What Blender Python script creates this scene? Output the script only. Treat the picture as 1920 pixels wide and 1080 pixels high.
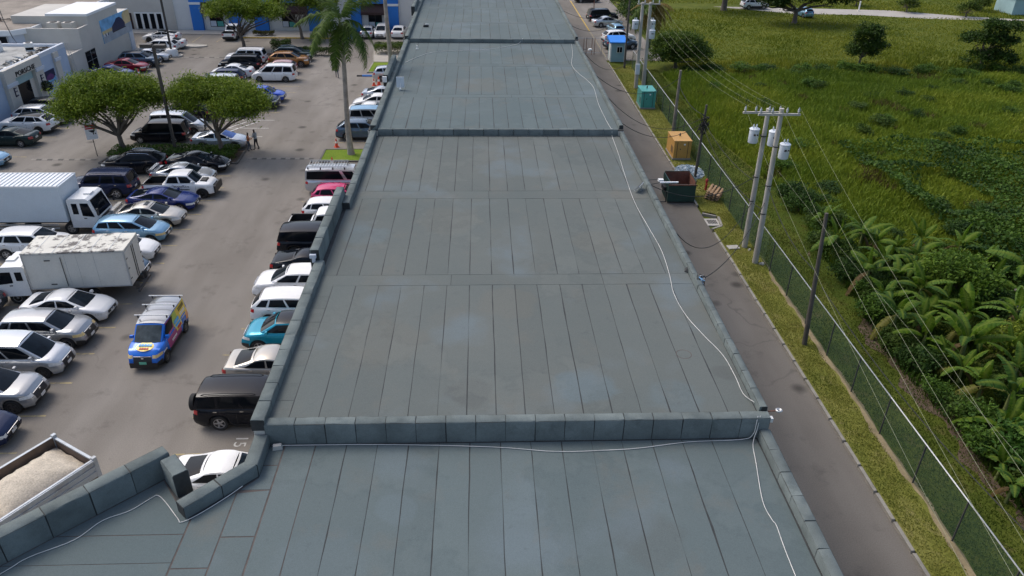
import bpy, math, random
import numpy as np
from mathutils import Vector, Matrix
rnd = random.Random(7)
nrg = np.random.default_rng(11)
PI = math.pi
R = math.radians
for o in list(bpy.data.objects): bpy.data.objects.remove(o)
S = bpy.context.scene
COL = S.collection

# ------------------------------------------------------------------ camera
cam = bpy.data.cameras.new('camera')
cam.sensor_width = 36.0
cam.lens = 36.0 * 1412.8 / 1920.0
cam.clip_start = 0.1
cam.clip_end = 5000
co = bpy.data.objects.new('camera', cam)
COL.objects.link(co)
pt, yw, rl = 0.52098, 0.04641, 0.01645
fwd = Vector((math.sin(yw) * math.cos(pt), math.cos(yw) * math.cos(pt), -math.sin(pt)))
rt = Vector((math.cos(yw), -math.sin(yw), 0))
up = rt.cross(fwd)
r2 = math.cos(rl) * rt + math.sin(rl) * up
u2 = -math.sin(rl) * rt + math.cos(rl) * up
M = Matrix((r2, u2, -fwd)).transposed().to_4x4()
M.translation = Vector((0, 0, 22.0))
co.matrix_world = M
S.camera = co

# ------------------------------------------------------------------ sky, sun, exposure
SUN = Vector((-0.52, 0.36, 0.80)).normalized()
el = math.asin(SUN.z)
az = math.atan2(SUN.x, SUN.y)
w = bpy.data.worlds.new('World')
S.world = w
w.use_nodes = True
nt = w.node_tree
nt.nodes.clear()
sk = nt.nodes.new('ShaderNodeTexSky')
sk.sky_type = 'NISHITA'
sk.sun_disc = False
sk.sun_elevation = el
sk.sun_rotation = az
sk.air_density = 1.0
sk.dust_density = 3.6
sk.ozone_density = 1.0
bg = nt.nodes.new('ShaderNodeBackground')
bg.inputs[1].default_value = 0.15
wo = nt.nodes.new('ShaderNodeOutputWorld')
nt.links.new(sk.outputs[0], bg.inputs[0])
nt.links.new(bg.outputs[0], wo.inputs[0])
sl = bpy.data.lights.new('sun', 'SUN')
sl.energy = 1.0
sl.angle = R(28)
sl.color = (1.0, 0.97, 0.93)
so = bpy.data.objects.new('sun', sl)
COL.objects.link(so)
so.rotation_euler = SUN.to_track_quat('Z', 'Y').to_euler()
so.location = (-40, 30, 70)
S.view_settings.view_transform = 'Standard'
S.view_settings.look = 'None'
S.view_settings.gamma = 1
S.view_settings.exposure = 0.5
S.view_settings.use_curve_mapping = False
S.render.engine = 'CYCLES'
S.cycles.max_bounces = 6
S.cycles.transparent_max_bounces = 12

# ------------------------------------------------------------------ materials
MATS = {}
def nn(nt, t, **kw):
    n = nt.nodes.new(t)
    for k, v in kw.items():
        setattr(n, k, v)
    return n
def noise(nt, vec, scale, detail=4, rough=.6):
    n = nn(nt, 'ShaderNodeTexNoise')
    n.inputs['Scale'].default_value = scale
    n.inputs['Detail'].default_value = detail
    n.inputs['Roughness'].default_value = rough
    nt.links.new(vec, n.inputs['Vector'])
    return n.outputs['Fac']
def ramp(nt, fac, stops):
    r = nn(nt, 'ShaderNodeValToRGB')
    e = r.color_ramp.elements
    while len(e) < len(stops): e.new(.5)
    for i, (p, c) in enumerate(stops):
        e[i].position = p
        e[i].color = (c[0], c[1], c[2], 1) if not isinstance(c, (int, float)) else (c, c, c, 1)
    nt.links.new(fac, r.inputs[0])
    return r.outputs[0]
def mixc(nt, a, b, fac, blend='MIX'):
    m = nn(nt, 'ShaderNodeMix', data_type='RGBA', blend_type=blend)
    if isinstance(fac, (int, float)): m.inputs[0].default_value = fac
    else: nt.links.new(fac, m.inputs[0])
    for s, v in ((6, a), (7, b)):
        if isinstance(v, (tuple, list)): m.inputs[s].default_value = (v[0], v[1], v[2], 1)
        else: nt.links.new(v, m.inputs[s])
    return m.outputs[2]
def newmat(name):
    m = bpy.data.materials.new(name)
    m.use_nodes = True
    t = m.node_tree
    b = t.nodes['Principled BSDF']
    geo = nn(t, 'ShaderNodeNewGeometry')
    MATS[name] = m
    return m, t, b, geo.outputs['Position']
def pm(name, col, rough=.6, metal=0., var=.18, scale=1.5, bump=0., bscale=40, coat=0., rand=0., fine=.1, fscale=25, spec=.5, stain=None):
    m, t, b, pos = newmat(name)
    c0 = tuple(x * (1 - var) for x in col)
    c1 = tuple(min(1, x * (1 + var)) for x in col)
    c = ramp(t, noise(t, pos, scale), [(.3, c0), (.7, c1)])
    if fine:
        c = mixc(t, c, ramp(t, noise(t, pos, fscale, 3), [(.25, 1 - fine), (.75, 1 + fine)]), 1.0, 'MULTIPLY')
    if rand:
        oi = nn(t, 'ShaderNodeObjectInfo')
        c = mixc(t, c, ramp(t, oi.outputs['Random'], [(0, 1 - rand), (1, 1 + rand)]), 1.0, 'MULTIPLY')
    if stain:
        sc, lo, hi, scol, ss = stain
        c = mixc(t, c, scol, ramp(t, noise(t, pos, ss, 6, .7), [(lo, 0.0), (hi, sc)]))
    t.links.new(c, b.inputs['Base Color'])
    b.inputs['Roughness'].default_value = rough
    b.inputs['Metallic'].default_value = metal
    b.inputs['Specular IOR Level'].default_value = spec
    if coat:
        b.inputs['Coat Weight'].default_value = coat
        b.inputs['Coat Roughness'].default_value = .06
    if bump:
        bn = nn(t, 'ShaderNodeBump')
        bn.inputs['Strength'].default_value = bump
        bn.inputs['Distance'].default_value = .02
        t.links.new(noise(t, pos, bscale, 5), bn.inputs['Height'])
        t.links.new(bn.outputs[0], b.inputs['Normal'])
    return m
def leafmat(name, tint=(1, 1, 1), trans=.3, rough=.6, spec=.18):
    m, t, b, pos = newmat(name)
    at = nn(t, 'ShaderNodeAttribute', attribute_name='Col')
    c = mixc(t, at.outputs['Color'], tint, 1.0, 'MULTIPLY')
    t.links.new(c, b.inputs['Base Color'])
    b.inputs['Roughness'].default_value = rough
    b.inputs['Specular IOR Level'].default_value = spec
    tr = nn(t, 'ShaderNodeBsdfTranslucent')
    t.links.new(c, tr.inputs[0])
    mx = nn(t, 'ShaderNodeMixShader')
    mx.inputs[0].default_value = trans
    t.links.new(b.outputs[0], mx.inputs[1])
    t.links.new(tr.outputs[0], mx.inputs[2])
    t.links.new(mx.outputs[0], t.nodes['Material Output'].inputs[0])
    return m
def paint(name, col, metal=.0, rough=.2):
    dk_ = max(col) < .06
    return pm('paint_' + name, col, rough=rough, metal=metal, var=.04, scale=2, fine=.03, coat=.18 if dk_ else .4, spec=.18 if dk_ else .3)

def asphalt(name, base, warm, dark, light, lane):
    m, t, b, pos = newmat(name)
    sep = nn(t, 'ShaderNodeMapping')
    sep.inputs['Scale'].default_value = (1, .22, 1)
    t.links.new(pos, sep.inputs[0])
    c = ramp(t, noise(t, pos, .11, 5), [(.3, base), (.7, warm)])
    c = mixc(t, c, light, ramp(t, noise(t, sep.outputs[0], .35, 3), [(.42, 0.0), (.75, lane)]))
    c = mixc(t, c, dark, ramp(t, noise(t, pos, .55, 6, .7), [(.56, 0.0), (.74, .55)]))
    c = mixc(t, c, ramp(t, noise(t, pos, 22, 4, .8), [(.25, .72), (.75, 1.28)]), 1.0, 'MULTIPLY')
    vo = nn(t, 'ShaderNodeTexVoronoi')
    vo.inputs['Scale'].default_value = .33
    t.links.new(pos, vo.inputs['Vector'])
    c = mixc(t, c, tuple(x * .45 for x in dark), ramp(t, vo.outputs['Distance'], [(.06, .7), (.16, 0.0)]))
    wp = nn(t, 'ShaderNodeVectorMath', operation='MULTIPLY_ADD')
    wn_ = nn(t, 'ShaderNodeTexNoise'); wn_.inputs['Scale'].default_value = .8; t.links.new(pos, wn_.inputs['Vector'])
    t.links.new(wn_.outputs['Color'], wp.inputs[0]); wp.inputs[1].default_value = (1.6, 1.6, 0); t.links.new(pos, wp.inputs[2])
    vc = nn(t, 'ShaderNodeTexVoronoi', feature='DISTANCE_TO_EDGE'); vc.inputs['Scale'].default_value = .085
    t.links.new(wp.outputs[0], vc.inputs['Vector'])
    crk = mixc(t, (0, 0, 0), ramp(t, vc.outputs['Distance'], [(.0015, .35), (.004, 0.0)]), ramp(t, noise(t, pos, .1, 3), [(.5, 0.0), (.6, 1.0)]))
    c = mixc(t, c, tuple(x * .7 for x in dark), crk)
    t.links.new(c, b.inputs['Base Color'])
    b.inputs['Roughness'].default_value = .88
    b.inputs['Specular IOR Level'].default_value = .25
    bn = nn(t, 'ShaderNodeBump')
    bn.inputs['Strength'].default_value = .25
    bn.inputs['Distance'].default_value = .01
    t.links.new(noise(t, pos, 60, 4), bn.inputs['Height'])
    t.links.new(bn.outputs[0], b.inputs['Normal'])
    return m
asphalt('asphalt_lot', (.15, .135, .116), (.197, .179, .156), (.066, .06, .053), (.265, .245, .218), .75)
asphalt('asphalt_alley', (.118, .105, .088), (.165, .147, .124), (.06, .054, .046), (.215, .196, .17), .6)

def roofmat(name, ca, cb_, blobs):
    m, t, b, pos = newmat(name)
    c = ramp(t, noise(t, pos, .16, 5), [(.3, ca), (.7, cb_)])
    nz = noise(t, pos, .9, 4, .6)
    for bx_, by_, br, bc, bs in blobs:       # old repairs and puddle stains, each with a shape of its own
        d = nn(t, 'ShaderNodeVectorMath', operation='DISTANCE')
        mp = nn(t, 'ShaderNodeMapping'); mp.inputs['Scale'].default_value = (1, 1, 0)
        t.links.new(pos, mp.inputs[0]); t.links.new(mp.outputs[0], d.inputs[0]); d.inputs[1].default_value = (bx_, by_, 0)
        a_ = nn(t, 'ShaderNodeMath', operation='MULTIPLY_ADD'); t.links.new(nz, a_.inputs[0]); a_.inputs[1].default_value = 1.1 * br; t.links.new(d.outputs['Value'], a_.inputs[2])
        s_ = nn(t, 'ShaderNodeMath', operation='DIVIDE'); t.links.new(a_.outputs[0], s_.inputs[0]); s_.inputs[1].default_value = br * 2
        c = mixc(t, c, bc, ramp(t, s_.outputs[0], [(.68, bs), (.82, 0.0)]))
    tide = noise(t, pos, .22, 6, .62)
    c = mixc(t, c, tuple(x * .8 for x in ca), ramp(t, tide, [(.515, 0.0), (.53, .2), (.545, 0.0)]))
    c = mixc(t, c, tuple(min(1, x * 1.12) for x in cb_), ramp(t, tide, [(.545, 0.0), (.57, .3), (.75, .12)]))
    c = mixc(t, c, (.125, .158, .172), ramp(t, noise(t, pos, .32, 3, .5), [(.56, 0.0), (.7, .6)]))
    c = mixc(t, c, (.14, .135, .115), ramp(t, noise(t, pos, .6, 5, .65), [(.55, 0.0), (.75, .5)]))
    c = mixc(t, c, (.06, .075, .078), ramp(t, noise(t, pos, 1.7, 6, .75), [(.6, 0.0), (.78, .45)]))
    c = mixc(t, c, ramp(t, noise(t, pos, 45, 3, .8), [(.25, .8), (.75, 1.2)]), 1.0, 'MULTIPLY')
    oi = nn(t, 'ShaderNodeObjectInfo')
    c = mixc(t, c, ramp(t, oi.outputs['Random'], [(0, .955), (1, 1.045)]), 1.0, 'MULTIPLY')
    t.links.new(c, b.inputs['Base Color'])
    b.inputs['Roughness'].default_value = .9
    b.inputs['Specular IOR Level'].default_value = .25
    bn = nn(t, 'ShaderNodeBump')
    bn.inputs['Strength'].default_value = .35
    bn.inputs['Distance'].default_value = .012
    t.links.new(noise(t, pos, 9, 6, .75), bn.inputs['Height'])
    t.links.new(bn.outputs[0], b.inputs['Normal'])
PB, DK, BR = (.114, .145, .152), (.092, .1, .094), (.128, .13, .113)
roofmat('roof_membrane', (.100, .117, .112), (.124, .134, .123), [(3.4, 19.9, 1.0, PB, .8), (-.4, 19.6, .8, DK, .6), (-5.3, 31.3, 1.1, PB, .6), (6.2, 19.2, .9, PB, .5), (1.0, 25.2, 1.2, BR, .5), (-3.6, 22.5, 1.5, BR, .5), (5.2, 30.5, 1.2, BR, .5), (-1.5, 33.0, 1.6, BR, .4), (2.6, 40, 1.4, PB, .4), (8.3, 20.5, .5, DK, .6), (7.6, 36, .9, BR, .7)])
roofmat('roof_membrane_blue', (.092, .121, .124), (.114, .139, .138), [(-2.4, 15.2, .6, PB, .7), (1.0, 15.4, .8, PB, .5), (4.4, 14, 1.0, DK, .35), (-4.2, 13.4, 1.2, PB, .5), (0, 56, 2, BR, .5), (4, 64, 2, BR, .4), (-3, 74, 2, PB, .5), (6.0, 59.5, 1.2, BR, .6)])
pm('roof_panel', (.13, .152, .148), .95, var=.2, scale=1.1, rand=.1, fine=.15, fscale=40, bump=.7, bscale=5, spec=.1, stain=(.5, .56, .75, (.06, .07, .068), 1.8))
pm('bitumen', (.03, .033, .033), .8, var=.3, scale=3)
pm('bitumen_brown', (.085, .07, .062), .9, var=.3, scale=3)
pm('wall_cream', (.50, .475, .425), .85, var=.06, scale=.5, fine=.05, stain=(.35, .55, .8, (.32, .29, .25), .7))
pm('wall_white', (.60, .60, .58), .85, var=.05, scale=.5, fine=.05, stain=(.3, .55, .8, (.4, .4, .38), .5))
pm('wall_bluegrey', (.36, .44, .56), .85, var=.06, scale=.6, fine=.05)
pm('wall_greyblue_trim', (.50, .54, .60), .85, var=.05, scale=.6)
pm('wall_blue', (.012, .15, .50), .6, var=.06, scale=.6)
pm('awning_brown', (.035, .014, .012), .7, var=.15, scale=2)
pm('white_trim', (.68, .68, .66), .6, var=.04)
pm('roof_white', (.70, .71, .71), .6, var=.03, scale=.6)
pm('roof_brown', (.26, .225, .185), .95, var=.22, scale=.45, fine=.2, fscale=6, stain=(.7, .52, .7, (.12, .1, .085), .35))
pm('roof_grey', (.35, .35, .33), .9, var=.2, scale=.5, stain=(.6, .52, .7, (.1, .1, .1), .6))
pm('glass_dark', (.006, .008, .011), .05, var=.1, fine=0, spec=.13)
pm('glass_ws', (.008, .013, .019), .05, var=.5, scale=1.2, fine=0, spec=.17)
pm('glass_tint', (.012, .015, .018), .06, var=.1, fine=0, spec=.2)
pm('glass_clear', (.045, .055, .055), .08, var=.5, scale=2.5, fine=0, spec=.5)
pm('black_trim', (.015, .015, .016), .5, var=.2)
pm('rubber', (.018, .018, .018), .85, var=.2)
pm('alloy', (.42, .42, .43), .35, metal=.7, var=.05)
pm('alloy_dark', (.08, .08, .085), .4, metal=.6, var=.05)
pm('steel_rim', (.30, .28, .25), .6, metal=.3, var=.2)
pm('chrome', (.7, .7, .7), .15, metal=1, var=.03, fine=0)
pm('lamp_clear', (.62, .62, .60), .12, var=.15, scale=12, coat=.6)
pm('lamp_amber', (.65, .48, .2), .2, var=.15, scale=8, coat=.5)
pm('lamp_red', (.38, .012, .015), .2, var=.1, coat=.6)
pm('plate', (.62, .62, .6), .5, var=.05)
pm('plate_green', (.12, .42, .3), .5, var=.05)
pm('kerb', (.26, .24, .205), .9, var=.2, scale=1.5, bump=.3, fine=.2)
pm('kerb_dark', (.11, .105, .095), .9, var=.25, scale=1.5, bump=.3)
pm('kerb_yellow', (.55, .36, .06), .8, var=.2, scale=2, stain=(.8, .5, .7, (.2, .17, .12), 2))
pm('concrete', (.40, .38, .34), .9, var=.14, scale=.8, fine=.12, bump=.2)
pm('concrete_pole', (.40, .375, .33), .85, var=.14, scale=1.1, fine=.12, stain=(.5, .55, .8, (.2, .18, .15), 1.5))
pm('wood_pole', (.085, .075, .062), .9, var=.25, scale=2, fine=.2, bump=.4)
pm('wood_pole_grey', (.2, .175, .145), .9, var=.22, scale=2, fine=.2, bump=.4)
pm('galv', (.42, .43, .43), .45, metal=.4, var=.12, scale=3)
pm('can_grey', (.58, .62, .66), .4, var=.06, scale=2, coat=.2)
pm('line_yellow', (.36, .29, .14), .85, var=.35, scale=2.5, stain=(.9, .45, .62, (.14, .125, .105), 3.5))
pm('line_white', (.5, .49, .46), .85, var=.25, scale=3, stain=(.8, .5, .68, (.16, .145, .125), 4))
pm('hump_pale', (.30, .275, .24), .9, var=.3, scale=3, stain=(.8, .45, .65, (.13, .115, .1), 3))
pm('line_blue', (.05, .13, .36), .8, var=.2, scale=3)
pm('cable_white', (.6, .59, .56), .6, var=.08)
pm('cable_black', (.012, .012, .013), .7, var=.2)
pm('wire_pale', (.26, .27, .17), .6, var=.1)
pm('lamp_pole', (.05, .042, .036), .6, var=.15)
pm('metal_green', (.055, .30, .26), .45, var=.08, coat=.2)
pm('metal_yellow', (.50, .27, .065), .5, var=.1, stain=(.5, .55, .75, (.3, .16, .06), 2))
pm('dumpster_green', (.012, .045, .035), .5, var=.2, stain=(.5, .58, .75, (.06, .045, .03), 2))
pm('rust', (.17, .07, .045), .9, var=.35, scale=1.8, fine=.25, stain=(.6, .5, .7, (.1, .075, .065), 3))
pm('hut_wall', (.27, .40, .42), .75, var=.06)
pm('hut_blue', (.01, .2, .68), .55, var=.06)
pm('cone_orange', (.62, .06, .02), .6, var=.1)
pm('cone_white', (.75, .74, .7), .6, var=.05)
pm('solar', (.02, .024, .04), .2, var=.2, scale=14)
pm('truck_white', (.66, .67, .66), .4, var=.05, scale=1, coat=.2, stain=(.3, .58, .8, (.45, .42, .36), 1.6))
pm('truck_box', (.56, .55, .50), .6, var=.07, scale=.7, stain=(.45, .55, .78, (.4, .36, .28), 1.3))
pm('truck_box_roof', (.62, .60, .53), .85, var=.08, scale=1, fine=.1, stain=(1.0, .49, .56, (.13, .12, .11), 1.35))
pm('truck_cont', (.50, .56, .60), .45, var=.05, scale=.8)
pm('truck_frame', (.06, .055, .05), .8, var=.25, stain=(.5, .55, .7, (.14, .11, .08), 2))
pm('bed_grey', (.36, .40, .44), .5, metal=.2, var=.1, scale=1.2, stain=(.6, .52, .7, (.2, .18, .16), 1.7))
pm('bed_brown', (.11, .08, .062), .9, var=.3, scale=2)
pm('gravel', (.5, .44, .35), .95, var=.12, scale=3, fine=.3, fscale=18, bump=1.0, bscale=14)
pm('bark', (.115, .095, .078), .95, var=.3, scale=3, bump=.6, bscale=14)
pm('palm_bark', (.25, .23, .205), .95, var=.3, scale=1.6, fine=.2, bump=.5, bscale=9)
pm('palm_dark', (.07, .055, .045), .95, var=.3, scale=2, bump=.5, bscale=9)
pm('stem_green', (.14, .17, .05), .7, var=.3, scale=3)
pm('stem_brown', (.13, .09, .055), .9, var=.35, scale=4)
pm('soil', (.09, .062, .042), .95, var=.35, scale=1.1, fine=.25, bump=.5)
pm('dirt_path', (.23, .18, .10), .95, var=.25, scale=1.3, fine=.2, fscale=14, bump=.4)
pm('pavement', (.36, .335, .295), .9, var=.12, scale=.5, fine=.1)
pm('skin', (.09, .05, .034), .6, var=.08)
pm('hair', (.01, .009, .008), .8, var=.1)
pm('cloth_orange', (.50, .16, .06), .85, var=.1)
pm('cloth_grey', (.27, .3, .33), .85, var=.15)
pm('cloth_black', (.018, .018, .02), .85, var=.15)
pm('cloth_jeans', (.05, .065, .09), .85, var=.15)
pm('print_yellow', (.68, .50, .03), .4, var=.05, coat=.5)
pm('print_magenta', (.30, .02, .15), .4, var=.06, coat=.5)
pm('print_lime', (.34, .46, .04), .4, var=.05, coat=.5)
pm('print_orange', (.62, .2, .03), .4, var=.05, coat=.5)
pm('print_cyan', (.02, .32, .66), .4, var=.05, coat=.5)
pm('print_white', (.75, .75, .75), .5, var=.03)
pm('print_black', (.012, .012, .014), .5, var=.1)
pm('print_red', (.45, .03, .03), .5, var=.05)
pm('print_purple', (.10, .03, .13), .5, var=.2, scale=3)
pm('print_navy', (.012, .018, .06), .4, var=.15)
pm('print_sky', (.16, .38, .62), .6, var=.35, scale=.8)
pm('print_sand', (.52, .42, .22), .6, var=.25, scale=1.2)
pm('print_road', (.30, .34, .38), .6, var=.15, scale=.8)
pm('plastic_trash', (.55, .62, .66), .4, var=.4, scale=6)
pm('plastic_blue', (.14, .30, .5), .4, var=.3, scale=4)
pm('pallet_wood', (.36, .23, .13), .9, var=.3, scale=6)
pm('fire_red', (.35, .03, .03), .5, var=.1)
pm('iron', (.05, .048, .046), .8, var=.2)
pm('sunshade', (.02, .10, .42), .4, var=.4, scale=6)
leafmat('leaf')
leafmat('leaf_gloss', rough=.55, trans=.35, spec=.1)
def grassmat(name, a, b_, c_, d_):
    m, t, b, pos = newmat(name)
    c = ramp(t, noise(t, pos, .35, 5, .65), [(.3, a), (.5, b_), (.72, c_)])
    c = mixc(t, c, d_, ramp(t, noise(t, pos, 1.1, 5, .7), [(.54, 0.0), (.74, .7)]))
    c = mixc(t, c, ramp(t, noise(t, pos, 16, 4, .8), [(.25, .6), (.75, 1.4)]), 1.0, 'MULTIPLY')
    t.links.new(c, b.inputs['Base Color'])
    b.inputs['Roughness'].default_value = .95
    b.inputs['Specular IOR Level'].default_value = .1
    bn = nn(t, 'ShaderNodeBump')
    bn.inputs['Strength'].default_value = .6
    bn.inputs['Distance'].default_value = .05
    t.links.new(noise(t, pos, 20, 4, .8), bn.inputs['Height'])
    t.links.new(bn.outputs[0], b.inputs['Normal'])
grassmat('verge_ground', (.10, .12, .022), (.155, .16, .033), (.22, .205, .06), (.26, .21, .10))
grassmat('strip_ground', (.045, .065, .01), (.07, .09, .013), (.10, .11, .02), (.12, .09, .04))
grassmat('field_ground', (.03, .05, .008), (.05, .075, .01), (.075, .095, .012), (.07, .055, .018))
grassmat('pasture_ground', (.06, .08, .012), (.085, .105, .015), (.12, .128, .02), (.08, .075, .018))
grassmat('lawn', (.10, .17, .018), (.14, .21, .025), (.18, .24, .03), (.17, .18, .035))
# thin green windscreen netting on the chain link
m, t, b, pos = newmat('fence_net')
b.inputs['Base Color'].default_value = (.035, .085, .06, 1)
b.inputs['Roughness'].default_value = .8
tr = nn(t, 'ShaderNodeBsdfTransparent')
mx = nn(t, 'ShaderNodeMixShader')
mx.inputs[0].default_value = .34
t.links.new(tr.outputs[0], mx.inputs[1])
t.links.new(b.outputs[0], mx.inputs[2])
t.links.new(mx.outputs[0], t.nodes['Material Output'].inputs[0])
for n_, c_, k_ in (('white', (.72, .72, .71), 0), ('pearl', (.66, .65, .61), .15), ('silver', (.50, .52, .54), .55), ('silver_grey', (.33, .34, .35), .55),
                   ('gunmetal', (.10, .105, .11), .5), ('black', (.006, .0075, .012), 0), ('navy', (.012, .02, .055), .1), ('blue', (.008, .022, .13), .1),
                   ('bright_blue', (.01, .06, .42), .1), ('light_blue', (.20, .36, .50), .45), ('teal', (.006, .26, .38), .3), ('red', (.22, .008, .02), .15),
                   ('pink', (.50, .035, .13), .05), ('rose', (.46, .28, .27), .4), ('brown', (.30, .14, .04), .3), ('dark_green', (.02, .035, .035), .2),
                   ('champagne', (.47, .44, .39), .45), ('greyblue', (.08, .12, .17), .4), ('van_blue', (.01, .13, .55), .1)):
    paint(n_, c_, k_)

# ------------------------------------------------------------------ mesh helpers
class MB:
    def __init__(s):
        s.v = []; s.f = []; s.m = []; s.mats = []
    def mi(s, mat):
        if mat not in s.mats: s.mats.append(mat)
        return s.mats.index(mat)
    def add(s, vs, fs, mat):
        k = len(s.v); i = s.mi(mat)
        s.v += [tuple(p) for p in vs]
        s.f += [tuple(j + k for j in f) for f in fs]
        s.m += [i] * len(fs)
        return s
    def box(s, c, d, mat, rz=0, taper=1.0):
        x, y, z = (q / 2 for q in d)
        ca, sa = math.cos(rz), math.sin(rz)
        vs = []
        for dz in (-1, 1):
            k = taper if dz > 0 else 1
            for dx, dy in ((-1, -1), (1, -1), (1, 1), (-1, 1)):
                px, py = dx * x * k, dy * y * k
                vs.append((c[0] + px * ca - py * sa, c[1] + px * sa + py * ca, c[2] + dz * z))
        return s.add(vs, [(3, 2, 1, 0), (4, 5, 6, 7), (0, 1, 5, 4), (1, 2, 6, 5), (2, 3, 7, 6), (3, 0, 4, 7)], mat)
    def bx(s, a, b, mat):
        return s.box([(a[i] + b[i]) / 2 for i in range(3)], [abs(b[i] - a[i]) for i in range(3)], mat)
    def prism(s, poly, z0, z1, mat):
        n = len(poly)
        a = sum(poly[i][0] * poly[(i + 1) % n][1] - poly[(i + 1) % n][0] * poly[i][1] for i in range(n))
        if a < 0: poly = poly[::-1]
        vs = [(x, y, z0) for x, y in poly] + [(x, y, z1) for x, y in poly]
        fs = [tuple(range(n - 1, -1, -1)), tuple(range(n, 2 * n))] + [(i, (i + 1) % n, n + (i + 1) % n, n + i) for i in range(n)]
        return s.add(vs, fs, mat)
    def tube(s, pts, rad, mat, n=8, cap=True):
        pts = [Vector(p) for p in pts]
        if isinstance(rad, (int, float)): rad = [rad] * len(pts)
        vs = []; prev = None
        for i, p in enumerate(pts):
            t = (pts[min(i + 1, len(pts) - 1)] - pts[max(i - 1, 0)]).normalized()
            if prev is None:
                a = t.cross(Vector((0, 0, 1)) if abs(t.z) < .9 else Vector((1, 0, 0))).normalized()
            else:
                a = (prev - t * prev.dot(t)).normalized()
            prev = a; b = t.cross(a)
            for k in range(n):
                q = 2 * PI * k / n
                vs.append(p + (a * math.cos(q) + b * math.sin(q)) * rad[i])
        fs = []
        for i in range(len(pts) - 1):
            for k in range(n):
                fs.append((i * n + k, i * n + (k + 1) % n, (i + 1) * n + (k + 1) % n, (i + 1) * n + k))
        if cap:
            fs.append(tuple(range(n - 1, -1, -1)))
            fs.append(tuple((len(pts) - 1) * n + k for k in range(n)))
        return s.add(vs, fs, mat)
    def lathe(s, prof, mat, n=16, axis='z', c=(0, 0, 0)):
        vs = []
        for r, h in prof:
            for k in range(n):
                q = 2 * PI * k / n
                a, b = r * math.cos(q), r * math.sin(q)
                p = (a, b, h) if axis == 'z' else (a, h, b)
                vs.append((p[0] + c[0], p[1] + c[1], p[2] + c[2]))
        fs = []
        for i in range(len(prof) - 1):
            for k in range(n):
                fs.append((i * n + k, i * n + (k + 1) % n, (i + 1) * n + (k + 1) % n, (i + 1) * n + k))
        return s.add(vs, fs, mat)
    def grid(s, P, mat, flip=False):
        nu, nv = len(P), len(P[0])
        vs = [p for row in P for p in row]
        fs = []
        for i in range(nu - 1):
            for j in range(nv - 1):
                f = (i * nv + j, (i + 1) * nv + j, (i + 1) * nv + j + 1, i * nv + j + 1)
                fs.append(f[::-1] if flip else f)
        return s.add(vs, fs, mat)
    def mesh(s, name, smooth=None):
        me = bpy.data.meshes.new(name)
        me.from_pydata(s.v, [], s.f)
        for mt in s.mats: me.materials.append(MATS[mt])
        me.polygons.foreach_set('material_index', s.m)
        if smooth is not None:
            me.polygons.foreach_set('use_smooth', [True] * len(s.f))
            me.set_sharp_from_angle(angle=R(smooth))
        me.update()
        return me
    def build(s, name, parent=None, smooth=None, loc=None):
        return ob(name, s.mesh(name, smooth), parent, loc)
def ob(name, me, parent=None, loc=None, rz=None):
    o = bpy.data.objects.new(name, me)
    COL.objects.link(o)
    if parent is not None: o.parent = parent
    if loc is not None: o.location = loc
    if rz is not None: o.rotation_euler = (0, 0, rz)
    return o
def thing(name, label, cat, loc=(0, 0, 0), rz=0, group=None):
    o = ob(name, None, None, loc, rz)
    return tag(o, label, cat, group)
def tag(o, label, cat, group=None, kind=None):
    o['label'] = label; o['category'] = cat
    if group: o['group'] = group
    if kind: o['kind'] = kind
    return o
def struct(o):
    o['kind'] = 'structure'
    return o
def sheet(name, poly, z, mat):
    me = bpy.data.meshes.new(name)
    n = len(poly)
    a = sum(poly[i][0] * poly[(i + 1) % n][1] - poly[(i + 1) % n][0] * poly[i][1] for i in range(n))
    if a < 0: poly = poly[::-1]
    me.from_pydata([(x, y, z) for x, y in poly], [], [tuple(range(n))])
    me.materials.append(MATS[mat])
    return me
def npmesh(name, V, F4=None, F3=None, col=None, mat='leaf', smooth=False):
    """fast mesh from numpy: V (n,3), F4 (m,4) or F3 (m,3), col (n,3)"""
    me = bpy.data.meshes.new(name)
    F = F4 if F4 is not None else F3
    k = F.shape[1]
    me.vertices.add(len(V)); me.vertices.foreach_set('co', V.astype(np.float32).ravel())
    me.loops.add(F.size); me.loops.foreach_set('vertex_index', F.astype(np.int32).ravel())
    me.polygons.add(len(F))
    me.polygons.foreach_set('loop_start', np.arange(0, F.size, k, dtype=np.int32))
    if smooth: me.polygons.foreach_set('use_smooth', np.ones(len(F), dtype=bool))
    if col is not None:
        a = me.attributes.new('Col', 'FLOAT_COLOR', 'POINT')
        c = np.ones((len(V), 4), np.float32); c[:, :3] = col
        a.data.foreach_set('color', c.ravel())
    me.materials.append(MATS[mat])
    me.update(calc_edges=True)
    me.validate()
    return me
def offset_path(pts, d):
    out = []
    for i, p in enumerate(pts):
        a = Vector(pts[max(i - 1, 0)]); b = Vector(pts[min(i + 1, len(pts) - 1)]); p = Vector(p)
        ns = []
        if i > 0: t = (p - a).normalized(); ns.append(Vector((-t.y, t.x)))
        if i < len(pts) - 1: t = (b - p).normalized(); ns.append(Vector((-t.y, t.x)))
        n = sum(ns, Vector((0, 0))).normalized()
        k = 1 / max(.35, n.dot(ns[0]))
        out.append((p.x + n.x * d * k, p.y + n.y * d * k))
    return out
def kerb_run(mb, pts, w, z0, z1, mat):
    a, b = offset_path(pts, w / 2), offset_path(pts, -w / 2)
    for i in range(len(pts) - 1):
        mb.prism([a[i], a[i + 1], b[i + 1], b[i]], z0, z1, mat)
FONT = {}
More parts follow.
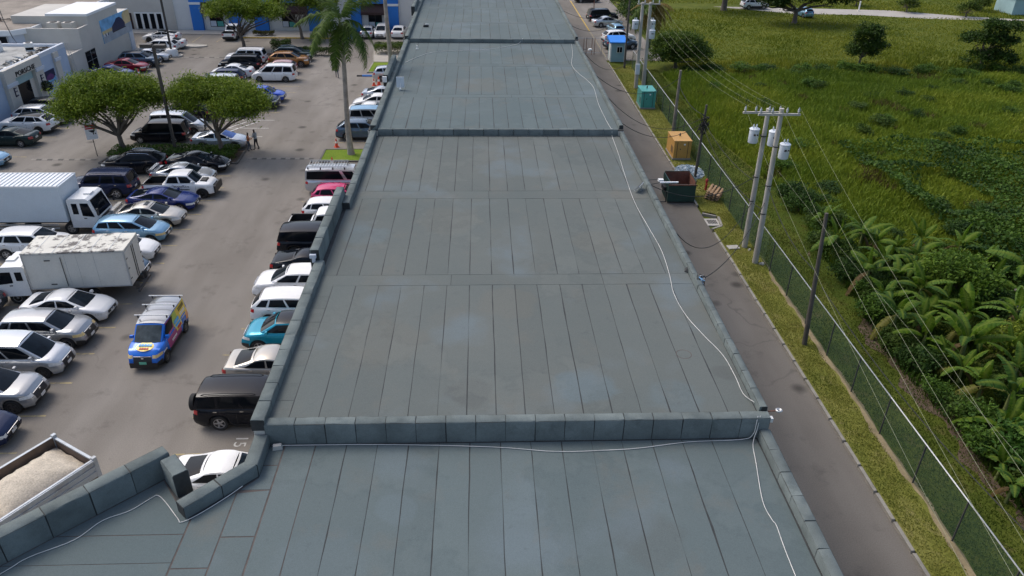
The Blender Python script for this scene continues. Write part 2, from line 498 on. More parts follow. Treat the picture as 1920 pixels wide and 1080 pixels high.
def textmesh(txt, size, mat, depth=.01, shear=0, spacing=1.0):
    cu = bpy.data.curves.new('lettering', 'FONT')
    cu.body = txt; cu.size = size; cu.extrude = depth; cu.align_x = 'CENTER'; cu.align_y = 'CENTER'; cu.shear = shear
    cu.space_character = spacing
    o = bpy.data.objects.new('tmp', cu); COL.objects.link(o)
    dg = bpy.context.evaluated_depsgraph_get()
    me = bpy.data.meshes.new_from_object(o.evaluated_get(dg))
    bpy.data.objects.remove(o); bpy.data.curves.remove(cu)
    me.name = 'lettering'
    me.materials.clear(); me.materials.append(MATS[mat])
    return me
# ================================================================== THE GROUND
struct(ob('ground', sheet('ground', [(-2500, -2500), (2500, -2500), (2500, 2500), (-2500, 2500)], -.06, 'pasture_ground')))
lot = struct(ob('parking_lot', sheet('parking_lot', [(-90, -60), (-6.6, -60), (-6.6, 170), (-90, 170)], 0, 'asphalt_lot')))
alley = struct(ob('alley_road', sheet('alley_road', [(8.6, -60), (15.7, -60), (15.7, 170), (8.6, 170)], 0, 'asphalt_alley')))
struct(ob('side_parking', sheet('side_parking', [(15.72, 95.2), (23, 95.2), (23, 170), (15.72, 170)], -.004, 'asphalt_lot')))

def wavy(x0, x1, y0, y1, step, amp, seed):
    r = random.Random(seed); L = []; n = int((y1 - y0) / step)
    ph = [r.uniform(0, 6) for _ in range(3)]
    for i in range(n + 1):
        y = y0 + (y1 - y0) * i / n
        L.append((y, amp * (math.sin(y * .9 + ph[0]) + .6 * math.sin(y * 2.3 + ph[1]) + .4 * math.sin(y * 5.1 + ph[2])) + r.uniform(-.03, .03)))
    return L
def ribbon(name, xa, xb, ys, z, mat, za=None):
    mb = MB()
    P = [[(xa(y), y, z), (xb(y), y, z)] for y in ys]
    mb.grid(P, mat, flip=True)
    return mb.build(name)
ys = [-40 + i * .5 for i in range(265)]
def kx(y):   # kerb line of the alley
    if 46.0 < y < 48.6: return 16.55
    return 15.72
fx = lambda y: 17.45 + .0105 * (y - 20)      # fence line
struct(ribbon('grass_verge', lambda y: kx(y) + .1, lambda y: fx(y), [y for y in ys if y < 92.2], .1, 'verge_ground'))
struct(ribbon('grass_strip', lambda y: fx(y), lambda y: 22.5, [y for y in ys if y < 92.2], .1, 'strip_ground'))
# worn earth track at the foot of the fence
wv = dict((round(y, 2), d) for y, d in wavy(0, 0, 10, 42, .4, .07, 3))
tk = sorted(wv)
fx = lambda y: 17.45 + .0105 * (y - 20)      # fence line
struct(ribbon('dirt_track', lambda y: fx(y) - .2 + 1.3 * wv[round(y, 2)] + .25 * max(0, (y - 36) / 6), lambda y: fx(y) + .1 + .8 * wv[round(y, 2)], tk, .104, 'dirt_path'))
def field_z(x, y):
    return .06 + .10 * math.sin(x * .31 + y * .17) + .07 * math.sin(x * .7 - y * .4)
mb = MB()
xs = [20.4 + i * 2.2 for i in range(60)]
P = [[(x if i else 20.4 + .5 * math.sin(y * .6) + .3 * math.sin(y * 1.7), y, (.09 if i == 0 else field_z(x, y) + .05)) for y in [-30 + j * 2.2 for j in range(54)]] for i, x in enumerate(xs)]
mb.grid(P, 'field_ground')
struct(mb.build('field', smooth=60))
struct(ob('pasture', sheet('pasture', [(23, 88.5), (400, 88.5), (400, 420), (23, 420)], -.02, 'pasture_ground')))
struct(ob('dirt_road', sheet('dirt_road', [(52, 128.5), (63, 128.0), (72, 125.2), (90, 123.2), (160, 118), (160, 119.4), (90, 124.6), (80, 127.5), (70, 132.5), (60, 133.5), (40, 135)], 0.0, 'pavement')))

# kerb stones along the alley: one object per length of kerb
kd = MB(); 
for i in range(66):
    y0 = -4 + i * 1.5
    if 45.9 < y0 + 1.5 and y0 < 48.7: continue
    if y0 > 92: continue
    o = MB().box((0, 0, 0), (.15, 1.485, .24), 'kerb', taper=.93).build('kerb_stone', alley, loc=(15.72 + rnd.uniform(-.01, .01), y0 + .75, .02))
    o.rotation_euler = (0, 0, rnd.uniform(-.006, .006))
for a, b in (((15.72, 46.0), (16.55, 46.5)), ((16.55, 46.58), (16.72, 48.0)), ((15.72, 48.6), (16.6, 48.1))):
    d = Vector(b) - Vector(a)
    MB().box((0, 0, 0), (d.length, .15, .24), 'kerb').build('kerb_stone', alley, loc=((a[0] + b[0]) / 2, (a[1] + b[1]) / 2, .02)).rotation_euler = (0, 0, math.atan2(d.y, d.x))
struct(ob('yellow_kerb_line', MB().box((15.9, 126, .04), (.1, 26, .1), 'kerb_yellow').mesh('yellow_kerb_line')))

# painted bay lines
def line(x0, y0, x1, y1, w_, mat='line_yellow', par=None):
    d = Vector((x1 - x0, y1 - y0)); n = Vector((-d.y, d.x)).normalized() * w_ / 2
    me = sheet('bay_line', [(x0 + n.x, y0 + n.y), (x1 + n.x, y1 + n.y), (x1 - n.x, y1 - n.y), (x0 - n.x, y0 - n.y)], .004, mat)
    return ob('bay_line', me, par or lot)
for k in range(-1, 13):
    y = 27.08 + 2.42 * k
    line(-25.2, y, -19.3 + rnd.uniform(-.2, .1), y + .03, .1)
    if k > 1: line(-31, y, -25.6, y, .1)
for k in range(14):
    y = 24.45 + 2.42 * k if k < 13 else 56.2
    line(-12.9 + rnd.uniform(-.2, .2), y, -8.3, y, .1)
for k in range(9):
    line(-24.8, 65.6 + 2.4 * k, -19.4, 65.6 + 2.4 * k, .1, 'line_white' if k < 3 else 'line_yellow')
for x0 in (-23.9, -22.9):
    line(x0 - .6, 65.8, x0 + 2.2, 70.2, .14, 'line_white')
for k in range(7):
    line(-12.9, 64.0 + 2.5 * k, -8.3, 64.0 + 2.5 * k, .1)
for k in range(6):
    line(-42.6, 60.4 + 2.5 * k if k < 4 else 84 + 2.5 * (k - 4), -37.2, 60.4 + 2.5 * k if k < 4 else 84 + 2.5 * (k - 4), .1)
for k in range(4):
    line(-42.6, 89.6 + 2.5 * k, -37.0, 89.6 + 2.5 * k, .1)
line(-34.9, 104.2, -34.9, 108.8, .1); line(-31.9, 104.2, -31.9, 108.8, .1); line(-16.9, 105.6, -16.4, 110, .1); line(-38, 104, -38, 108.8, .1)
for k in range(5): line(16.2, 101.5 + 3.1 * k, 20.5, 102.6 + 3.1 * k, .1)
line(15.96, 97, 15.96, 140, .1)
ob('accessible_bay', sheet('accessible_bay', [(-19.6, 107.0), (-17.0, 107.0), (-16.8, 109.9), (-19.4, 109.9)], .004, 'line_blue'), lot)
ob('accessible_mark', sheet('accessible_mark', [(-18.9, 107.5), (-17.9, 107.5), (-17.7, 108.3), (-18.2, 108.6), (-18.7, 108.3)], .008, 'line_white'), lot)
o = ob('bay_number', textmesh('15', .75, 'line_white', .0005), lot, (-10.4, 25.2, .006)); o.rotation_euler = (0, 0, R(-90))

# raised islands
def island(name, poly, kerbmat, topmat, zt=.12, w_=.14):
    root = ob(name, sheet(name, poly, zt - .03, topmat))
    struct(root)
    P = poly + [poly[0]]
    for i in range(len(poly)):
        a, b = Vector(P[i]), Vector(P[i + 1]); d = b - a
        n = max(1, round(d.length / 2.0))
        for j in range(n):
            c = a + d * ((j + .5) / n)
            MB().box((0, 0, 0), (d.length / n - .012, w_, zt + .06), kerbmat).build('kerb_stone', root, loc=(c.x, c.y, zt / 2 - .03)).rotation_euler = (0, 0, math.atan2(d.y, d.x))
    return root
isl1 = island('tree_island', [(-30.7, 58.8), (-19.75, 58.8), (-19.9, 61.9), (-30.3, 61.7)], 'kerb_dark', 'soil')
isl2 = island('palm_island', [(-13.2, 59.2), (-8.3, 59.3), (-8.3, 62.2), (-13.2, 62.0)], 'kerb_dark', 'lawn')
isl3 = island('grass_island', [(-13.0, 88.4), (-8.6, 88.6), (-8.6, 93.2), (-12.9, 93.2)], 'kerb', 'lawn')
island('paved_island', [(-12.9, 93.4), (-8.6, 93.4), (-8.6, 99.9), (-13.6, 99.9), (-13.4, 97)], 'kerb', 'pavement')
island('planted_island', [(-30.5, 95.9), (-20.6, 96.2), (-20.6, 97.8), (-30.5, 97.6)], 'kerb', 'soil')
def oval(cx, cy, a, b, n=14): return [(cx + a * math.cos(2 * PI * i / n), cy + b * math.sin(2 * PI * i / n)) for i in range(n)]
island('lamp_island', oval(-37.7, 96.1, 1.1, .75), 'concrete', 'concrete', .14)
island('cone_island', oval(-37.6, 101.6, 2.3, .8), 'concrete', 'concrete', .14)
pv = struct(MB().bx((-32.3, 106.9, -.1), (-19.8, 111.4, .12), 'pavement').build('front_pavement'))
struct(MB().bx((-60, 108.9, -.1), (-32.9, 111.4, .12), 'pavement').build('door_pavement'))
struct(MB().bx((-43.6, 84, -.1), (-42.9, 101.2, .12), 'pavement').build('wall_pavement'))
struct(MB().bx((-8.3, 13, -.1), (-6.9, 88, .14), 'pavement').build('shop_pavement'))
for i in range(6): MB().box((-31.3 + i * 2.05, 106.82, .03), (2.03, .15, .24), 'kerb_yellow').build('kerb_stone', pv)

def hump(x0, x1, y, label, n):
    t = thing('speed_hump', label, 'speed hump', ((x0 + x1) / 2, y, 0), 0, 'speed humps across the lanes')
    L = x1 - x0
    for i in range(n):
        w_ = L / n
        c = -L / 2 + (i + .5) * w_
        mb = MB(); pr = [(-.17, .004), (-.1, .04), (0, .05), (.1, .04), (.17, .004)]
        mb.grid([[(c - w_ / 2 + .01, a, b) for a, b in pr], [(c + w_ / 2 - .01, a, b) for a, b in pr]], 'kerb_dark' if i % 2 else 'hump_pale')
        mb.build('hump_segment', t, 40)
hump(-36.5, -31.3, 59.75, 'broken striped speed hump on the left lane beside the tree island', 12)
hump(-19.2, -13.8, 60.0, 'striped speed hump crossing the aisle between tree island and palm island', 14)
hump(-36.2, -30.7, 95.5, 'dark speed hump in the far lane beside the showroom wall', 9)
hump(-20.0, -13.7, 96.1, 'dark speed hump crossing the far end of the centre aisle', 10)

# ================================================================== THE LONG COMMERCIAL BUILDING
bld = thing('commercial_building', 'long low commercial building with stepped grey membrane roof running through the picture', 'building')
XL, XR = -6.95, 8.95
A_OUT = [(XR, 17.95), (XR, -6), (-16.5, -6), (-16.5, 9.95), (-9.35, 17.0), (-8.35, 15.95), (-8.2, 15.5), (XL, 16.8), (XL, 17.95)]
wl = MB()
wl.prism(A_OUT, -.1, 6.15, 'wall_cream')
wl.bx((XL, 17.96, -.1), (XR, 45.4, 6.8), 'wall_cream')
wl.bx((XL, 45.41, -.1), (XR, 70.4, 7.15), 'wall_cream')
wl.bx((XL, 70.41, -.1), (XR, 121, 7.45), 'wall_cream')
wl.build('wall', bld)
decks = {}
def deck(key, poly, z, mat='bitumen'):
    mb = MB(); mb.prism(poly, z - .05, z, mat)
    decks[key] = mb.build('roof_deck', bld)
def inset(p, d=.012): return p
deck('A', [(XR - .02, 17.93), (XR - .02, -5.9), (-16.4, -5.9), (-16.4, 9.95), (-9.35, 16.95), (-8.38, 15.9), (-8.18, 15.46), (XL + .02, 16.8), (XL + .02, 17.93)], 6.2)
deck('B', [(XL + .02, 17.98), (XR - .02, 17.98), (XR - .02, 45.38), (XL + .02, 45.38)], 6.85)
deck('C', [(XL + .02, 45.43), (XR - .02, 45.43), (XR - .02, 70.38), (XL + .02, 70.38)], 7.2)
deck('D', [(XL + .02, 70.43), (XR - .02, 70.43), (XR - .02, 120.9), (XL + .02, 120.9)], 7.5)

def strip(key, x0, x1, y0, y1, z, along='y', gap=None, jit=.007):
    """one roll of roofing felt laid on the deck, its edges a little uneven"""
    g0 = gap or rnd.choice((.008, .010, .012, .014, .020)) * (1 + max(0, (y0 - 20)) / 60); g1 = gap or .012
    L = (y1 - y0) if along == 'y' else (x1 - x0)
    n = max(2, int(L / .7)); vs = []
    h = .007
    jw = [rnd.uniform(0, 6.3) for _ in range(4)]
    for i in range(n + 1):
        s_ = i / n
        wv_ = lambda a: .006 * math.sin(s_ * L * .9 + jw[a]) + .004 * math.sin(s_ * L * 2.3 + jw[a + 1])
        j0, j1 = rnd.uniform(-jit, jit) + wv_(0), rnd.uniform(-jit, jit) + wv_(2)
        if rnd.random() < .08: j0 += .014
        if along == 'y':
            e = .008
            y = y0 + e + (y1 - y0 - 2 * e) * s_
            a, b = (x0 + g0 + j0, y), (x1 - g1 + j1, y)
        else:
            e = .01
            x = x0 + e + (x1 - x0 - 2 * e) * s_
            a, b = (x, y1 - g1 + j1), (x, y0 + g0 + j0)
        vs += [(a[0], a[1], 0), (a[0], a[1], h), (b[0], b[1], h), (b[0], b[1], 0)]
    fs = []
    for i in range(n):
        k = i * 4
        for q in range(3): fs.append((k + q, k + 4 + q, k + 5 + q, k + 1 + q))
    fs += [(0, 1, 2, 3), (n * 4 + 3, n * 4 + 2, n * 4 + 1, n * 4)]
    mb = MB(); mb.add([(x, y, zz + z + .001) for x, y, zz in vs], [f[::-1] for f in fs], 'roof_membrane' if key == 'B' else 'roof_membrane_blue')
    return mb.build('membrane_strip', decks[key])
def polystrip(key, poly, z):
    mb = MB(); mb.prism(poly, z + .001, z + .008, 'roof_membrane_blue')
    return mb.build('membrane_strip', decks[key])
XB = [-5.98 + .915 * i for i in range(16)]
def bay(key, xs, y0, y1, z, xl=-6.62, xr=8.68, left=True):
    if left: strip(key, xl, xs[0], y0, y1, z)
    for a, b in zip(xs[:-1], xs[1:]): strip(key, a, b, y0, y1, z)
    strip(key, xs[-1], xr, y0, y1, z)
def band(key, y0, y1, z, cuts, xl=-6.62, xr=8.68):
    q = [xl] + cuts + [xr]
    for a, b in zip(q[:-1], q[1:]): strip(key, a, b, y0, y1, z, 'x', gap=.008)
# section B
bay('B', XB, 18.34, 26.62, 6.85, left=False)
yy = 18.34
for i in range(9):
    y2 = min(26.62, yy + .93); strip('B', -6.6, XB[0], yy, y2, 6.85, 'x', gap=.007); yy = y2
band('B', 26.62, 27.5, 6.85, [-1.25, 5.0])
bay('B', [-5.98 + .915 * i for i in range(16)], 27.5, 35.5, 6.85)
band('B', 35.5, 36.5, 6.85, [.4])
bay('B', [-5.98 + .92 * i for i in range(16)], 36.5, 45.25, 6.85, xl=-6.4)
# section C
bay('C', [-5.6 + .92 * i for i in range(15)], 45.72, 52.7, 7.2, xl=-6.4)
band('C', 52.7, 53.45, 7.2, [2.2], xl=-6.4)
bay('C', [-5.45 + .92 * i for i in range(15)], 53.45, 61.7, 7.2, xl=-6.4)
band('C', 61.7, 62.55, 7.2, [-3.0], xl=-6.4)
bay('C', [-5.55 + .92 * i for i in range(15)], 62.55, 70.3, 7.2, xl=-6.4)
# section D
bay('D', [-5.5 + .92 * i for i in range(15)], 70.7, 78.0, 7.5, xl=-6.4)
band('D', 78.0, 78.8, 7.5, [3.0], xl=-6.4)
bay('D', [-5.4 + .92 * i for i in range(15)], 78.8, 86.2, 7.5, xl=-6.4)
band('D', 86.2, 87.0, 7.5, [-2.0], xl=-6.4)
bay('D', [-5.5 + .92 * i for i in range(15)], 87.0, 95.5, 7.5, xl=-6.4)
strip('D', -6.4, 8.68, 95.5, 120, 7.5)
# section A, the lower roof in front
XA = [-5.12 + .945 * i for i in range(14)]
for a, b in zip(XA[:-1], XA[1:]): strip('A', a, b, 3.0, 17.88, 6.2)
strip('A', XA[-1], 8.6, 3.0, 17.88, 6.2)
MB().prism([(-16.2, -5), (-5.09, -5), (-5.12, 17.86), (-6.5, 17.86), (-6.5, 16.55), (-8.0, 14.95), (-8.6, 15.7), (-9.2, 16.5), (-12.2, 13.6), (-16.2, 9.7)], 6.2, 6.203, 'bitumen_brown').build('seam_sealant', decks['A'])
polystrip('A', [(-6.03, 3), (-5.14, 3), (-5.14, 17.84), (-6.03, 17.84)], 6.203)
for a, b in ((3, 9.6), (9.63, 12.35), (12.39, 14.3), (14.34, 16.0)):
    polystrip('A', [(-6.96, a), (-6.08, a), (-6.08, b), (-6.96, min(b, 15.9))], 6.203)
polystrip('A', [(-6.9, 16.04), (-6.08, 16.04), (-6.08, 17.0), (-6.5, 17.0), (-6.5, 16.5)], 6.203)
polystrip('A', [(-6.08, 17.04), (-6.08, 17.84), (-6.5, 17.84), (-6.5, 17.04)], 6.203)
for a, b in ((3, 8.2), (8.24, 11.0), (11.04, 13.3)):
    polystrip('A', [(-7.93, a), (-7.0, a), (-7.0, b), (-7.93, b)], 6.203)
polystrip('A', [(-7.93, 13.34), (-7.0, 13.34), (-7.0, 15.92), (-7.93, 14.98)], 6.203)
polystrip('A', [(-7.98, 14.46), (-7.98, 14.93), (-8.6, 15.65), (-9.2, 16.45), (-11.25, 14.46)], 6.203)
for i in range(6):
    y1 = 14.43 - i * .93; y0 = y1 - .91
    lx = lambda y: -9.1 - (16.6 - y) * 1.007
    polystrip('A', [(-7.98, y0), (-7.98, y1), (lx(y1), y1), (lx(y0), y0)], 6.203)

# parapets: a core with felt-wrapped panels
PANEL = {}
def panel(L, wd, h, mat, sd):
    k = (round(L, 3), round(wd, 2), round(h, 2), mat, sd)
    if k in PANEL: return PANEL[k]
    r = random.Random(sd)
    c = .035
    mb = MB(); pr = [(-wd / 2, 0), (-wd / 2, h - c), (-wd / 2 + c, h), (wd / 2 - c, h), (wd / 2, h - c), (wd / 2, 0)]
    P = []
    for s_ in (0, .2, .5, .8, 1):
        P.append([(-L / 2 + L * s_ + (r.uniform(-.012, .012) if s_ in (0, 1) else 0), a + r.uniform(-.005, .005), b + (r.uniform(-.007, .007) if b else 0)) for a, b in pr])
    mb.grid(P, mat, flip=True)
    mb.add(P[0], [tuple(range(6))], mat); mb.add(P[4], [tuple(range(5, -1, -1))], mat)
    PANEL[k] = mb.mesh('parapet_panel', 50)
    return PANEL[k]
def parapet(p0, p1, wd, z0, z1, L=.93, mat='roof_panel', inner=1, gap=.026):
    """p0-p1 is the middle line of the wall"""
    a, b = Vector(p0), Vector(p1); d = b - a; ang = math.atan2(d.y, d.x)
    c = (a + b) / 2
    core = MB().box((0, 0, 0), (d.length - .01, wd - .02, z1 - z0 - .012), 'bitumen').build('parapet', bld, loc=(c.x, c.y, (z0 + z1) / 2 - .012))
    core.rotation_euler = (0, 0, ang)
    n = max(1, round(d.length / L)); l = d.length / n
    for i in range(n):
        o = ob('parapet_panel', panel(l - gap, wd, z1 - z0, mat, rnd.randrange(9)), core, (-d.length / 2 + (i + .5) * l, rnd.uniform(-.004, .004), -(z1 - z0) / 2 + .012 + rnd.uniform(-.004, .004)))
parapet((-6.62, 18.12), (8.95, 18.12), .37, 6.2, 6.98)
parapet((-6.79, 17.95), (-6.79, 28.3), .42, 6.75, 7.15, .97)
parapet((-6.98, 28.32), (-6.98, 35.25), .39, 6.75, 7.62, 1.15)
parapet((-6.6, 34.2), (-6.6, 45.4), .38, 6.75, 7.2, 1.25)
parapet((-6.6, 45.42), (-6.6, 70.4), .38, 7.1, 7.5, 1.5)
parapet((-6.93, 55.9), (-6.93, 62.3), .38, 7.1, 7.95, 1.3)
parapet((-6.6, 70.42), (-6.6, 120), .38, 7.4, 7.8, 3)
parapet((-6.93, 82.5), (-6.93, 89), .38, 7.4, 8.3, 1.6)
parapet((8.82, 18.32), (8.82, 45.35), .26, 6.75, 7.12, .95)
parapet((8.82, 45.7), (8.82, 70.4), .26, 7.1, 7.45, 1.2)
parapet((8.82, 70.75), (8.82, 120), .26, 7.4, 7.75, 3)
parapet((-6.35, 45.52), (8.6, 45.52), .24, 6.86, 7.26, .93)
parapet((-6.35, 70.52), (8.6, 70.52), .24, 7.21, 7.56, .93)
parapet((8.82, 2), (8.82, 17.92), .36, 6.1, 6.55, .95)
parapet((-6.72, 17.93), (-6.72, 16.6), .42, 6.1, 6.62, 1.3)
parapet((-6.68, 16.74), (-8.24, 15.12), .42, 6.1, 6.615, 1.1)
parapet((-9.14, 16.9), (-16.2, 9.94), .44, 6.1, 7.02, 1.05, gap=.03)
parapet((-8.97, 16.58), (-8.4, 15.92), .44, 6.1, 7.0, .98)
MB().bx((-7.16, 28.16, 7.3), (-6.9, 28.3, 7.46), 'wall_greyblue_trim').bx((-7.08, 28.18, 7.1), (-6.95, 28.3, 7.3), 'wall_greyblue_trim').build('cornice_bracket', bld)
MB().bx((-7.16, 55.7, 7.45), (-6.84, 55.88, 7.85), 'white_trim').build('cornice_bracket', bld)
MB().bx((8.96, 18.0, 6.75), (9.06, 18.14, 6.9), 'white_trim').build('cornice_bracket', bld)

# ================================================================== FAR SHOP FRONT
fb = thing('shop_building', 'pale shop building with blue pillars and brown awnings across the far end', 'building', (-30, 118, 0))
def F(mb, name, par=None, smooth=None):
    o = mb.build(name, par or fb, smooth)
    if par is None: o.location = (30, -118, 0)
    return o
F(MB().bx((-42.5, 111.7, -.1), (-8.4, 128, 9), 'wall_white'), 'wall')
F(MB().bx((-75, 111.9, -.1), (-42.52, 128, 9), 'wall_cream'), 'wall')
F(MB().bx((-75, 111.85, 8.6), (-8.4, 128.2, 9.2), 'roof_white'), 'roof')
for xa, xb, xc, xd in ((-40.1, -38.6, -35.0, -33.5), (-31.5, -29.6, -24.0, -22.2), (-18.05, -16.6, -12.85, -11.4)):
    for p, q in ((xa, xb), (xc, xd)):
        o = F(MB().bx((p, 111.2, 0), (q, 111.75, 3.55), 'wall_blue'), 'pillar')
        c = MB().bx((p - .04, 111.14, 3.552), (q + .04, 111.76, 3.85), 'white_trim').build('pillar_cap', o)
    F(MB().bx((xa - .02, 111.25, 3.852), (xd + .02, 111.76, 5.2), 'wall_blue'), 'fascia')
    mb = MB(); w0, w1 = xb + .02, xc - .02
    mb.grid([[(w0, 111.7, 3.84), (w0, 110.85, 2.75), (w0, 110.85, 2.4)], [(w1, 111.7, 3.84), (w1, 110.85, 2.75), (w1, 110.85, 2.4)]], 'awning_brown', flip=True)
    mb.add([(w0, 111.7, 3.84), (w0, 110.85, 2.75), (w0, 110.85, 2.4), (w0, 111.7, 2.4)], [(0, 1, 2, 3)], 'awning_brown')
    mb.add([(w1, 111.7, 3.84), (w1, 110.85, 2.75), (w1, 110.85, 2.4), (w1, 111.7, 2.4)], [(3, 2, 1, 0)], 'awning_brown')
    mb.add([(w0, 110.87, 2.41), (w1, 110.87, 2.41), (w1, 111.7, 2.41), (w0, 111.7, 2.41)], [(0, 1, 2, 3)], 'awning_brown')
    F(mb, 'awning')
    cx = (w0 + w1) / 2
    wn = F(MB().bx((cx - .95, 111.62, .55), (cx + .95, 111.74, 2.4), 'black_trim'), 'window')
    for k in range(2):
        MB().bx((cx - .88 + k * .9, 111.59, .62), (cx - .04 + k * .9, 111.63, 2.34), 'glass_dark').build('pane', wn)
    MB().bx((cx - .88, 111.57, .62), (cx - .1, 111.585, 1.35), 'wall_greyblue_trim').build('poster', wn)
    MB().bx((cx + .05, 111.57, .62), (cx + .86, 111.585, 1.3), 'metal_green').build('poster', wn)
dr = F(MB().bx((-48.1, 111.78, .1), (-44.1, 111.93, 2.35), 'white_trim'), 'door_frame')
for k in range(4):
    MB().bx((-47.85 + k * .95, 111.74, .18), (-47.25 + k * .95, 111.79, 2.2), 'glass_dark').build('glass_door', dr)
F(MB().bx((-49.1, 111.76, .12), (-48.5, 111.92, 2.25), 'awning_brown'), 'door')
F(MB().bx((-42.62, 111.6, 0), (-42.42, 111.72, 8.5), 'wall_cream'), 'corner_trim')

# ================================================================== DEALERSHIP SHOWROOM (left)
sb = thing('showroom_building', 'blue grey car showroom with lettered entrance at the left edge', 'building', (-52, 68, 0))
def G(mb, name, par=None, smooth=None):
    o = mb.build(name, par or sb, smooth)
    if par is None: o.location = (52, -68, 0)
    return o
G(MB().bx((-66, 48, -.1), (-43.75, 83.3, 3.85), 'wall_bluegrey'), 'wall')
G(MB().bx((-65.8, 48.2, 3.85), (-44.1, 83.0, 3.9), 'roof_grey'), 'roof')
pw = MB().bx((-44.05, 48, 3.852), (-43.752, 83.3, 4.25), 'wall_greyblue_trim').bx((-66, 83.0, 3.852), (-44.052, 83.3, 4.15), 'wall_greyblue_trim')
G(pw, 'parapet')
# entrance portal: pilasters and lintel around a recessed door
po = G(MB().bx((-43.75, 70.9, 0), (-43.35, 72.45, 4.3), 'wall_cream').bx((-43.75, 75.95, 0), (-43.35, 77.4, 4.3), 'wall_cream').bx((-43.75, 72.45, 3.3), (-43.35, 75.95, 4.3), 'wall_cream'), 'entrance_portal')
MB().bx((-43.74, 72.46, 2.5), (-43.7, 75.94, 3.29), 'hut_wall').build('transom_panel', po)
MB().bx((-43.74, 75.2, 0), (-43.7, 75.94, 2.5), 'wall_cream').build('side_panel', po)
MB().bx((-43.74, 72.46, 0), (-43.69, 75.19, 2.49), 'glass_dark').build('door', po)
for y0, y1, z in ((70.8, 72.5, 2.75), (76.0, 77.5, 3.0)):
    MB().bx((-43.349, y0, z), (-43.22, y1, z + .3), 'wall_greyblue_trim').build('ledge', po)
G(MB().bx((-43.749, 80.3, 0), (-43.55, 81.3, 3.85), 'wall_cream'), 'pilaster')
G(MB().bx((-43.549, 80.25, 3.0), (-43.42, 81.4, 3.3), 'wall_greyblue_trim'), 'ledge')
o = ob('lettering', textmesh('PORSCHE', .62, 'print_black', .03, spacing=1.12), po)
o.scale = (1.2, 1, 1)
o.matrix_local = Matrix.Translation((-43.32, 74.35, 3.58)) @ Matrix(((0, 0, 1, 0), (1, 0, 0, 0), (0, 1, 0, 0), (0, 0, 0, 1))) @ Matrix.Diagonal((1.2, 1, 1, 1))
for y in (71.7, 76.6):
    MB().bx((-43.349, y - .05, 1.75), (-43.28, y + .02, 2.6), 'print_navy').bx((-43.28, y, 1.8), (-43.24, y + .36, 1.9), 'print_navy').bx((-43.28, y, 2.2), (-43.24, y + .36, 2.28), 'print_navy').bx((-43.28, y, 2.5), (-43.24, y + .3, 2.57), 'print_navy').build('wall_lamp', po)
ps = G(MB().bx((-43.745, 77.75, 1.3), (-43.69, 79.95, 2.45), 'print_navy'), 'poster')
MB().bx((-43.69, 77.78, 1.32), (-43.684, 79.92, 1.72), 'print_sky').build('poster_print', ps)
MB().prism([(77.95, 1.6), (78.3, 2.0), (79.0, 2.15), (79.5, 1.95), (79.75, 1.65), (79.2, 1.5)], 0, .004, 'print_purple').build('poster_print', ps).matrix_local = Matrix(((0, 0, 1, -43.683), (1, 0, 0, 0), (0, 1, 0, 0), (0, 0, 0, 1)))
ld = MB()
for s_ in (-.18, .18): ld.tube([(-43.4, 83.9 + s_, 0.1), (-43.65, 83.55 + s_, 4.2)], .025, 'galv', 6)
for i in range(11):
    q = .06 + i * .085
    ld.tube([(-43.4 - .25 * q, 83.72 - .35 * q, .1 + 4.1 * q), (-43.4 - .25 * q, 84.08 - .35 * q, .1 + 4.1 * q)], .016, 'galv', 5)
tag(ld.build('ladder'), 'aluminium ladder leaning at the showroom corner', 'ladder')
# clutter on the showroom roof
def acunit(x, y, z, label, rz=0, s_=1.0, cream=False):
    t = thing('air_conditioner', label, 'air conditioner', (x, y, z), rz, 'rooftop air conditioners')
    m_ = 'wall_cream' if cream else 'white_trim'
    MB().bx((-.5 * s_, -.4 * s_, 0), (.5 * s_, .4 * s_, .95 * s_), m_).build('casing', t)
    MB().bx((-.44 * s_, -.41 * s_, .08), (.44 * s_, -.401 * s_, .42 * s_), 'glass_dark').build('grille', t)
    MB().lathe([(.3 * s_, .951 * s_), (.3 * s_, 1.0 * s_), (.05, 1.0 * s_)], 'black_trim', 12).build('fan', t)
    return t
acunit(-49.4, 80.8, 3.9, 'white air conditioner on the showroom roof at the left edge')
acunit(-46.3, 81.3, 3.9, 'white air conditioner beside the scrap heap on the showroom roof', .5, .8)
def heap(name, label, cat, c, rx, ry, n, mats, seed, h=.35):
    r = random.Random(seed); t = thing(name, label, cat, c)
    for i in range(n):
        a, d = r.uniform(0, 6.28), math.sqrt(r.random())
        x, y = rx * d * math.cos(a), ry * d * math.sin(a)
        mb = MB(); s_ = r.uniform(.25, .7)
        q = [(r.uniform(-s_, s_), r.uniform(-s_, s_), r.uniform(0, h) * (1.2 - d)) for _ in range(5)]
        mb.add(q + [(p[0], p[1], p[2] + .05) for p in q], [(0, 1, 2, 3), (5, 6, 7, 8), (0, 1, 6, 5), (1, 2, 7, 6), (2, 3, 8, 7), (3, 0, 5, 8)], r.choice(mats))
        o = mb.build('scrap_piece', t); o.location = (x, y, .02); o.rotation_euler = (r.uniform(-.3, .3), r.uniform(-.3, .3), r.uniform(0, 6))
    return t
heap('scrap_heap', 'heap of dark scrap on the showroom roof near the ladder', 'scrap', (-44.9, 80.6, 3.9), .7, 1.5, 22, ['black_trim', 'iron', 'wood_pole', 'awning_brown'], 3)
heap('scrap_heap', 'scattered dark scrap along the showroom parapet above the lettering', 'scrap', (-44.8, 75.6, 3.9), .5, 3.0, 22, ['black_trim', 'iron', 'roof_grey', 'galv'], 4)

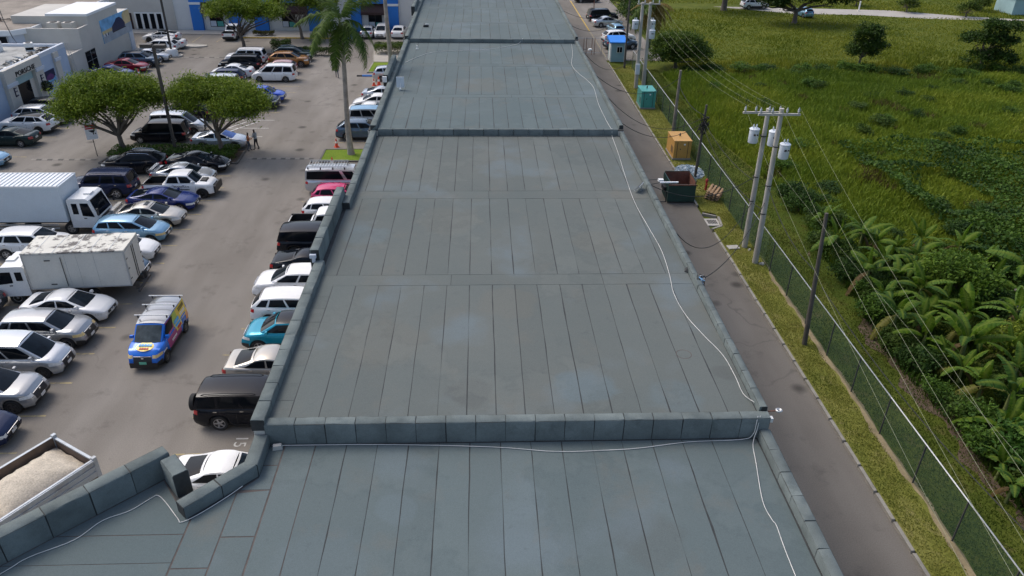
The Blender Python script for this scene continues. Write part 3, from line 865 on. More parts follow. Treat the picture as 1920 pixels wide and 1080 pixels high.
cb = thing('annex_building', 'cream annex with white flat roof and large mural of a car', 'building', (-48, 92, 0))
def H_(mb, name, par=None):
    o = mb.build(name, par or cb)
    if par is None: o.location = (48, -92, 0)
    return o
H_(MB().bx((-52, 89.5, -.1), (-43.72, 97.2, 5.8), 'wall_cream').bx((-50, 97.2, -.1), (-43.72, 100.3, 4.8), 'wall_cream').bx((-52, 83.6, -.1), (-43.72, 86.9, 2.78), 'wall_cream').bx((-52, 86.9, -.1), (-43.72, 89.5, 4.3), 'wall_cream').bx((-52, 86.9, 4.3), (-43.72, 87.1, 4.97), 'wall_cream').bx((-43.95, 87.1, 4.3), (-43.72, 89.5, 4.97), 'wall_cream'), 'wall')
H_(MB().bx((-48.2, 89.44, 5.8), (-43.66, 97.26, 6.06), 'roof_white'), 'roof')
H_(MB().bx((-51.9, 83.7, 2.78), (-43.9, 86.88, 2.81), 'pavement').bx((-43.9, 83.62, 2.78), (-43.7, 86.88, 2.9), 'wall_cream'), 'ledge')
wn = H_(MB().bx((-43.74, 87.05, .32), (-43.69, 89.5, 2.42), 'black_trim'), 'window')
for a in (0, 1):
    for b in (0, 1):
        MB().bx((-43.69, 87.1 + a * 1.2, .37 + b * 1.02), (-43.675, 88.22 + a * 1.2, 1.33 + b * 1.02), 'glass_dark').build('pane', wn)
MB().bx((-43.69, 88.24, .34), (-43.66, 88.28, 2.4), 'galv').bx((-43.69, 87.06, 1.36), (-43.662, 89.49, 1.385), 'galv').build('frame', wn)
mu = H_(MB().bx((-43.72, 92.0, 2.3), (-43.66, 100.15, 4.84), 'print_sky'), 'mural')
def flat(poly, x, mat, name, par):
    o = MB().prism(poly, 0, .004, mat).build(name, par)
    o.matrix_local = Matrix(((0, 0, 1, x), (1, 0, 0, 0), (0, 1, 0, 0), (0, 0, 0, 1)))
flat([(92.02, 2.32), (100.1, 2.32), (100.1, 3.35), (92.02, 3.25)], -43.655, 'print_road', 'mural_print', mu)
flat([(92.02, 3.26), (100.1, 3.36), (100.1, 3.75), (92.02, 3.62)], -43.654, 'print_sand', 'mural_print', mu)
flat([(98.2, 3.4), (100.12, 3.4), (100.12, 4.82), (98.6, 4.82), (97.9, 4.4)], -43.65, 'print_sand', 'mural_print', mu)
flat([(94.6, 3.12), (98.2, 3.12), (98.4, 3.5), (97.9, 4.05), (97.2, 4.4), (96.3, 4.42), (95.7, 4.1), (94.7, 3.7)], -43.646, 'print_navy', 'mural_print', mu)
flat([(94.7, 3.02), (98.4, 3.02), (98.5, 3.12), (94.6, 3.12)], -43.644, 'print_black', 'mural_print', mu)
for k in range(4): flat([(92.35 + k * .32, 3.02), (92.58 + k * .32, 3.02), (92.55 + k * .32, 3.3), (92.38 + k * .32, 3.3)], -43.642, 'print_black' if k % 2 else 'print_white', 'mural_print', mu)
H_(MB().bx((-43.72, 98.9, 0), (-43.6, 99.9, 2.25), 'wall_greyblue_trim'), 'side_door')
acunit(-46.9, 88.3, 4.3, 'left of the two cream air conditioners beside the white roof', 0, 1.15, True)
acunit(-45.3, 88.3, 4.3, 'right of the two cream air conditioners beside the white roof', 0, 1.15, True)

bb = thing('workshop_building', 'workshop with brown gravel roof and white fascia behind the showroom', 'building', (-60, 96, 0))
def J(mb, name, par=None):
    o = mb.build(name, par or bb)
    if par is None: o.location = (60, -96, 0)
    return o
poly = [(-78, 85.5), (-50.2, 85.5), (-48.9, 87.5), (-48.9, 107), (-78, 107)]
J(MB().prism([(-77.8, 85.8), (-50.4, 85.8), (-49.2, 87.6), (-49.2, 106.8), (-77.8, 106.8)], -.1, 4.45, 'wall_greyblue_trim'), 'wall')
rf = J(MB().prism(poly, 4.45, 4.98, 'roof_white'), 'fascia')
MB().prism([(-77.8, 85.7), (-50.3, 85.7), (-49.1, 87.6), (-49.1, 106.8), (-77.8, 106.8)], 4.98, 5.0, 'roof_brown').build('roof', rf)
for k in range(6):
    f_ = J(MB().bx((-53.6 - k * 2.9, 85.72, 2.3), (-50.9 - k * 2.9, 85.82, 4.3), 'glass_dark'), 'window')
    MB().bx((-50.9 - k * 2.9, 85.69, 2.3), (-50.8 - k * 2.9, 85.8, 4.3), 'galv').build('mullion', f_)
heap('scrap_heap', 'dark scrap lying on the brown workshop roof', 'scrap', (-54.0, 91.0, 5.0), 1.8, .8, 16, ['wood_pole', 'iron', 'awning_brown'], 8, .3)
tag(MB().tube([(-50.4, 84.4, 3.9), (-49.2, 84.4, 3.95), (-49.6, 84.6, 4.5), (-50.4, 85.3, 6.2), (-51.2, 86.3, 8.4)], .04, 'iron', 6).build('vent_pipe'), 'thin bent pipe standing beside the white fascia', 'pipe')
# ================================================================== VEHICLES
def lerp(a, b, t): return a + (b - a) * t
def interp(prof, x):
    """smooth-ish piecewise profile; prof sorted by first value"""
    if x <= prof[0][0]: return prof[0][1]
    for (a, za), (b, zb) in zip(prof[:-1], prof[1:]):
        if x <= b: return lerp(za, zb, (x - a) / (b - a))
    return prof[-1][1]
TYPES = {
 # t = metres behind the nose. top: body upper line; ws: windscreen base/top, rf: roof rear end, rb: rear glass base
 'sedan': dict(L=4.6, W=1.78, H=1.47, fo=.9, wb=2.68, r=.325, top=[(0, .62), (.05, .7), (.2, .79), (.5, .87), (.9, .94), (1.25, .985), (2.4, .98), (3.4, 1.01), (3.9, 1.05), (4.25, 1.06), (4.48, 1.03), (4.6, .9)], ws=(1.05, 1.98), rf=3.1, rb=4.02, win=[(.06, .45), (.49, .84)], belt=.0),
 'coupe': dict(L=4.7, W=1.84, H=1.45, fo=.95, wb=2.8, r=.34, top=[(0, .62), (.05, .7), (.25, .8), (.6, .89), (1.0, .95), (1.4, .99), (2.6, 1.0), (3.6, 1.04), (4.1, 1.08), (4.4, 1.09), (4.6, 1.06), (4.7, .92)], ws=(1.2, 2.15), rf=3.2, rb=4.35, win=[(.07, .46), (.5, .86)]),
 'hatch': dict(L=4.05, W=1.7, H=1.52, fo=.82, wb=2.55, r=.3, top=[(0, .68), (.08, .76), (.4, .88), (1.0, .98), (2.3, .99), (3.7, 1.04), (3.95, 1.02), (4.05, .9)], ws=(.92, 1.7), rf=3.6, rb=3.95, win=[(.07, .44), (.48, .8), (.83, .94)]),
 'mpv': dict(L=4.55, W=1.72, H=1.58, fo=.88, wb=2.75, r=.31, top=[(0, .64), (.05, .73), (.2, .83), (.5, .93), (1.05, 1.02), (2.5, 1.03), (4.2, 1.07), (4.45, 1.04), (4.55, .9)], ws=(.85, 1.9), rf=4.15, rb=4.46, win=[(.07, .40), (.44, .68), (.71, .93)]),
 'suv': dict(L=4.55, W=1.84, H=1.69, fo=.9, wb=2.66, r=.36, top=[(0, .80), (.05, .9), (.2, .99), (.6, 1.07), (1.15, 1.12), (2.5, 1.12), (3.6, 1.15), (4.2, 1.17), (4.45, 1.14), (4.55, .98)], ws=(1.02, 1.85), rf=3.95, rb=4.45, win=[(.06, .40), (.44, .73), (.77, .93)], clad=.48),
 'crossover': dict(L=4.75, W=1.88, H=1.68, fo=.92, wb=2.8, r=.37, top=[(0, .80), (.05, .9), (.2, 1.0), (.6, 1.08), (1.3, 1.13), (2.6, 1.12), (3.8, 1.16), (4.3, 1.19), (4.62, 1.16), (4.75, 1.0)], ws=(1.12, 2.05), rf=3.95, rb=4.6, win=[(.06, .40), (.44, .72), (.75, .92)], clad=.42),
 'bigsuv': dict(L=4.8, W=1.9, H=1.87, fo=.9, wb=2.79, r=.385, top=[(0, .90), (.06, 1.0), (.3, 1.1), (1.25, 1.17), (2.6, 1.15), (4.4, 1.16), (4.72, 1.14), (4.8, 1.0)], ws=(1.22, 1.75), rf=4.5, rb=4.74, win=[(.05, .38), (.42, .68), (.72, .95)], clad=.45),
 'minivan': dict(L=4.75, W=1.76, H=1.86, fo=.88, wb=2.85, r=.32, top=[(0, .74), (.06, .84), (.3, .96), (.85, 1.06), (2.4, 1.06), (4.5, 1.08), (4.7, 1.05), (4.75, .9)], ws=(.8, 1.75), rf=4.5, rb=4.7, win=[(.06, .36), (.39, .66), (.69, .96)]),
 'hiace': dict(L=4.75, W=1.7, H=1.98, fo=1.0, wb=2.57, r=.33, top=[(0, .85), (.05, .98), (.2, 1.08), (.45, 1.12), (2.4, 1.1), (4.6, 1.1), (4.72, 1.08), (4.75, .95)], ws=(.42, 1.1), rf=4.6, rb=4.72, win=[(.06, .26), (.32, .97)]),
 'panelvan': dict(L=4.35, W=1.74, H=1.84, fo=.86, wb=2.68, r=.31, top=[(0, .78), (.06, .88), (.3, .98), (.95, 1.1), (2.0, 1.12), (4.2, 1.12), (4.32, 1.1), (4.35, 1.0)], ws=(.9, 1.6), rf=4.2, rb=4.33, win=[(.06, .36)], clad=.5),
 'pickup': dict(L=5.25, W=1.8, H=1.78, fo=.9, wb=3.08, r=.375, top=[(0, .88), (.06, .98), (.35, 1.06), (1.3, 1.14), (2.4, 1.12), (3.5, 1.12), (3.62, 1.05), (5.1, 1.05), (5.25, 1.03)], ws=(1.25, 1.85), rf=3.2, rb=3.52, win=[(.05, .47), (.54, .94)], bed=3.62, clad=.46),
}
CACHE = {}
def make_type(kind):
    P = TYPES[kind]
    if kind in CACHE: return CACHE[kind]
    L, W, H, r = P['L'], P['W'], P['H'], P['r']
    X0 = L / 2
    xf, xr = X0 - P['fo'], X0 - P['fo'] - P['wb']
    ra = r + .06
    def zt(x): return interp(P['top'], X0 - x)
    def hw(x):
        df, dr_ = X0 - x, x + X0
        k = 1.0
        if df < .95: k -= .24 * (1 - df / .95) ** 2.3
        if dr_ < .7: k -= .16 * (1 - dr_ / .7) ** 2.2
        return W / 2 * k
    def zb(x):
        z = .21
        df, dr_ = X0 - x, x + X0
        if df < .5: z += .06 * (1 - df / .5)
        if dr_ < .5: z += .10 * (1 - dr_ / .5)
        for xc in (xf, xr):
            d = abs(x - xc)
            if d < ra: z = max(z, r + math.sqrt(max(0, ra * ra - d * d)) - .02)
        return z
    FR = [(.93, 0), (.985, .16), (1.0, .42), (.985, .74), (.955, .9), (.90, .98), (.6, 1.0), (0, 1.0)]
    def X(x, z):
        df, dr_ = X0 - x, x + X0
        if df < .6: x -= .11 * (1 - df / .6) ** 2 * min(1.6, abs((z - .5) / .3)) ** 1.7
        if dr_ < .5: x += .07 * (1 - dr_ / .5) ** 2 * min(1.6, abs((z - .58) / .35)) ** 1.7
        return x
    def sec(x):
        a, b, ww = zb(x), zt(x), hw(x)
        out = []
        for i, (k, f) in enumerate(FR):
            z = a + f * (b - a)
            if i == 7: z += .035 if X0 - x < P['ws'][0] + .2 else .012
            if i == 6: z += .018 if X0 - x < P['ws'][0] + .2 else .008
            out.append((k * ww, z))
        return out
    def side_y(x, z):
        s_ = sec(x)[:6]
        if z <= s_[0][1]: return s_[0][0]
        for (ya, za), (yb, zb_) in zip(s_[:-1], s_[1:]):
            if z <= zb_: return lerp(ya, yb, (z - za) / max(1e-6, zb_ - za))
        return s_[-1][0]
    # stations
    st = set()
    n = 22
    for i in range(n + 1): st.add(round(-X0 + L * i / n, 4))
    for xc in (xf, xr):
        for i in range(-7, 8): st.add(round(xc + ra * math.sin(i / 7 * PI / 2), 4))
    for d in (.04, .1, .18, .28, .42): st.add(round(X0 - d, 4)); st.add(round(-X0 + d, 4))
    xs = sorted(st)
    xs = [xs[0]] + [b for a, b in zip(xs[:-1], xs[1:]) if b - a > .012]
    body = MB(); clad = P.get('clad', 0)
    rows = []
    for x in xs:
        s_ = sec(x)
        row = [(X(x, z), -y, z) for y, z in s_] + [(X(x, z), y, z) for y, z in s_[:-1][::-1]]
        rows.append(row)
    bedx = X0 - P['bed'] if 'bed' in P else -99
    def addf(q):
        zc = sum(p[2] for p in q) / 4
        m_ = 'black_trim' if clad and zc < clad and abs(q[0][1]) > .3 * W else 'paint_white'
        body.add(q, [(0, 1, 2, 3)], m_)
    nv = len(rows[0])
    for i in range(len(rows) - 1):
        for j in range(nv - 1):
            if xs[i + 1] <= bedx - .02 and xs[i] > -X0 + .08 and 5 <= j <= 8: continue
            addf([rows[i][j], rows[i + 1][j], rows[i + 1][j + 1], rows[i][j + 1]])
    for row, fl in ((rows[0], 0), (rows[-1], 1)):
        for j in range(7):
            q = [row[j], row[j + 1], row[nv - 2 - j], row[nv - 1 - j]]
            body.add(q, [(0, 1, 2, 3)] if not fl else [(3, 2, 1, 0)], 'black_trim' if clad and j < 2 else 'paint_white')
    parts = []
    if 'paint_white' not in body.mats: body.mats.append('paint_white')
    # weld for smooth shading
    me = body.mesh('body')
    import bmesh
    bm = bmesh.new(); bm.from_mesh(me); bmesh.ops.remove_doubles(bm, verts=bm.verts, dist=.0008)
    bmesh.ops.recalc_face_normals(bm, faces=bm.faces)
    bm.to_mesh(me); bm.free()
    me.polygons.foreach_set('use_smooth', [True] * len(me.polygons)); me.set_sharp_from_angle(angle=R(38))
    parts.append(('body', me, 'body', None))
    under = MB().bx((-X0 + .35, -W / 2 + .16, .2), (X0 - .35, W / 2 - .16, .62), 'black_trim')
    parts.append(('underbody', under.mesh('underbody'), None, None))
    # cabin
    wsb, wst = P['ws']; rf, rb = P['rf'], P['rb']
    xb0, xt0, xt1, xb1 = X0 - wsb, X0 - wst, X0 - rf, X0 - rb
    hb, hr = W / 2 - .085, W / 2 - (.25 if H < 1.7 else .20 if H < 1.8 else .16)
    def side(u, v, s_):
        xa, xe = lerp(xb0, xt0, v), lerp(xb1, xt1, v)
        x = lerp(xa, xe, u)
        zbse = zt(lerp(xb0, xb1, u)) - .015
        ztop = H - .075 - (.10 if H < 1.6 else .06) * abs(2 * u - .9) ** 2.6
        yy = lerp(hb, hr, v ** 1.25) - .09 * max(0, 1 - u / .22) ** 2 * (.4 + .6 * (1 - v)) - .06 * max(0, (u - .8) / .2) ** 2
        return (x, s_ * yy, lerp(zbse, ztop, v))
    def roofp(u, s_):
        a = side(u, 1, 1)
        k = abs(s_)
        return (a[0], s_ * a[1], a[2] + .07 * (1 - k ** 2.6))
    def front(s_, v):
        a = side(0, v, 1)
        return (a[0] + .10 * (1 - s_ * s_) * (1 - .4 * v), s_ * a[1], a[2] + .07 * (1 - abs(s_) ** 2.6) * v)
    def rear(s_, v):
        a = side(1, v, 1)
        return (a[0] - .07 * (1 - s_ * s_) * (1 - .4 * v), s_ * a[1], a[2] + .07 * (1 - abs(s_) ** 2.6) * v)
    cab = MB()
    U = [0, .05, .12, .2, .3, .4, .5, .6, .7, .8, .88, .95, 1]; V = [0, .15, .4, .65, .85, 1]; SS = [-1, -.9, -.7, -.4, 0, .4, .7, .9, 1]
    for s_ in (-1, 1): cab.grid([[side(u, v, s_) for v in V] for u in U], 'paint_white', flip=s_ < 0)
    cab.grid([[front(q, v) for v in V] for q in SS], 'paint_white'); cab.grid([[rear(q, v) for v in V] for q in SS], 'paint_white', flip=True)
    me = cab.mesh('cabin')
    rp = MB().grid([[roofp(u, q) for q in SS] for u in U], 'paint_white').mesh('roof_panel')
    for m_ in (me, rp):
        bm = bmesh.new(); bm.from_mesh(m_); bmesh.ops.remove_doubles(bm, verts=bm.verts, dist=.0008)
        bmesh.ops.recalc_face_normals(bm, faces=bm.faces)
        if m_ is rp:
            for f in bm.faces:
                if f.normal.z < 0: f.normal_flip()
        bm.to_mesh(m_); bm.free()
        m_.polygons.foreach_set('use_smooth', [True] * len(m_.polygons)); m_.set_sharp_from_angle(angle=R(40))
    parts.append(('cabin', me, 'body', None))
    parts.append(('roof_panel', rp, 'roof', None))
    e = .012
    def glass(fn, A, B, off):
        return MB().grid([[tuple(fn(a, b)[i] + off[i] * e for i in range(3)) for b in B] for a in A], 'glass_dark')
    def lin(a, b, n): return [a + (b - a) * i / n for i in range(n + 1)]
    vtop = .9
    g = glass(front, lin(-.9, .9, 8), lin(.05, .93, 5), (.75, 0, .75)); g.mats = ['glass_ws']; parts.append(('windscreen', g.mesh('windscreen', 60), 'glass', None))
    g = glass(rear, lin(-.86, .86, 8), lin(.14 if H > 1.5 else .08, .9, 4), (-.8, 0, .7)); parts.append(('rear_window', g.mesh('rear_window', 60), 'glass_r', None))
    for s_ in (-1, 1):
        for (u0, u1) in P['win']:
            g = MB().grid([[tuple(side(u, v, s_)[i] + (0, s_, .25)[i] * e for i in range(3)) for v in lin(.1, .86, 4)] for u in lin(u0, u1, 5)], 'glass_dark', flip=s_ < 0)
            parts.append(('side_window', g.mesh('side_window', 60), 'glass_s', None))
    # lights wrapped round the corners
    def wrap(z0, z1, yin, xback, fr, s_, mat):
        xe = X0 if fr else -X0
        sg = 1 if fr else -1
        we = hw(xe) * .95
        rowsL = []
        for z in lin(z0, z1, 3):
            pts = [(X(xe, z) + sg * .01, s_ * y, z) for y in lin(yin, we, 2)]
            for x in lin(xe, xback, 5)[1:]:
                zz = min(z, zt(x) - .035)
                pts.append((X(x, zz), s_ * (side_y(x, zz) + .008), zz))
            rowsL.append(pts)
        return MB().grid(rowsL, mat, flip=(s_ > 0) == fr)
    zn, zr = zt(X0 - .1), zt(-X0 + .1)
    for s_ in (-1, 1):
        parts.append(('headlight', wrap(zn - .17, zn - .03, W * .27, X0 - .5, True, s_, 'lamp_clear').mesh('headlight', 60), 'head', None))
        parts.append(('taillight', wrap(zr - .28, zr - .08, W * .3, -X0 + .24, False, s_, 'lamp_red').mesh('taillight', 60), None, None))
    gz = zn - .14
    xg = X(X0, gz)
    gd = .26 if P.get('clad') or kind == 'minivan' else .1
    gr = MB().grid([[(X(X0, z) + .014, y, z) for z in lin(gz - gd, gz + .06, 4)] for y in lin(-W * .25, W * .25, 3)], 'black_trim')
    gr.box((X(X0, gz + .04) + .02, 0, gz + .05), (.02, W * .5, .025), 'chrome').box((X(X0, gz - .02) + .03, 0, gz - .02), (.02, .12, .08), 'chrome')
    parts.append(('grille', gr.mesh('grille'), None, None))
    gr = MB().grid([[(X(X0, z) + .014, y, z) for z in lin(.3, .44, 2)] for y in lin(-W * .3, W * .3, 3)], 'black_trim')
    parts.append(('air_intake', gr.mesh('air_intake'), None, None))
    parts.append(('number_plate', MB().box((X(X0, .5) + .02, 0, .5), (.02, .34, .13), 'plate').mesh('number_plate'), 'plate', None))
    parts.append(('number_plate', MB().box((X(-X0, .72) - .012, 0, .72), (.02, .36, .14), 'plate').mesh('number_plate'), None, None))
    for s_ in (-1, 1):
        m0 = side(.07, .14, s_)
        mr = MB().box((m0[0] - .02, m0[1] + s_ * .12, m0[2] + .05), (.13, .2, .13), 'paint_white', taper=.8).box((m0[0], m0[1] + s_ * .02, m0[2] + .02), (.06, .08, .04), 'black_trim')
        parts.append(('mirror', mr.mesh('mirror', 50), 'body', None))
        for u in (.40, .72):
            p = side(u, 0, s_); z = p[2] - .09
            parts.append(('door_handle', MB().box((p[0], s_ * (side_y(p[0], z) + .012), z), (.16, .03, .03), 'chrome').mesh('door_handle'), None, None))
    sm = MB()
    for s_ in (-1, 1):
        for u in (.02, .47, .82):
            x = side(u, 0, s_)[0]
            if abs(x - xr) < ra: x = xr + ra + .02
            zs = lin(.3, zt(x) - .05, 5)
            sm.grid([[(x + d, s_ * (side_y(x, z) + .004), z) for z in zs] for d in (0, .014)], 'black_trim', flip=s_ > 0)
    parts.append(('door_seam', sm.mesh('door_seam'), None, None))
    if 'bed' in P:
        xa, xe = -X0 + .1, bedx - .04
        bdm = MB(); yv = W / 2 * .86
        z0, z1 = .58, 1.06
        bdm.add([(xa, -yv, z0), (xe, -yv, z0), (xe, yv, z0), (xa, yv, z0), (xa, -yv, z1), (xe, -yv, z1), (xe, yv, z1), (xa, yv, z1)], [(0, 1, 2, 3), (4, 5, 1, 0), (5, 6, 2, 1), (6, 7, 3, 2), (7, 4, 0, 3)], 'black_trim')
        for s_ in (-1, 1): bdm.box(((xa + xe) / 2, s_ * (yv + .02), 1.07), (xe - xa, .09, .04), 'black_trim')
        parts.append(('cargo_bed', bdm.mesh('cargo_bed'), None, None))
    CACHE[kind] = dict(parts=parts, P=P, xf=xf, xr=xr, side=side, roofp=roofp, side_y=side_y, zt=zt, hw=hw, X=X, X0=X0, xt0=xt0, xt1=xt1, hr=hr)
    return CACHE[kind]

WH = {}
def wheel_mesh(r, rim):
    k = (r, rim)
    if k in WH: return WH[k]
    tw = .2 if r < .5 else .26
    ri = r * (.66 if rim != 'steel_rim' else .58)
    ty = MB().lathe([(ri, -tw / 2 + .02), (r * .93, -tw / 2), (r, -tw / 2 + .04), (r, tw / 2 - .04), (r * .93, tw / 2), (ri, tw / 2 - .02)], 'rubber', 24, 'y').mesh('wheel', 40)
    rm = MB().lathe([(ri, tw / 2 - .02), (ri * .93, tw / 2 - .03), (ri * .9, tw / 2 - .07), (.0, tw / 2 - .075)], 'black_trim' if rim == 'alloy' else 'iron', 24, 'y')
    rm.lathe([(ri * 1.0, tw / 2 - .018), (ri * .9, tw / 2 - .02), (ri * .9, tw / 2 - .05)], rim, 24, 'y')
    for i in range(5):
        a = 2 * PI * i / 5
        ca, sa = math.cos(a), math.sin(a)
        q = []
        for rr, ww in ((.04, .05), (ri * .92, .035 if rim != 'steel_rim' else .06)):
            for d in (-1, 1): q.append((rr * ca - d * ww * sa, tw / 2 - .03, rr * sa + d * ww * ca))
        rm.add(q, [(0, 1, 3, 2)], rim); rm.add(q, [(2, 3, 1, 0)], rim)
    rm.lathe([(.07, tw / 2 - .028), (.05, tw / 2 - .015), (0, tw / 2 - .012)], rim, 10, 'y')
    WH[k] = (ty, rm.mesh('rim', 40))
    return WH[k]
def wheels(t, xs, ytr, r, rim):
    ty, rm = wheel_mesh(r, rim)
    for x in xs:
        for s_ in (-1, 1):
            o = ob('wheel', ty, t, (x, s_ * ytr, r))
            if s_ < 0: o.rotation_euler = (0, 0, PI)
            ob('rim', rm, o)
def setmat(o, frm, to):
    for sl_ in o.material_slots:
        if sl_.material == MATS[frm]:
            sl_.link = 'OBJECT'; sl_.material = MATS[to]
def car(kind, col, x, y, hd, label, name='parked_car', cat='car', rim='alloy', rails=False, roof=None, glass=None, head=None, spare=False, plate=None, spoiler=False, ws=None, sunroof=False, group='cars parked in the lot'):
    T = make_type(kind); P = T['P']
    t = thing(name, label, cat, (x, y, 0), R(hd), group)
    for nm, me, role, _ in T['parts']:
        o = ob(nm, me, t)
        if role == 'body': setmat(o, 'paint_white', 'paint_' + col)
        elif role == 'roof': setmat(o, 'paint_white', roof or 'paint_' + col)
        elif role in ('glass', 'glass_r', 'glass_s') and (glass or (ws and role == 'glass')): setmat(o, 'glass_ws' if role == 'glass' else 'glass_dark', ws if (ws and role == 'glass') else glass)
        elif role == 'head' and head: setmat(o, 'lamp_clear', head)
        elif role == 'plate' and plate: setmat(o, 'plate', plate)
    wheels(t, (T['xf'], T['xr']), P['W'] / 2 - .12, P['r'], rim)
    H = P['H']
    if rails:
        for s_ in (-1, 1):
            pts = [T['roofp'](u, s_ * .9) for u in (.08, .12, .3, .6, .88, .93)]
            pts = [(p[0], p[1], p[2] + (.0 if i in (0, 5) else .06)) for i, p in enumerate(pts)]
            MB().tube(pts, .02, 'black_trim' if rails is True else rails, 6).build('roof_rail', t, 50)
    if spare:
        o = ob('spare_wheel', MB().lathe([(0, -.1), (.33, -.1), (.38, -.06), (.38, .1), (.3, .12)], 'rubber', 20, 'y').lathe([(0, -.105), (.27, -.105), (.28, -.095)], 'gunmetal' if 'gunmetal' in MATS else 'black_trim', 20, 'y').mesh('spare_wheel', 40), t, (-T['X0'] - .12, -.15, 1.0))
        o.rotation_euler = (0, 0, R(-90))
    if spoiler:
        z0 = T['zt'](-T['X0'] + .25)
        w_ = P['W'] / 2 - .15
        MB().box((-T['X0'] + .2, 0, z0 + .17), (.26, 2 * w_, .03), 'paint_' + col).box((-T['X0'] + .22, -w_ + .06, z0 + .08), (.2, .04, .17), 'paint_' + col).box((-T['X0'] + .22, w_ - .06, z0 + .08), (.2, .04, .17), 'paint_' + col).build('spoiler', t)
    if sunroof:
        P_ = [[tuple(T['roofp'](u, q)[i] + (0, 0, .006)[i] for i in range(3)) for q in (-.5, -.2, .2, .5)] for u in (.14, .25, .38)]
        MB().grid(P_, 'glass_tint').build('sunroof', t)
    return t

# ---- column beside the main aisle, noses to the aisle (near to far)
car('sedan', 'navy', -22.25, 25.55, 2, 'dark navy sedan nose at the left edge nearest the tipper truck')
car('crossover', 'silver_grey', -22.35, 28.1, 1, 'silver grey SUV with wide black grille, nearest whole front on the left edge', rim='alloy_dark')
car('minivan', 'silver', -22.35, 30.75, -1, 'silver minivan with dark windscreen between two silver SUVs at left', rim='alloy_dark')
car('suv', 'silver_grey', -22.2, 33.15, -1, 'older silver SUV with amber headlights beside the white saloon', head='lamp_amber')
car('sedan', 'white', -22.2, 35.55, -2, 'white saloon with black windscreen parked in front of the dirty box truck', rim='alloy_dark')
car('hatch', 'greyblue', -21.75, 40.0, 0, 'grey blue hatchback mostly hidden behind the dirty box truck')
car('sedan', 'white', -22.35, 42.45, 0, 'white sedan nose with black grille behind the dirty box truck', rim='alloy_dark')
car('mpv', 'light_blue', -22.55, 45.1, -1, 'light blue estate car beside the white container truck cab', head='lamp_amber')
car('sedan', 'champagne', -22.4, 47.5, -1, 'champagne silver sedan with sunroof and boot spoiler', spoiler=True, sunroof=True)
car('coupe', 'blue', -22.35, 50.05, -1, 'dark blue sedan with chrome window line beside the white pickup')
car('sedan', 'silver', -22.6, 54.95, -1, 'silver sedan with dark tail between white pickup and black fastback', spoiler=True)
car('coupe', 'black', -22.3, 57.5, -2, 'black fastback sedan parked against the hedge island', rim='alloy_dark')
# ---- second column, back to back with the first
car('bigsuv', 'navy', -27.6, 52.55, 180, 'navy blue SUV with roof rails showing its tail beside the container truck', rails=True)
car('crossover', 'black', -27.1, 57.15, 182, 'black SUV with chrome window trim by the left end of the hedge', rails='chrome')
car('suv', 'white', -27.75, 43.0, 0, 'white SUV at the left edge behind the dirty box truck')
car('sedan', 'gunmetal', -28.3, 35.9, 180, 'dark grey car tail just showing at the left edge by the box truck')
# ---- along the showroom
car('hatch', 'light_blue', -39.6, 58.5, 0, 'pale blue car nose at the left edge below the dark sedan')
car('sedan', 'dark_green', -40.0, 63.55, 178, 'dark green black sedan showing its tail at the left edge')
car('crossover', 'white', -40.2, 66.95, 178, 'white SUV with black glass roof beside the showroom', roof='glass_dark', rim='alloy_dark')
car('crossover', 'silver', -40.2, 69.4, 0, 'silver SUV facing out between white SUV and black SUV at the showroom')
car('crossover', 'black', -40.4, 71.9, 0, 'black SUV parked right before the showroom door')
car('sedan', 'blue', -40.6, 85.4, 0, 'dark blue car roof peeping over the left tree')
car('sedan', 'red', -40.15, 88.6, -1, 'dark red sedan below the mural wall')
car('suv', 'greyblue', -39.7, 91.2, 0, 'steel blue SUV with black roof next to the red sedan', roof='paint_black')
car('sedan', 'silver', -39.45, 93.7, 0, 'pale silver sedan between blue SUV and lamp post island')
car('suv', 'white', -39.85, 97.9, 180, 'white SUV behind the lamp post base below the mural')
car('sedan', 'white', -39.9, 100.6, 180, 'white car half hidden behind the white SUV near the oval island')
tes = car('coupe', 'white', -42.0, 104.6, 180, 'white sedan with lettering on its side before the glass doors', rim='alloy_dark', roof='glass_dark')
# ---- middle lot beyond the hedge island
car('sedan', 'silver', -22.2, 62.95, 0, 'silver sedan with bright blue windscreen shade behind the hedge', ws='sunshade')
car('minivan', 'black', -27.75, 64.5, 180, 'black minivan just behind the hedge under the left tree')
car('minivan', 'silver', -27.0, 66.95, 0, 'silver minivan parked next to the black minivan behind the hedge')
car('crossover', 'black', -27.6, 70.6, 180, 'black car half hidden under the right tree behind the minivans')
car('hatch', 'silver', -23.9, 72.2, 0, 'silver car seen through the branches of the right tree')
car('suv', 'navy', -22.1, 74.55, 0, 'dark navy SUV nose beside the right tree crown')
car('hatch', 'bright_blue', -21.85, 76.95, 0, 'bright blue hatchback nose behind the navy SUV')
car('minivan', 'silver', -27.6, 80.3, 180, 'silver minivan roof showing just above the right tree crown')
car('suv', 'navy', -27.7, 83.2, 180, 'navy car with red tail lamps above the right tree crown')
car('sedan', 'white', -27.65, 86.3, 180, 'white sedan tail between black SUV and white van in the far rows')
car('bigsuv', 'black', -27.6, 89.2, 180, 'black SUV nose out beside the large white off-roader')
car('bigsuv', 'white', -27.8, 92.4, 180, 'white off-roader SUV with black glass beside the clipped bush', rails=True)
car('minivan', 'white', -22.7, 84.85, 180, 'white van seen from the side alone at the aisle in the far rows')
car('hatch', 'rose', -23.0, 88.1, 180, 'rose pink hatchback behind the white van in the far rows')
car('crossover', 'brown', -22.5, 91.6, 0, 'bronze brown SUV next to the rose hatchback')
car('crossover', 'dark_green', -22.7, 94.3, 0, 'dark green SUV with chrome window line beside the far shrubs', rails='chrome')
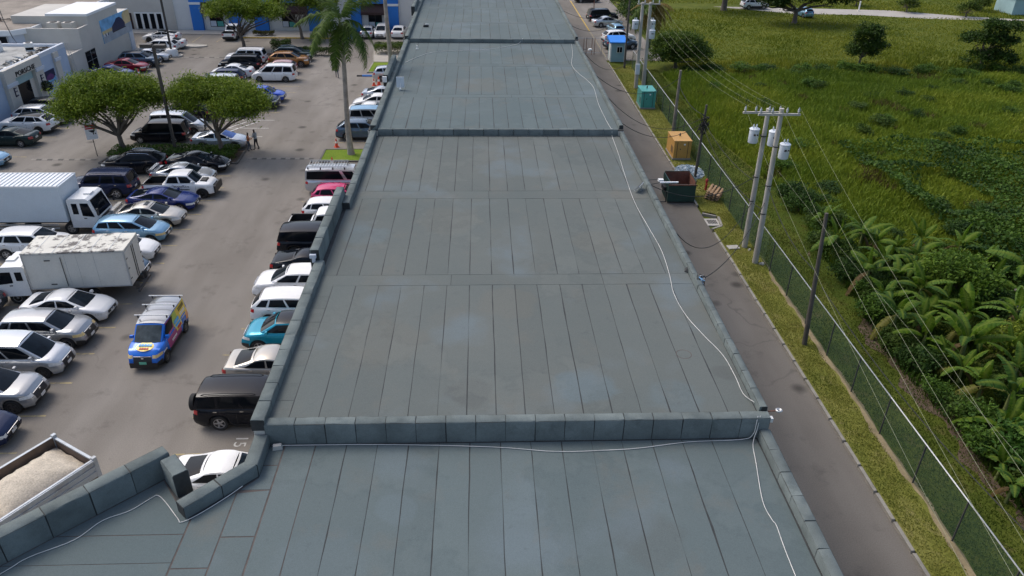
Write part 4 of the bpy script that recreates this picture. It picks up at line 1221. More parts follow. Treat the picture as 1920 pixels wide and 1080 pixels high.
# ---- against the shop building
car('sedan', 'white', -9.95, 22.5, 0, 'white sedan tucked between the roof parapets beside bay fifteen')
car('bigsuv', 'black', -10.15, 26.85, 0, 'large black SUV with spare wheel on the tail door beside the building', spare=True, rails=True)
car('sedan', 'champagne', -9.95, 29.95, 0, 'champagne sedan tail between black SUV and turquoise car')
car('suv', 'teal', -9.85, 32.75, 180, 'turquoise blue SUV with black roof nosing into the aisle', roof='paint_black', glass='glass_tint')
car('suv', 'white', -10.0, 35.2, 0, 'white estate SUV tail beside the turquoise car')
car('crossover', 'white', -10.55, 37.9, 180, 'white SUV facing the aisle between white estate and black fastback')
car('coupe', 'black', -10.15, 40.35, 0, 'glossy black fastback tail beside the raised parapet')
car('bigsuv', 'black', -10.3, 43.1, 0, 'boxy black SUV with large flat roof by the raised parapet')
car('hatch', 'white', -10.2, 48.1, 0, 'white hatchback with red tail lamp between pickup and pink car')
car('hatch', 'pink', -10.05, 50.6, 0, 'bright pink hatchback beside the van with roof rack')
car('crossover', 'greyblue', -10.35, 65.35, 0, 'blue grey SUV behind the near palm trunk')
car('minivan', 'silver', -9.75, 68.8, 0, 'silver blue minivan behind the near palm trunk', roof='paint_light_blue')
car('sedan', 'white', -10.35, 71.4, 0, 'white sedan squeezed next to the silver blue minivan')
car('sedan', 'white', -10.3, 74.4, 180, 'white sedan nosing into the aisle right of the palm trunk')
car('sedan', 'silver', -9.8, 77.2, 0, 'silver sedan tail with empty bay behind it')
car('mpv', 'silver', -9.6, 85.3, 0, 'pale silver estate with two cones behind it')
# ---- far row at the shop front
car('sedan', 'silver', -15.4, 108.75, 88, 'silver sedan tail, left of the three before the far window')
car('mpv', 'white', -13.55, 108.8, -92, 'white car facing us, middle of the three before the far window')
car('sedan', 'white', -11.15, 108.85, 86, 'white sedan tail, right of the three before the far window')
# ---- beyond the guard hut
car('sedan', 'silver', 19.0, 117.0, 14, 'silver sedan nose to the hedge beyond the guard hut', group='cars parked beyond the guard hut')
car('bigsuv', 'black', 18.9, 121.2, 14, 'black SUV beyond the silver sedan, past the guard hut', rim='alloy', group='cars parked beyond the guard hut')
car('suv', 'white', 18.9, 105.6, 14, 'white SUV right behind the blue hut roof', group='cars parked beyond the guard hut')
car('hatch', 'light_blue', 19.4, 111.6, 100, 'blue hatchback between silver sedan and white SUV past the hut', group='cars parked beyond the guard hut')
car('suv', 'greyblue', 18.6, 101.9, 14, 'grey blue SUV half hidden behind the guard hut', group='cars parked beyond the guard hut')
car('suv', 'black', 18.6, 138.5, 10, 'black SUV at the top edge beside the dark sign', group='cars parked beyond the guard hut')
car('suv', 'white', 46.5, 133.0, 5, 'white SUV parked under the far field tree', group='cars parked in the field')
car('hatch', 'light_blue', 52.5, 126.5, 100, 'pale blue car behind the dark field tree', group='cars parked in the field')

# ---- pickups and vans with their own fittings
pk = car('pickup', 'white', -21.95, 52.55, 0, 'white double cab pickup with black bed and lettered door beside the dark blue sedan', 'pickup_truck', 'pickup', rim='alloy_dark')
T = make_type('pickup')
sy = -(T['side_y'](.55, .8) + .012)
for tx, z, sz in (('BEARINGS &', .93, .2),):
    o = ob('lettering', textmesh(tx, sz, 'print_black', .001), pk); o.matrix_local = Matrix.Translation((.35, sy, z)) @ Matrix.Rotation(R(90), 4, 'X')
st_ = MB()
for i in range(11): st_.box((-.05 + i * .09, sy, .72), (.06, .004, .1), 'print_black')
st_.build('lettering', pk)
MB().box((1.75, 0, 1.16), (.5, .75, .1), 'black_trim', taper=.8).build('hood_scoop', pk)
MB().bx((2.58, -.78, .42), (2.7, .78, .92), 'black_trim').bx((2.66, -.5, .9), (2.71, .5, 1.0), 'black_trim').build('bull_bar', pk)
pk2 = car('pickup', 'white', -10.1, 45.75, 0, 'white pickup with black cargo bed beside the boxy black SUV', 'pickup_truck', 'pickup')
car('pickup', 'white', -33.4, 107.2, 90, 'white pickup tail parked before the far shop under a tree', 'pickup_truck', 'pickup')
hv = car('hiace', 'silver', -10.6, 53.2, 0, 'silver passenger van with metal roof rack beside the palm island', 'passenger_van', 'van')
T = make_type('hiace')
rk = MB(); zr_ = 2.08
for s_ in (-1, 1):
    rk.tube([(-2.1, s_ * .66, zr_ + .06), (.75, s_ * .66, zr_ + .06)], .022, 'galv', 6); rk.tube([(-2.1, s_ * .66, zr_ - .03), (.75, s_ * .66, zr_ - .03)], .018, 'galv', 6)
rk.build('rack_rail', hv, 50)
for i in range(14): MB().tube([(-2.05 + i * .21, -.66, zr_ - .02), (-2.05 + i * .21, .66, zr_ - .02)], .02, 'galv', 6).build('rack_slat', hv, 50)
for x in (-2.0, -1.1, -.2, .65):
    for s_ in (-1, 1): MB().box((x, s_ * .7, zr_ - .08), (.09, .07, .16), 'black_trim').build('rack_foot', hv)
# ---- painted delivery van driving up the aisle
vn = car('panelvan', 'van_blue', -16.35, 32.55, -90, 'brightly printed blue, pink and yellow delivery van driving down the aisle', 'delivery_van', 'van', rim='steel_rim', roof='paint_silver_grey', ws='glass_clear', head='lamp_amber', plate='plate_green', group='vans')
T = make_type('panelvan')
sd, sy_ = T['side'], T['side_y']
def skin(name, x0, x1, z0, z1, mat, off=.006, s_=1, n=6):
    """printed film following the van's flank, body below the belt line and cabin above"""
    def q(x, z):
        zb_ = T['zt'](x) - .03
        if z <= zb_: return (x, s_ * (sy_(x, z) + off), z)
        v = min(1, max(0, (z - zb_) / (1.74 - zb_)))
        # invert side(u, v) for x
        a, b = sd(0, v, s_), sd(1, v, s_)
        u = (x - a[0]) / (b[0] - a[0])
        p = sd(min(1, max(0, u)), v, s_)
        return (x, p[1] + s_ * off, z)
    P_ = [[q(lerp(x0, x1, i / n), lerp(z0, z1, j / 6)) for j in range(7)] for i in range(n + 1)]
    return MB().grid(P_, mat, flip=s_ > 0).build(name, vn, 60)
for s_ in (1, -1):
    skin('printed_film', -.15, .55, .98, 1.7, 'print_magenta', .004, s_)
    skin('printed_film', -.75, .95, .5, 1.0, 'print_magenta', .005, s_)
    skin('printed_film', -1.05, -.15, 1.0, 1.72, 'print_lime', .006, s_)
    skin('printed_film', -2.0, -.75, 1.0, 1.72, 'print_yellow', .008, s_)
    skin('printed_film', -2.05, -1.55, .62, 1.0, 'print_orange', .007, s_)
    skin('printed_film', -.95, -.2, .78, 1.15, 'print_yellow', .012, s_)
    skin('printed_film', -.88, -.25, .98, 1.32, 'print_cyan', .015, s_)
    skin('printed_film', -.85, -.35, .82, .95, 'print_red', .016, s_)
    for k in range(6): skin('lettering', -1.15 - k * .13, -1.07 - k * .13, 1.42, 1.62, 'print_black', .014, s_, 2)
    for k in range(5): skin('lettering', -1.2 - k * .14, -1.1 - k * .14, 1.16, 1.32, 'print_white', .014, s_, 2)
    for k in range(5): skin('lettering', -.1 + k * .13, -.01 + k * .13, .66, .78, 'print_white', .012, s_, 2)
    for k in range(4): skin('lettering', 1.25 + k * .1, 1.32 + k * .1, .72, .82, 'print_white', .012, s_, 2)
mb = MB(); n = 20
el_ = [(1.6 + .32 * math.cos(2 * PI * i / n), .42 * math.sin(2 * PI * i / n)) for i in range(n)]
mb.add([(x, y, T['zt'](x) + .052 - .1 * y * y) for x, y in el_], [tuple(range(n))], 'print_yellow'); mb.build('logo', vn)
mb = MB()
for k in range(5): mb.box((1.52, .26 - k * .13, T['zt'](1.52) + .058), (.2, .1, .008), 'print_cyan')
for k in range(4): mb.box((1.76, .17 - k * .115, T['zt'](1.76) + .058), (.14, .09, .008), 'print_red')
mb.build('logo', vn)
for x in (-1.75, -.85, .15):
    MB().tube([(x, -.86, 1.98), (x, .86, 1.98)], .03, 'white_trim', 6).box((x, -.7, 1.9), (.07, .05, .16), 'iron').box((x, .7, 1.9), (.07, .05, .16), 'iron').build('roof_bar', vn, 50)
MB().bx((2.1, -.66, .22), (2.19, .66, .5), 'black_trim').build('bumper', vn)
# lettering on the white electric sedan
T = make_type('coupe')
mb = MB()
for k in range(9):
    x = -.9 + k * .2
    mb.box((x, T['side_y'](x, .7) + .01, .7 + .04 * (k % 3)), (.13, .006, .16 + .06 * (k % 2)), 'print_navy' if k % 3 else 'print_black')
mb.build('lettering', tes)

# ---- trucks
def truck_cab(t, x0, mat, w=2.0, zf=.55, H=2.35, Lc=1.75):
    """forward control cab, nose at x0 (facing +x)"""
    cb_ = MB(); h = w / 2
    prof = [(x0 - Lc, zf), (x0 - .02, zf), (x0, zf + .45), (x0 - .06, 1.3), (x0 - .42, H - .12), (x0 - .6, H), (x0 - Lc + .1, H), (x0 - Lc, H - .1)]
    for s_ in (-1, 1):
        cb_.add([(x, s_ * h, z) for x, z in prof], [tuple(range(8)) if s_ < 0 else tuple(range(7, -1, -1))], mat)
    for i in range(8):
        a, b = prof[i], prof[(i + 1) % 8]
        cb_.add([(a[0], -h, a[1]), (b[0], -h, b[1]), (b[0], h, b[1]), (a[0], h, a[1])], [(0, 3, 2, 1)], mat)
    c = cb_.build('cab', t)
    e = .012
    MB().add([(x0 - .06 + e, -h + .1, 1.32), (x0 - .06 + e, h - .1, 1.32), (x0 - .40 + e, h - .18, H - .16), (x0 - .40 + e, -h + .18, H - .16)], [(0, 1, 2, 3)], 'glass_dark').build('windscreen', c)
    for s_ in (-1, 1):
        f = [(0, 1, 2, 3)] if s_ < 0 else [(3, 2, 1, 0)]
        MB().add([(x0 - 1.0, s_ * (h + e), 1.38), (x0 - .25, s_ * (h + e), 1.3), (x0 - .5, s_ * (h + e), H - .3), (x0 - 1.0, s_ * (h + e), H - .3)], f, 'glass_dark').build('side_window', c)
        MB().add([(x0 - 1.55, s_ * (h + e), 1.5), (x0 - 1.2, s_ * (h + e), 1.5), (x0 - 1.2, s_ * (h + e), H - .32), (x0 - 1.55, s_ * (h + e), H - .32)], f, 'glass_dark').build('side_window', c)
        MB().box((x0 + .1, s_ * (h + .18), 1.75), (.06, .2, .42), 'black_trim').tube([(x0 - .1, s_ * h, 1.9), (x0 + .1, s_ * (h + .18), 1.95)], .015, 'black_trim', 5).build('mirror', c)
        MB().box((x0 + .0, s_ * (h - .3), .85), (.06, .4, .2), 'lamp_clear').build('headlight', c)
        MB().box((x0 - .85, s_ * (h + .02), 1.22), (.16, .03, .05), 'black_trim').build('door_handle', c)
    MB().box((x0 - .02, 0, 1.1), (.03, w * .62, .22), 'black_trim').build('grille', c)
    MB().box((x0 + .02, 0, .52), (.18, w, .34), mat).build('bumper', c)
    MB().box((x0 - .8, 0, H + .04), (.45, .5, .07), mat).build('roof_hatch', c)
    return c
def chassis(t, x0, x1, wheels_x, r=.42, track=.85, z=.75):
    f = MB()
    for s_ in (-1, 1): f.bx((x0, s_ * .42 - .05, z - .12), (x1, s_ * .42 + .05, z + .1), 'truck_frame')
    for i in range(5):
        xx = lerp(x0, x1, (i + .5) / 5); f.bx((xx - .05, -.42, z - .08), (xx + .05, .42, z + .05), 'truck_frame')
    f.bx((x0 + (x1 - x0) * .5, -.95, .4), (x0 + (x1 - x0) * .62, -.55, .75), 'truck_frame').bx((x0 + (x1 - x0) * .48, .55, .4), (x0 + (x1 - x0) * .6, .95, .75), 'truck_frame')
    f.build('chassis', t)
    wheels(t, wheels_x, track, r, 'steel_rim')
# dirty box truck, cab to the left
bt = thing('box_truck', 'dirty white box truck with flaking roof paint backed into the row', 'truck', (-22.25, 38.0, 0), R(184), 'trucks in the lot')
truck_cab(bt, 4.35, 'truck_white', 1.95)
chassis(bt, -2.9, 3.4, (3.45, -.55), .4, .82)
bx_ = MB().bx((-2.8, -1.08, .98), (2.45, 1.08, 3.12), 'truck_box')
b_ = bx_.build('cargo_box', bt)
MB().bx((-2.83, -1.11, 3.121), (2.48, 1.11, 3.2), 'truck_box_roof').build('box_roof', bt)
for i in range(5): MB().bx((-2.05 + i * .95, -1.1, 3.201), (-2.01 + i * .95, 1.1, 3.215), 'galv').build('roof_seam', b_)
for s_ in (-1, 1):
    for z in (.98, 3.06): MB().bx((-2.82, s_ * 1.08 - .015, z), (2.47, s_ * 1.08 + .015, z + .07), 'galv').build('edge_rail', b_)
    for x in (-2.82, 2.41): MB().bx((x, s_ * 1.081 - .02, 1.05), (x + .07, s_ * 1.081 + .02, 3.06), 'galv').build('corner_post', b_)
    for x in (-1.2, -.3, .3, 1.2): MB().bx((x, s_ * 1.081 - .006, 1.06), (x + .012, s_ * 1.081 + .006, 3.05), 'galv').build('panel_seam', b_)
sdr = MB().bx((.45, 1.081, 1.1), (1.25, 1.1, 2.95), 'truck_box').build('side_door', b_)
for z in (1.25, 2.7): MB().bx((1.05, 1.1, z), (1.35, 1.12, z + .06), 'iron').build('hinge', sdr)
MB().tube([(.5, 1.12, 1.15), (.5, 1.12, 2.9)], .018, 'iron', 6).build('lock_bar', sdr)
for s_ in (-1, 1):
    d_ = MB().bx((-2.84, s_ * .54 - .52, 1.06), (-2.81, s_ * .54 + .52, 3.05), 'truck_box').build('rear_door', b_)
    MB().tube([(-2.86, s_ * .12, 1.1), (-2.86, s_ * .12, 3.0)], .018, 'iron', 6).build('lock_bar', d_)
    for z in (1.4, 2.0, 2.6): MB().bx((-2.86, s_ * 1.0 - .12, z), (-2.84, s_ * 1.0 + .06, z + .05), 'iron').build('hinge', d_)
MB().bx((-3.1, -.95, .5), (-2.98, .95, .62), 'truck_frame').bx((-3.02, -.7, .55), (-2.8, -.6, .98), 'truck_frame').bx((-3.02, .6, .55), (-2.8, .7, .98), 'truck_frame').build('rear_bumper', bt)
# white container truck
ct = thing('container_truck', 'white truck with ribbed pale container roof at the left edge', 'truck', (-28.2, 46.65, 0), R(0), 'trucks in the lot')
truck_cab(ct, 3.45, 'truck_white', 2.05, H=2.55, Lc=1.8)
chassis(ct, -5.2, 2.2, (1.45 + .0, -3.6), .43, .86)
b_ = MB().bx((-5.6, -1.18, 1.02), (1.5, 1.18, 3.45), 'truck_cont').build('cargo_box', ct)
for i in range(24): MB().bx((-5.58 + i * .295, -1.16, 3.451), (-5.43 + i * .295, 1.16, 3.49), 'roof_white').build('roof_rib', b_)
MB().bx((-5.6, -1.2, 3.38), (1.52, -1.17, 3.5), 'roof_white').bx((-5.6, 1.17, 3.38), (1.52, 1.2, 3.5), 'roof_white').build('edge_rail', b_)
MB().bx((-4.9, -1.12, .5), (.8, -1.08, .6), 'galv').bx((-4.9, -1.12, .75), (.8, -1.08, .82), 'galv').build('side_guard', ct)
# tipper with gravel
hd = math.atan2(-2.73, -1.72)
dt = thing('tipper_truck', 'tipper truck with grey sides heaped with pale gravel beside the big parapet', 'truck', (-16.75, 21.15, 0), hd, 'trucks in the lot')
bl, bw = 1.85, 1.25
truck_cab(dt, 4.3, 'truck_white', 2.1)
chassis(dt, -1.9, 3.3, (3.3, -.7), .46, .9)
bd = MB().bx((-bl, -bw, 1.08), (bl, bw, 1.2), 'bed_brown').build('tipper_bed', dt)
for s_ in (-1, 1):
    w_ = MB().bx((-bl, s_ * bw - .04, 1.2), (bl, s_ * bw + .04, 2.0), 'bed_grey').build('side_board', bd)
    for z in (1.4, 1.65, 1.9): MB().bx((-bl + .02, s_ * (bw + .06) - .03, z), (bl - .02, s_ * (bw + .06) + .03, z + .08), 'bed_grey').build('board_rib', w_)
    MB().bx((-bl + .05, s_ * (bw - .045) - .003, 1.22), (bl - .05, s_ * (bw - .045) + .003, 1.99), 'bed_brown').build('board_lining', w_)
    MB().bx((-bl - .1, s_ * bw - .07, 1.15), (-bl + .06, s_ * bw + .07, 2.08), 'bed_grey').build('corner_post', bd)
MB().bx((bl - .06, -bw, 1.2), (bl + .06, bw, 2.35), 'bed_grey').build('head_board', bd)
MB().bx((-bl - .05, -bw + .08, 1.2), (-bl + .03, bw - .08, 1.9), 'bed_brown').bx((-bl - .06, -bw + .08, 1.901), (-bl + .04, bw - .08, 1.97), 'bed_grey').build('tail_board', bd)
mb = MB(); P_ = []
for i in range(21):
    row = []
    for j in range(15):
        x, y = lerp(-bl + .07, bl - .07, i / 20), lerp(-bw + .05, bw - .05, j / 14)
        q = min(1, max(abs(x) / bl, abs(y) / bw) ** 2.2)
        row.append((x, y, 2.07 - .6 * q + .03 * math.sin(i * 2.1 + j * 1.3) + rnd.uniform(-.02, .02)))
    P_.append(row)
mb.grid(P_, 'gravel')
tag(mb.build('gravel_load', None, 60), 'heap of pale gravel filling the tipper bed', 'gravel', kind='stuff').matrix_world = Matrix.Translation((-16.75, 21.15, 0)) @ Matrix.Rotation(hd, 4, 'Z')
tag(MB().lathe([(.1, 0), (.16, .02), (.18, .3), (.16, .32), (.14, .05)], 'truck_cont', 14).build('bucket', None, 40, (-17.35, 19.55, 1.95)), 'pale bucket lying on the gravel near the tipper cab', 'bucket')
# ================================================================== PLANTS
def vnoise(x, y, sc, seed):
    r = np.random.default_rng(seed); G = r.random((64, 64))
    u, v = np.asarray(x) / sc, np.asarray(y) / sc
    i, j = np.floor(u).astype(int), np.floor(v).astype(int)
    a, b = u - i, v - j
    a, b = a * a * (3 - 2 * a), b * b * (3 - 2 * b)
    g = lambda p, q: G[p % 64, q % 64]
    return (g(i, j) * (1 - a) + g(i + 1, j) * a) * (1 - b) + (g(i, j + 1) * (1 - a) + g(i + 1, j + 1) * a) * b
def leafcloud(P, size, c0, c1, rg, up=.5, aspect=.5, tone=None, hang=.3):
    """small pointed leaves at the points P"""
    n = len(P)
    nrm = rg.normal(size=(n, 3)); nrm[:, 2] = np.abs(nrm[:, 2]) + up
    nrm /= np.linalg.norm(nrm, axis=1)[:, None]
    d = rg.normal(size=(n, 3)); d[:, 2] -= hang
    a = d - nrm * (d * nrm).sum(1)[:, None]; a /= np.linalg.norm(a, axis=1)[:, None]
    b = np.cross(nrm, a)
    s = size * rg.uniform(.6, 1.3, n)
    V = np.empty((n, 4, 3))
    V[:, 0] = P - a * s[:, None] * .5
    V[:, 1] = P + b * (s * aspect * .5)[:, None]
    V[:, 2] = P + a * s[:, None] * .5 - np.array([0, 0, 1]) * (s * .12)[:, None]
    V[:, 3] = P - b * (s * aspect * .5)[:, None]
    F = np.arange(n * 4).reshape(n, 4)
    t = rg.random(n) if tone is None else np.clip(tone + rg.normal(0, .18, n), 0, 1)
    c = np.array(c0) + (np.array(c1) - np.array(c0)) * t[:, None]
    return V.reshape(-1, 3), F, np.repeat(c, 4, axis=0)
def crown_points(lobes, nclump, per, rg, spread=.42, shell=.55, flat=.6):
    vol = np.array([l[3] * l[4] for l in lobes]); vol = vol / vol.sum()
    pts = []; tone = []
    for li, l in enumerate(lobes):
        for _ in range(int(nclump * vol[li])):
            d = rg.normal(size=3); d /= np.linalg.norm(d)
            if d[2] < -.25: d[2] *= -.6
            rr = shell + (1 - shell) * rg.random() ** .6
            c = np.array(l[:3]) + d * np.array(l[3:6]) * rr * rg.uniform(.88, 1.08)
            q = rg.normal(size=(per, 3)) * np.array([spread, spread, spread * flat])
            pts.append(c + q); tone.append(np.full(per, rg.uniform(.15, .85)))
    return np.concatenate(pts), np.concatenate(tone)
def tree(name, label, base, lobes, trunk_h, trunk_r, nclump, per, size, c0, c1, seed, lean=(0, 0), limbs=9, group=None, bark='bark', spread=.42):
    rg = np.random.default_rng(seed); r = random.Random(seed)
    t = thing(name, label, 'tree', base, 0, group)
    tk = MB()
    top = Vector((lean[0], lean[1], trunk_h))
    tk.tube([(0, 0, -.1), (lean[0] * .15, lean[1] * .15, .25), tuple(top * .5 + Vector((r.uniform(-.1, .1), r.uniform(-.1, .1), 0))), tuple(top)], [trunk_r * 1.5, trunk_r * 1.1, trunk_r * .9, trunk_r * .8], bark, 10)
    for i in range(limbs):
        l = lobes[i % len(lobes)]
        a = 2 * PI * i / limbs + r.uniform(-.3, .3); q = r.uniform(.35, .85)
        e = Vector((l[0] + l[3] * q * math.cos(a), l[1] + l[4] * q * math.sin(a), l[2] - l[5] * r.uniform(.05, .5)))
        m1 = top.lerp(e, .35) + Vector((r.uniform(-.25, .25), r.uniform(-.25, .25), r.uniform(-.15, .25)))
        m2 = top.lerp(e, .7) + Vector((r.uniform(-.3, .3), r.uniform(-.3, .3), r.uniform(-.2, .3)))
        tk.tube([tuple(top - Vector((0, 0, trunk_h * .12))), tuple(m1), tuple(m2), tuple(e)], [trunk_r * .6, trunk_r * .42, trunk_r * .26, trunk_r * .1], bark, 7)
        for k in range(3):
            f = m2.lerp(e, r.random()) if k else m1
            g_ = f + Vector((r.uniform(-1, 1), r.uniform(-1, 1), r.uniform(.1, .9)))
            tk.tube([tuple(f), tuple((f + g_) / 2 + Vector((0, 0, .1))), tuple(g_)], [trunk_r * .22, trunk_r * .14, trunk_r * .06], bark, 5)
    tk.build('trunk', t, 60)
    P, tn = crown_points(lobes, nclump, per, rg, spread)
    V, F, c = leafcloud(P, size * (1.35 if name == 'shade_tree' else 1), c0, c1, rg, tone=tn, aspect=.28 if name == 'shade_tree' else .5, hang=.8 if name == 'shade_tree' else .3)
    ob('crown', npmesh('crown', V, F4=F, col=c), t)
    return t
GA, GB = (.058, .108, .009), (.215, .285, .026)
tree('shade_tree', 'broad flat crowned shade tree at the left end of the hedge island', (-29.5, 61.1, .1), [(-.3, .3, 4.7, 3.8, 3.0, 1.7), (-2.5, -.5, 3.6, 1.9, 1.9, 1.5), (1.8, .2, 4.2, 1.8, 2.1, 1.5)], 1.7, .22, 330, 190, .2, GA, GB, 21, (-.2, 0), 14, 'shade trees in the lot')
tree('shade_tree', 'two lobed shade tree with forked trunk at the right end of the hedge island', (-21.5, 60.8, .1), [(-1.6, .9, 4.4, 1.7, 2.3, 1.6), (1.9, -.1, 4.2, 2.2, 2.2, 1.65), (.4, .9, 5.0, 1.9, 1.5, .9)], 1.9, .18, 260, 190, .2, GA, GB, 22, (-.1, 0), 12, 'shade trees in the lot')
tree('shade_tree', 'shade tree with low wide crown before the left blue pillar', (-30.0, 99.9, .0), [(-.4, .3, 4.7, 4.0, 2.6, 1.7), (3.0, 0, 4.4, 2.4, 2.3, 1.4)], 2.0, .22, 170, 140, .26, GA, GB, 23, (-.4, 0), 10, 'shade trees in the lot')
tree('shade_tree', 'shade tree behind the near palm before the middle shop awning', (-24.1, 106.6, .1), [(-.4, .3, 5.0, 3.6, 2.4, 2.0), (2.4, .0, 4.4, 2.6, 2.0, 1.5)], 2.0, .2, 150, 140, .26, GA, GB, 24, (-.3, 0), 10, 'shade trees in the lot')
# hedges and shrubs of the lot
def hedge(name, label, box, n, size, c0, c1, seed, cat='hedge', lump=.12):
    rg = np.random.default_rng(seed)
    x0, y0, z0, x1, y1, z1 = box
    P = np.stack([rg.uniform(x0, x1, n), rg.uniform(y0, y1, n), z0 + (z1 - z0) * rg.random(n) ** .35], 1)
    P[:, 2] += lump * (vnoise(P[:, 0], P[:, 1], .7, seed) - .5) * 2
    V, F, c = leafcloud(P, size, c0, c1, rg, tone=vnoise(P[:, 0], P[:, 1], .5, seed + 1))
    t = thing(name, label, cat, ((x0 + x1) / 2, (y0 + y1) / 2, z0))
    o = ob('foliage', npmesh('foliage', V - np.array([(x0 + x1) / 2, (y0 + y1) / 2, z0]), F4=F, col=c), t)
    mb = MB(); r = random.Random(seed)
    for i in range(max(3, int((x1 - x0) * 2))):
        x, y = r.uniform(x0, x1) - (x0 + x1) / 2, r.uniform(y0, y1) - (y0 + y1) / 2
        mb.tube([(x, y, -.05), (x + r.uniform(-.1, .1), y + r.uniform(-.1, .1), (z1 - z0) * .8)], [.02, .008], 'stem_brown', 5)
    mb.build('stems', t)
    return t
hedge('low_hedge', 'low dark green hedge filling the island under the two near trees', (-30.2, 59.2, .08, -20.1, 61.6, .75), 9000, .17, (.025, .06, .008), (.09, .16, .018), 31)
hedge('box_hedge', 'clipped box hedge behind the far palm', (-13.3, 97.2, .1, -9.2, 99.4, 1.25), 4500, .17, (.02, .045, .008), (.11, .17, .02), 32, lump=.05)
hedge('clipped_bush', 'round dark clipped bush beside the white off-roader', (-25.6, 95.4, .05, -23.3, 97.0, 2.0), 2600, .18, (.015, .035, .008), (.05, .09, .012), 33, 'bush')
hedge('low_hedge', 'small dark hedge strip behind the bronze and green SUVs', (-23.1, 96.4, .05, -18.2, 97.6, .95), 3000, .18, (.015, .035, .008), (.06, .1, .012), 34)
hedge('low_hedge', 'low red brown planting on the pavement before the far shop', (-31.0, 107.6, .12, -28.2, 108.6, .7), 1400, .18, (.05, .05, .012), (.11, .11, .02), 35)
hedge('low_hedge', 'low planting on the far pavement right of the middle tree', (-22.6, 107.3, .12, -20.0, 108.3, .7), 1200, .18, (.06, .04, .015), (.1, .11, .02), 36)
tp = thing('topiary_plant', 'potted round topiary beside the showroom door', 'plant', (-43.0, 76.6, 0))
MB().lathe([(.16, 0), (.24, .45), (.2, .45), (.18, .4)], 'white_trim', 12).build('pot', tp, 40)
MB().tube([(0, 0, .3), (0, 0, 1.1)], .03, 'bark', 6).build('trunk', tp)
rg = np.random.default_rng(37); P = rg.normal(size=(1200, 3)); P *= (.55 * rg.random(1200) ** .3 / np.linalg.norm(P, axis=1))[:, None]; P[:, 2] += 1.5
V, F_, c = leafcloud(P, .13, (.015, .03, .008), (.045, .07, .015), rg); ob('crown', npmesh('crown', V, F4=F_, col=c), tp)

# ---- palms
def frond_mesh(L, seed, c0, c1, droop=1.0, nl=34, ll=.8):
    rg = np.random.default_rng(seed)
    V, F, C = [], [], []
    ts = np.linspace(0, 1, 12)
    def rc(t): return np.array([L * (t - .18 * droop * t * t), .12 * math.sin(3 * t) * (seed % 3 - 1), L * (.42 * t - .78 * droop * t * t)])
    for i, t in enumerate(ts):
        p = rc(t); w = .035 * (1 - .85 * t)
        V += [p + [0, -w, 0], p + [0, w, 0]]; C += [c1, c1]
        if i: k = 2 * i; F.append((k - 2, k - 1, k + 1, k))
    for s_ in (-1, 1):
        for i in range(nl):
            t = .1 + .9 * i / (nl - 1)
            p = rc(t); d = rc(min(1, t + .03)) - rc(t - .03); d /= np.linalg.norm(d)
            l = ll * (math.sin(PI * (.12 + .82 * t)) ** .7) * rg.uniform(.85, 1.1)
            dirn = d * .45 + np.array([0, s_, 0]) * .8 + np.array([0, 0, rg.uniform(-.55, .0)])
            dirn /= np.linalg.norm(dirn)
            m_ = p + dirn * l * .55; e = p + dirn * l * .8 + np.array([0, 0, -l * .45])
            w = d * .038
            k = len(V)
            V += [p - w, p + w, m_ + w * 1.1, m_ - w * 1.1, e, e + w * .2]
            F += [(k, k + 1, k + 2, k + 3), (k + 3, k + 2, k + 5, k + 4)]
            q = rg.random(); cc = np.array(c0) + (np.array(c1) - np.array(c0)) * q
            C += [cc] * 6
    return npmesh('frond', np.array(V), F4=np.array(F), col=np.array(C), mat='leaf_gloss')
FR_G = [frond_mesh(3.9, s_, (.03, .062, .012), (.10, .155, .028), d_, 46, 1.0) for s_, d_ in ((1, .8), (2, 1.05), (3, 1.35))]
FR_B = [frond_mesh(2.9, s_, (.12, .085, .02), (.26, .19, .06), d_, ll=.7) for s_, d_ in ((4, 1.1), (5, 1.5))]
def palm(label, base, pts, rads, fr, n, seed, bark='palm_bark', shaft=True, scale=1.0, low=False):
    r = random.Random(seed)
    t = thing('palm_tree', label, 'palm tree', base, 0, 'palm trees')
    MB().tube(pts, rads, bark, 12).build('trunk', t, 60)
    tip = Vector(pts[-1])
    if shaft: MB().tube([tuple(tip), tuple(tip + Vector((0, 0, .6))), tuple(tip + Vector((0, 0, 1.3)))], [rads[-1] * 1.15, rads[-1] * 1.1, .05], 'stem_green', 10).build('crownshaft', t, 60)
    for i in range(n):
        o = ob('frond', fr[i % len(fr)], t, tuple(tip + Vector((0, 0, (1.0 if shaft else .1) + r.uniform(-.1, .15)))))
        a = i * 2.4 + r.uniform(-.25, .25)
        pitch = lerp(-1.05, .75 if low else .35, (i / (n - 1)) ** .8) + r.uniform(-.1, .1)
        o.rotation_euler = (r.uniform(-.3, .3), pitch, a)
        s_ = scale * r.uniform(.85, 1.1); o.scale = (s_, s_, s_)
    return t
palm('tall royal palm with ringed grey trunk standing on the near grass island', (-10.85, 60.9, .1), [(0, 0, -.1), (-.05, .05, .4), (-.1, .05, 2.5), (-.02, .1, 5), (.08, .1, 7.6), (.05, .1, 9.5)], [.34, .27, .22, .2, .17, .14], FR_G, 16, 5, scale=1.0, low=True)
palm('far royal palm with bare trunk leaving the top of the picture', (-10.8, 93.3, .1), [(0, 0, -.1), (0, 0, .6), (-.15, 0, 4), (-.25, 0, 8), (-.35, .1, 12.2)], [.36, .29, .24, .21, .18], FR_G, 15, 6)
palm('brown drooping date palm behind the double pole by the guard hut', (22.2, 101.6, 0), [(0, 0, -.1), (0, 0, 2), (.1, 0, 4.0), (.2, 0, 5.2)], [.4, .33, .3, .32], FR_B + FR_G[1:2] + FR_B, 26, 7, 'palm_dark', False, 1.15, True)

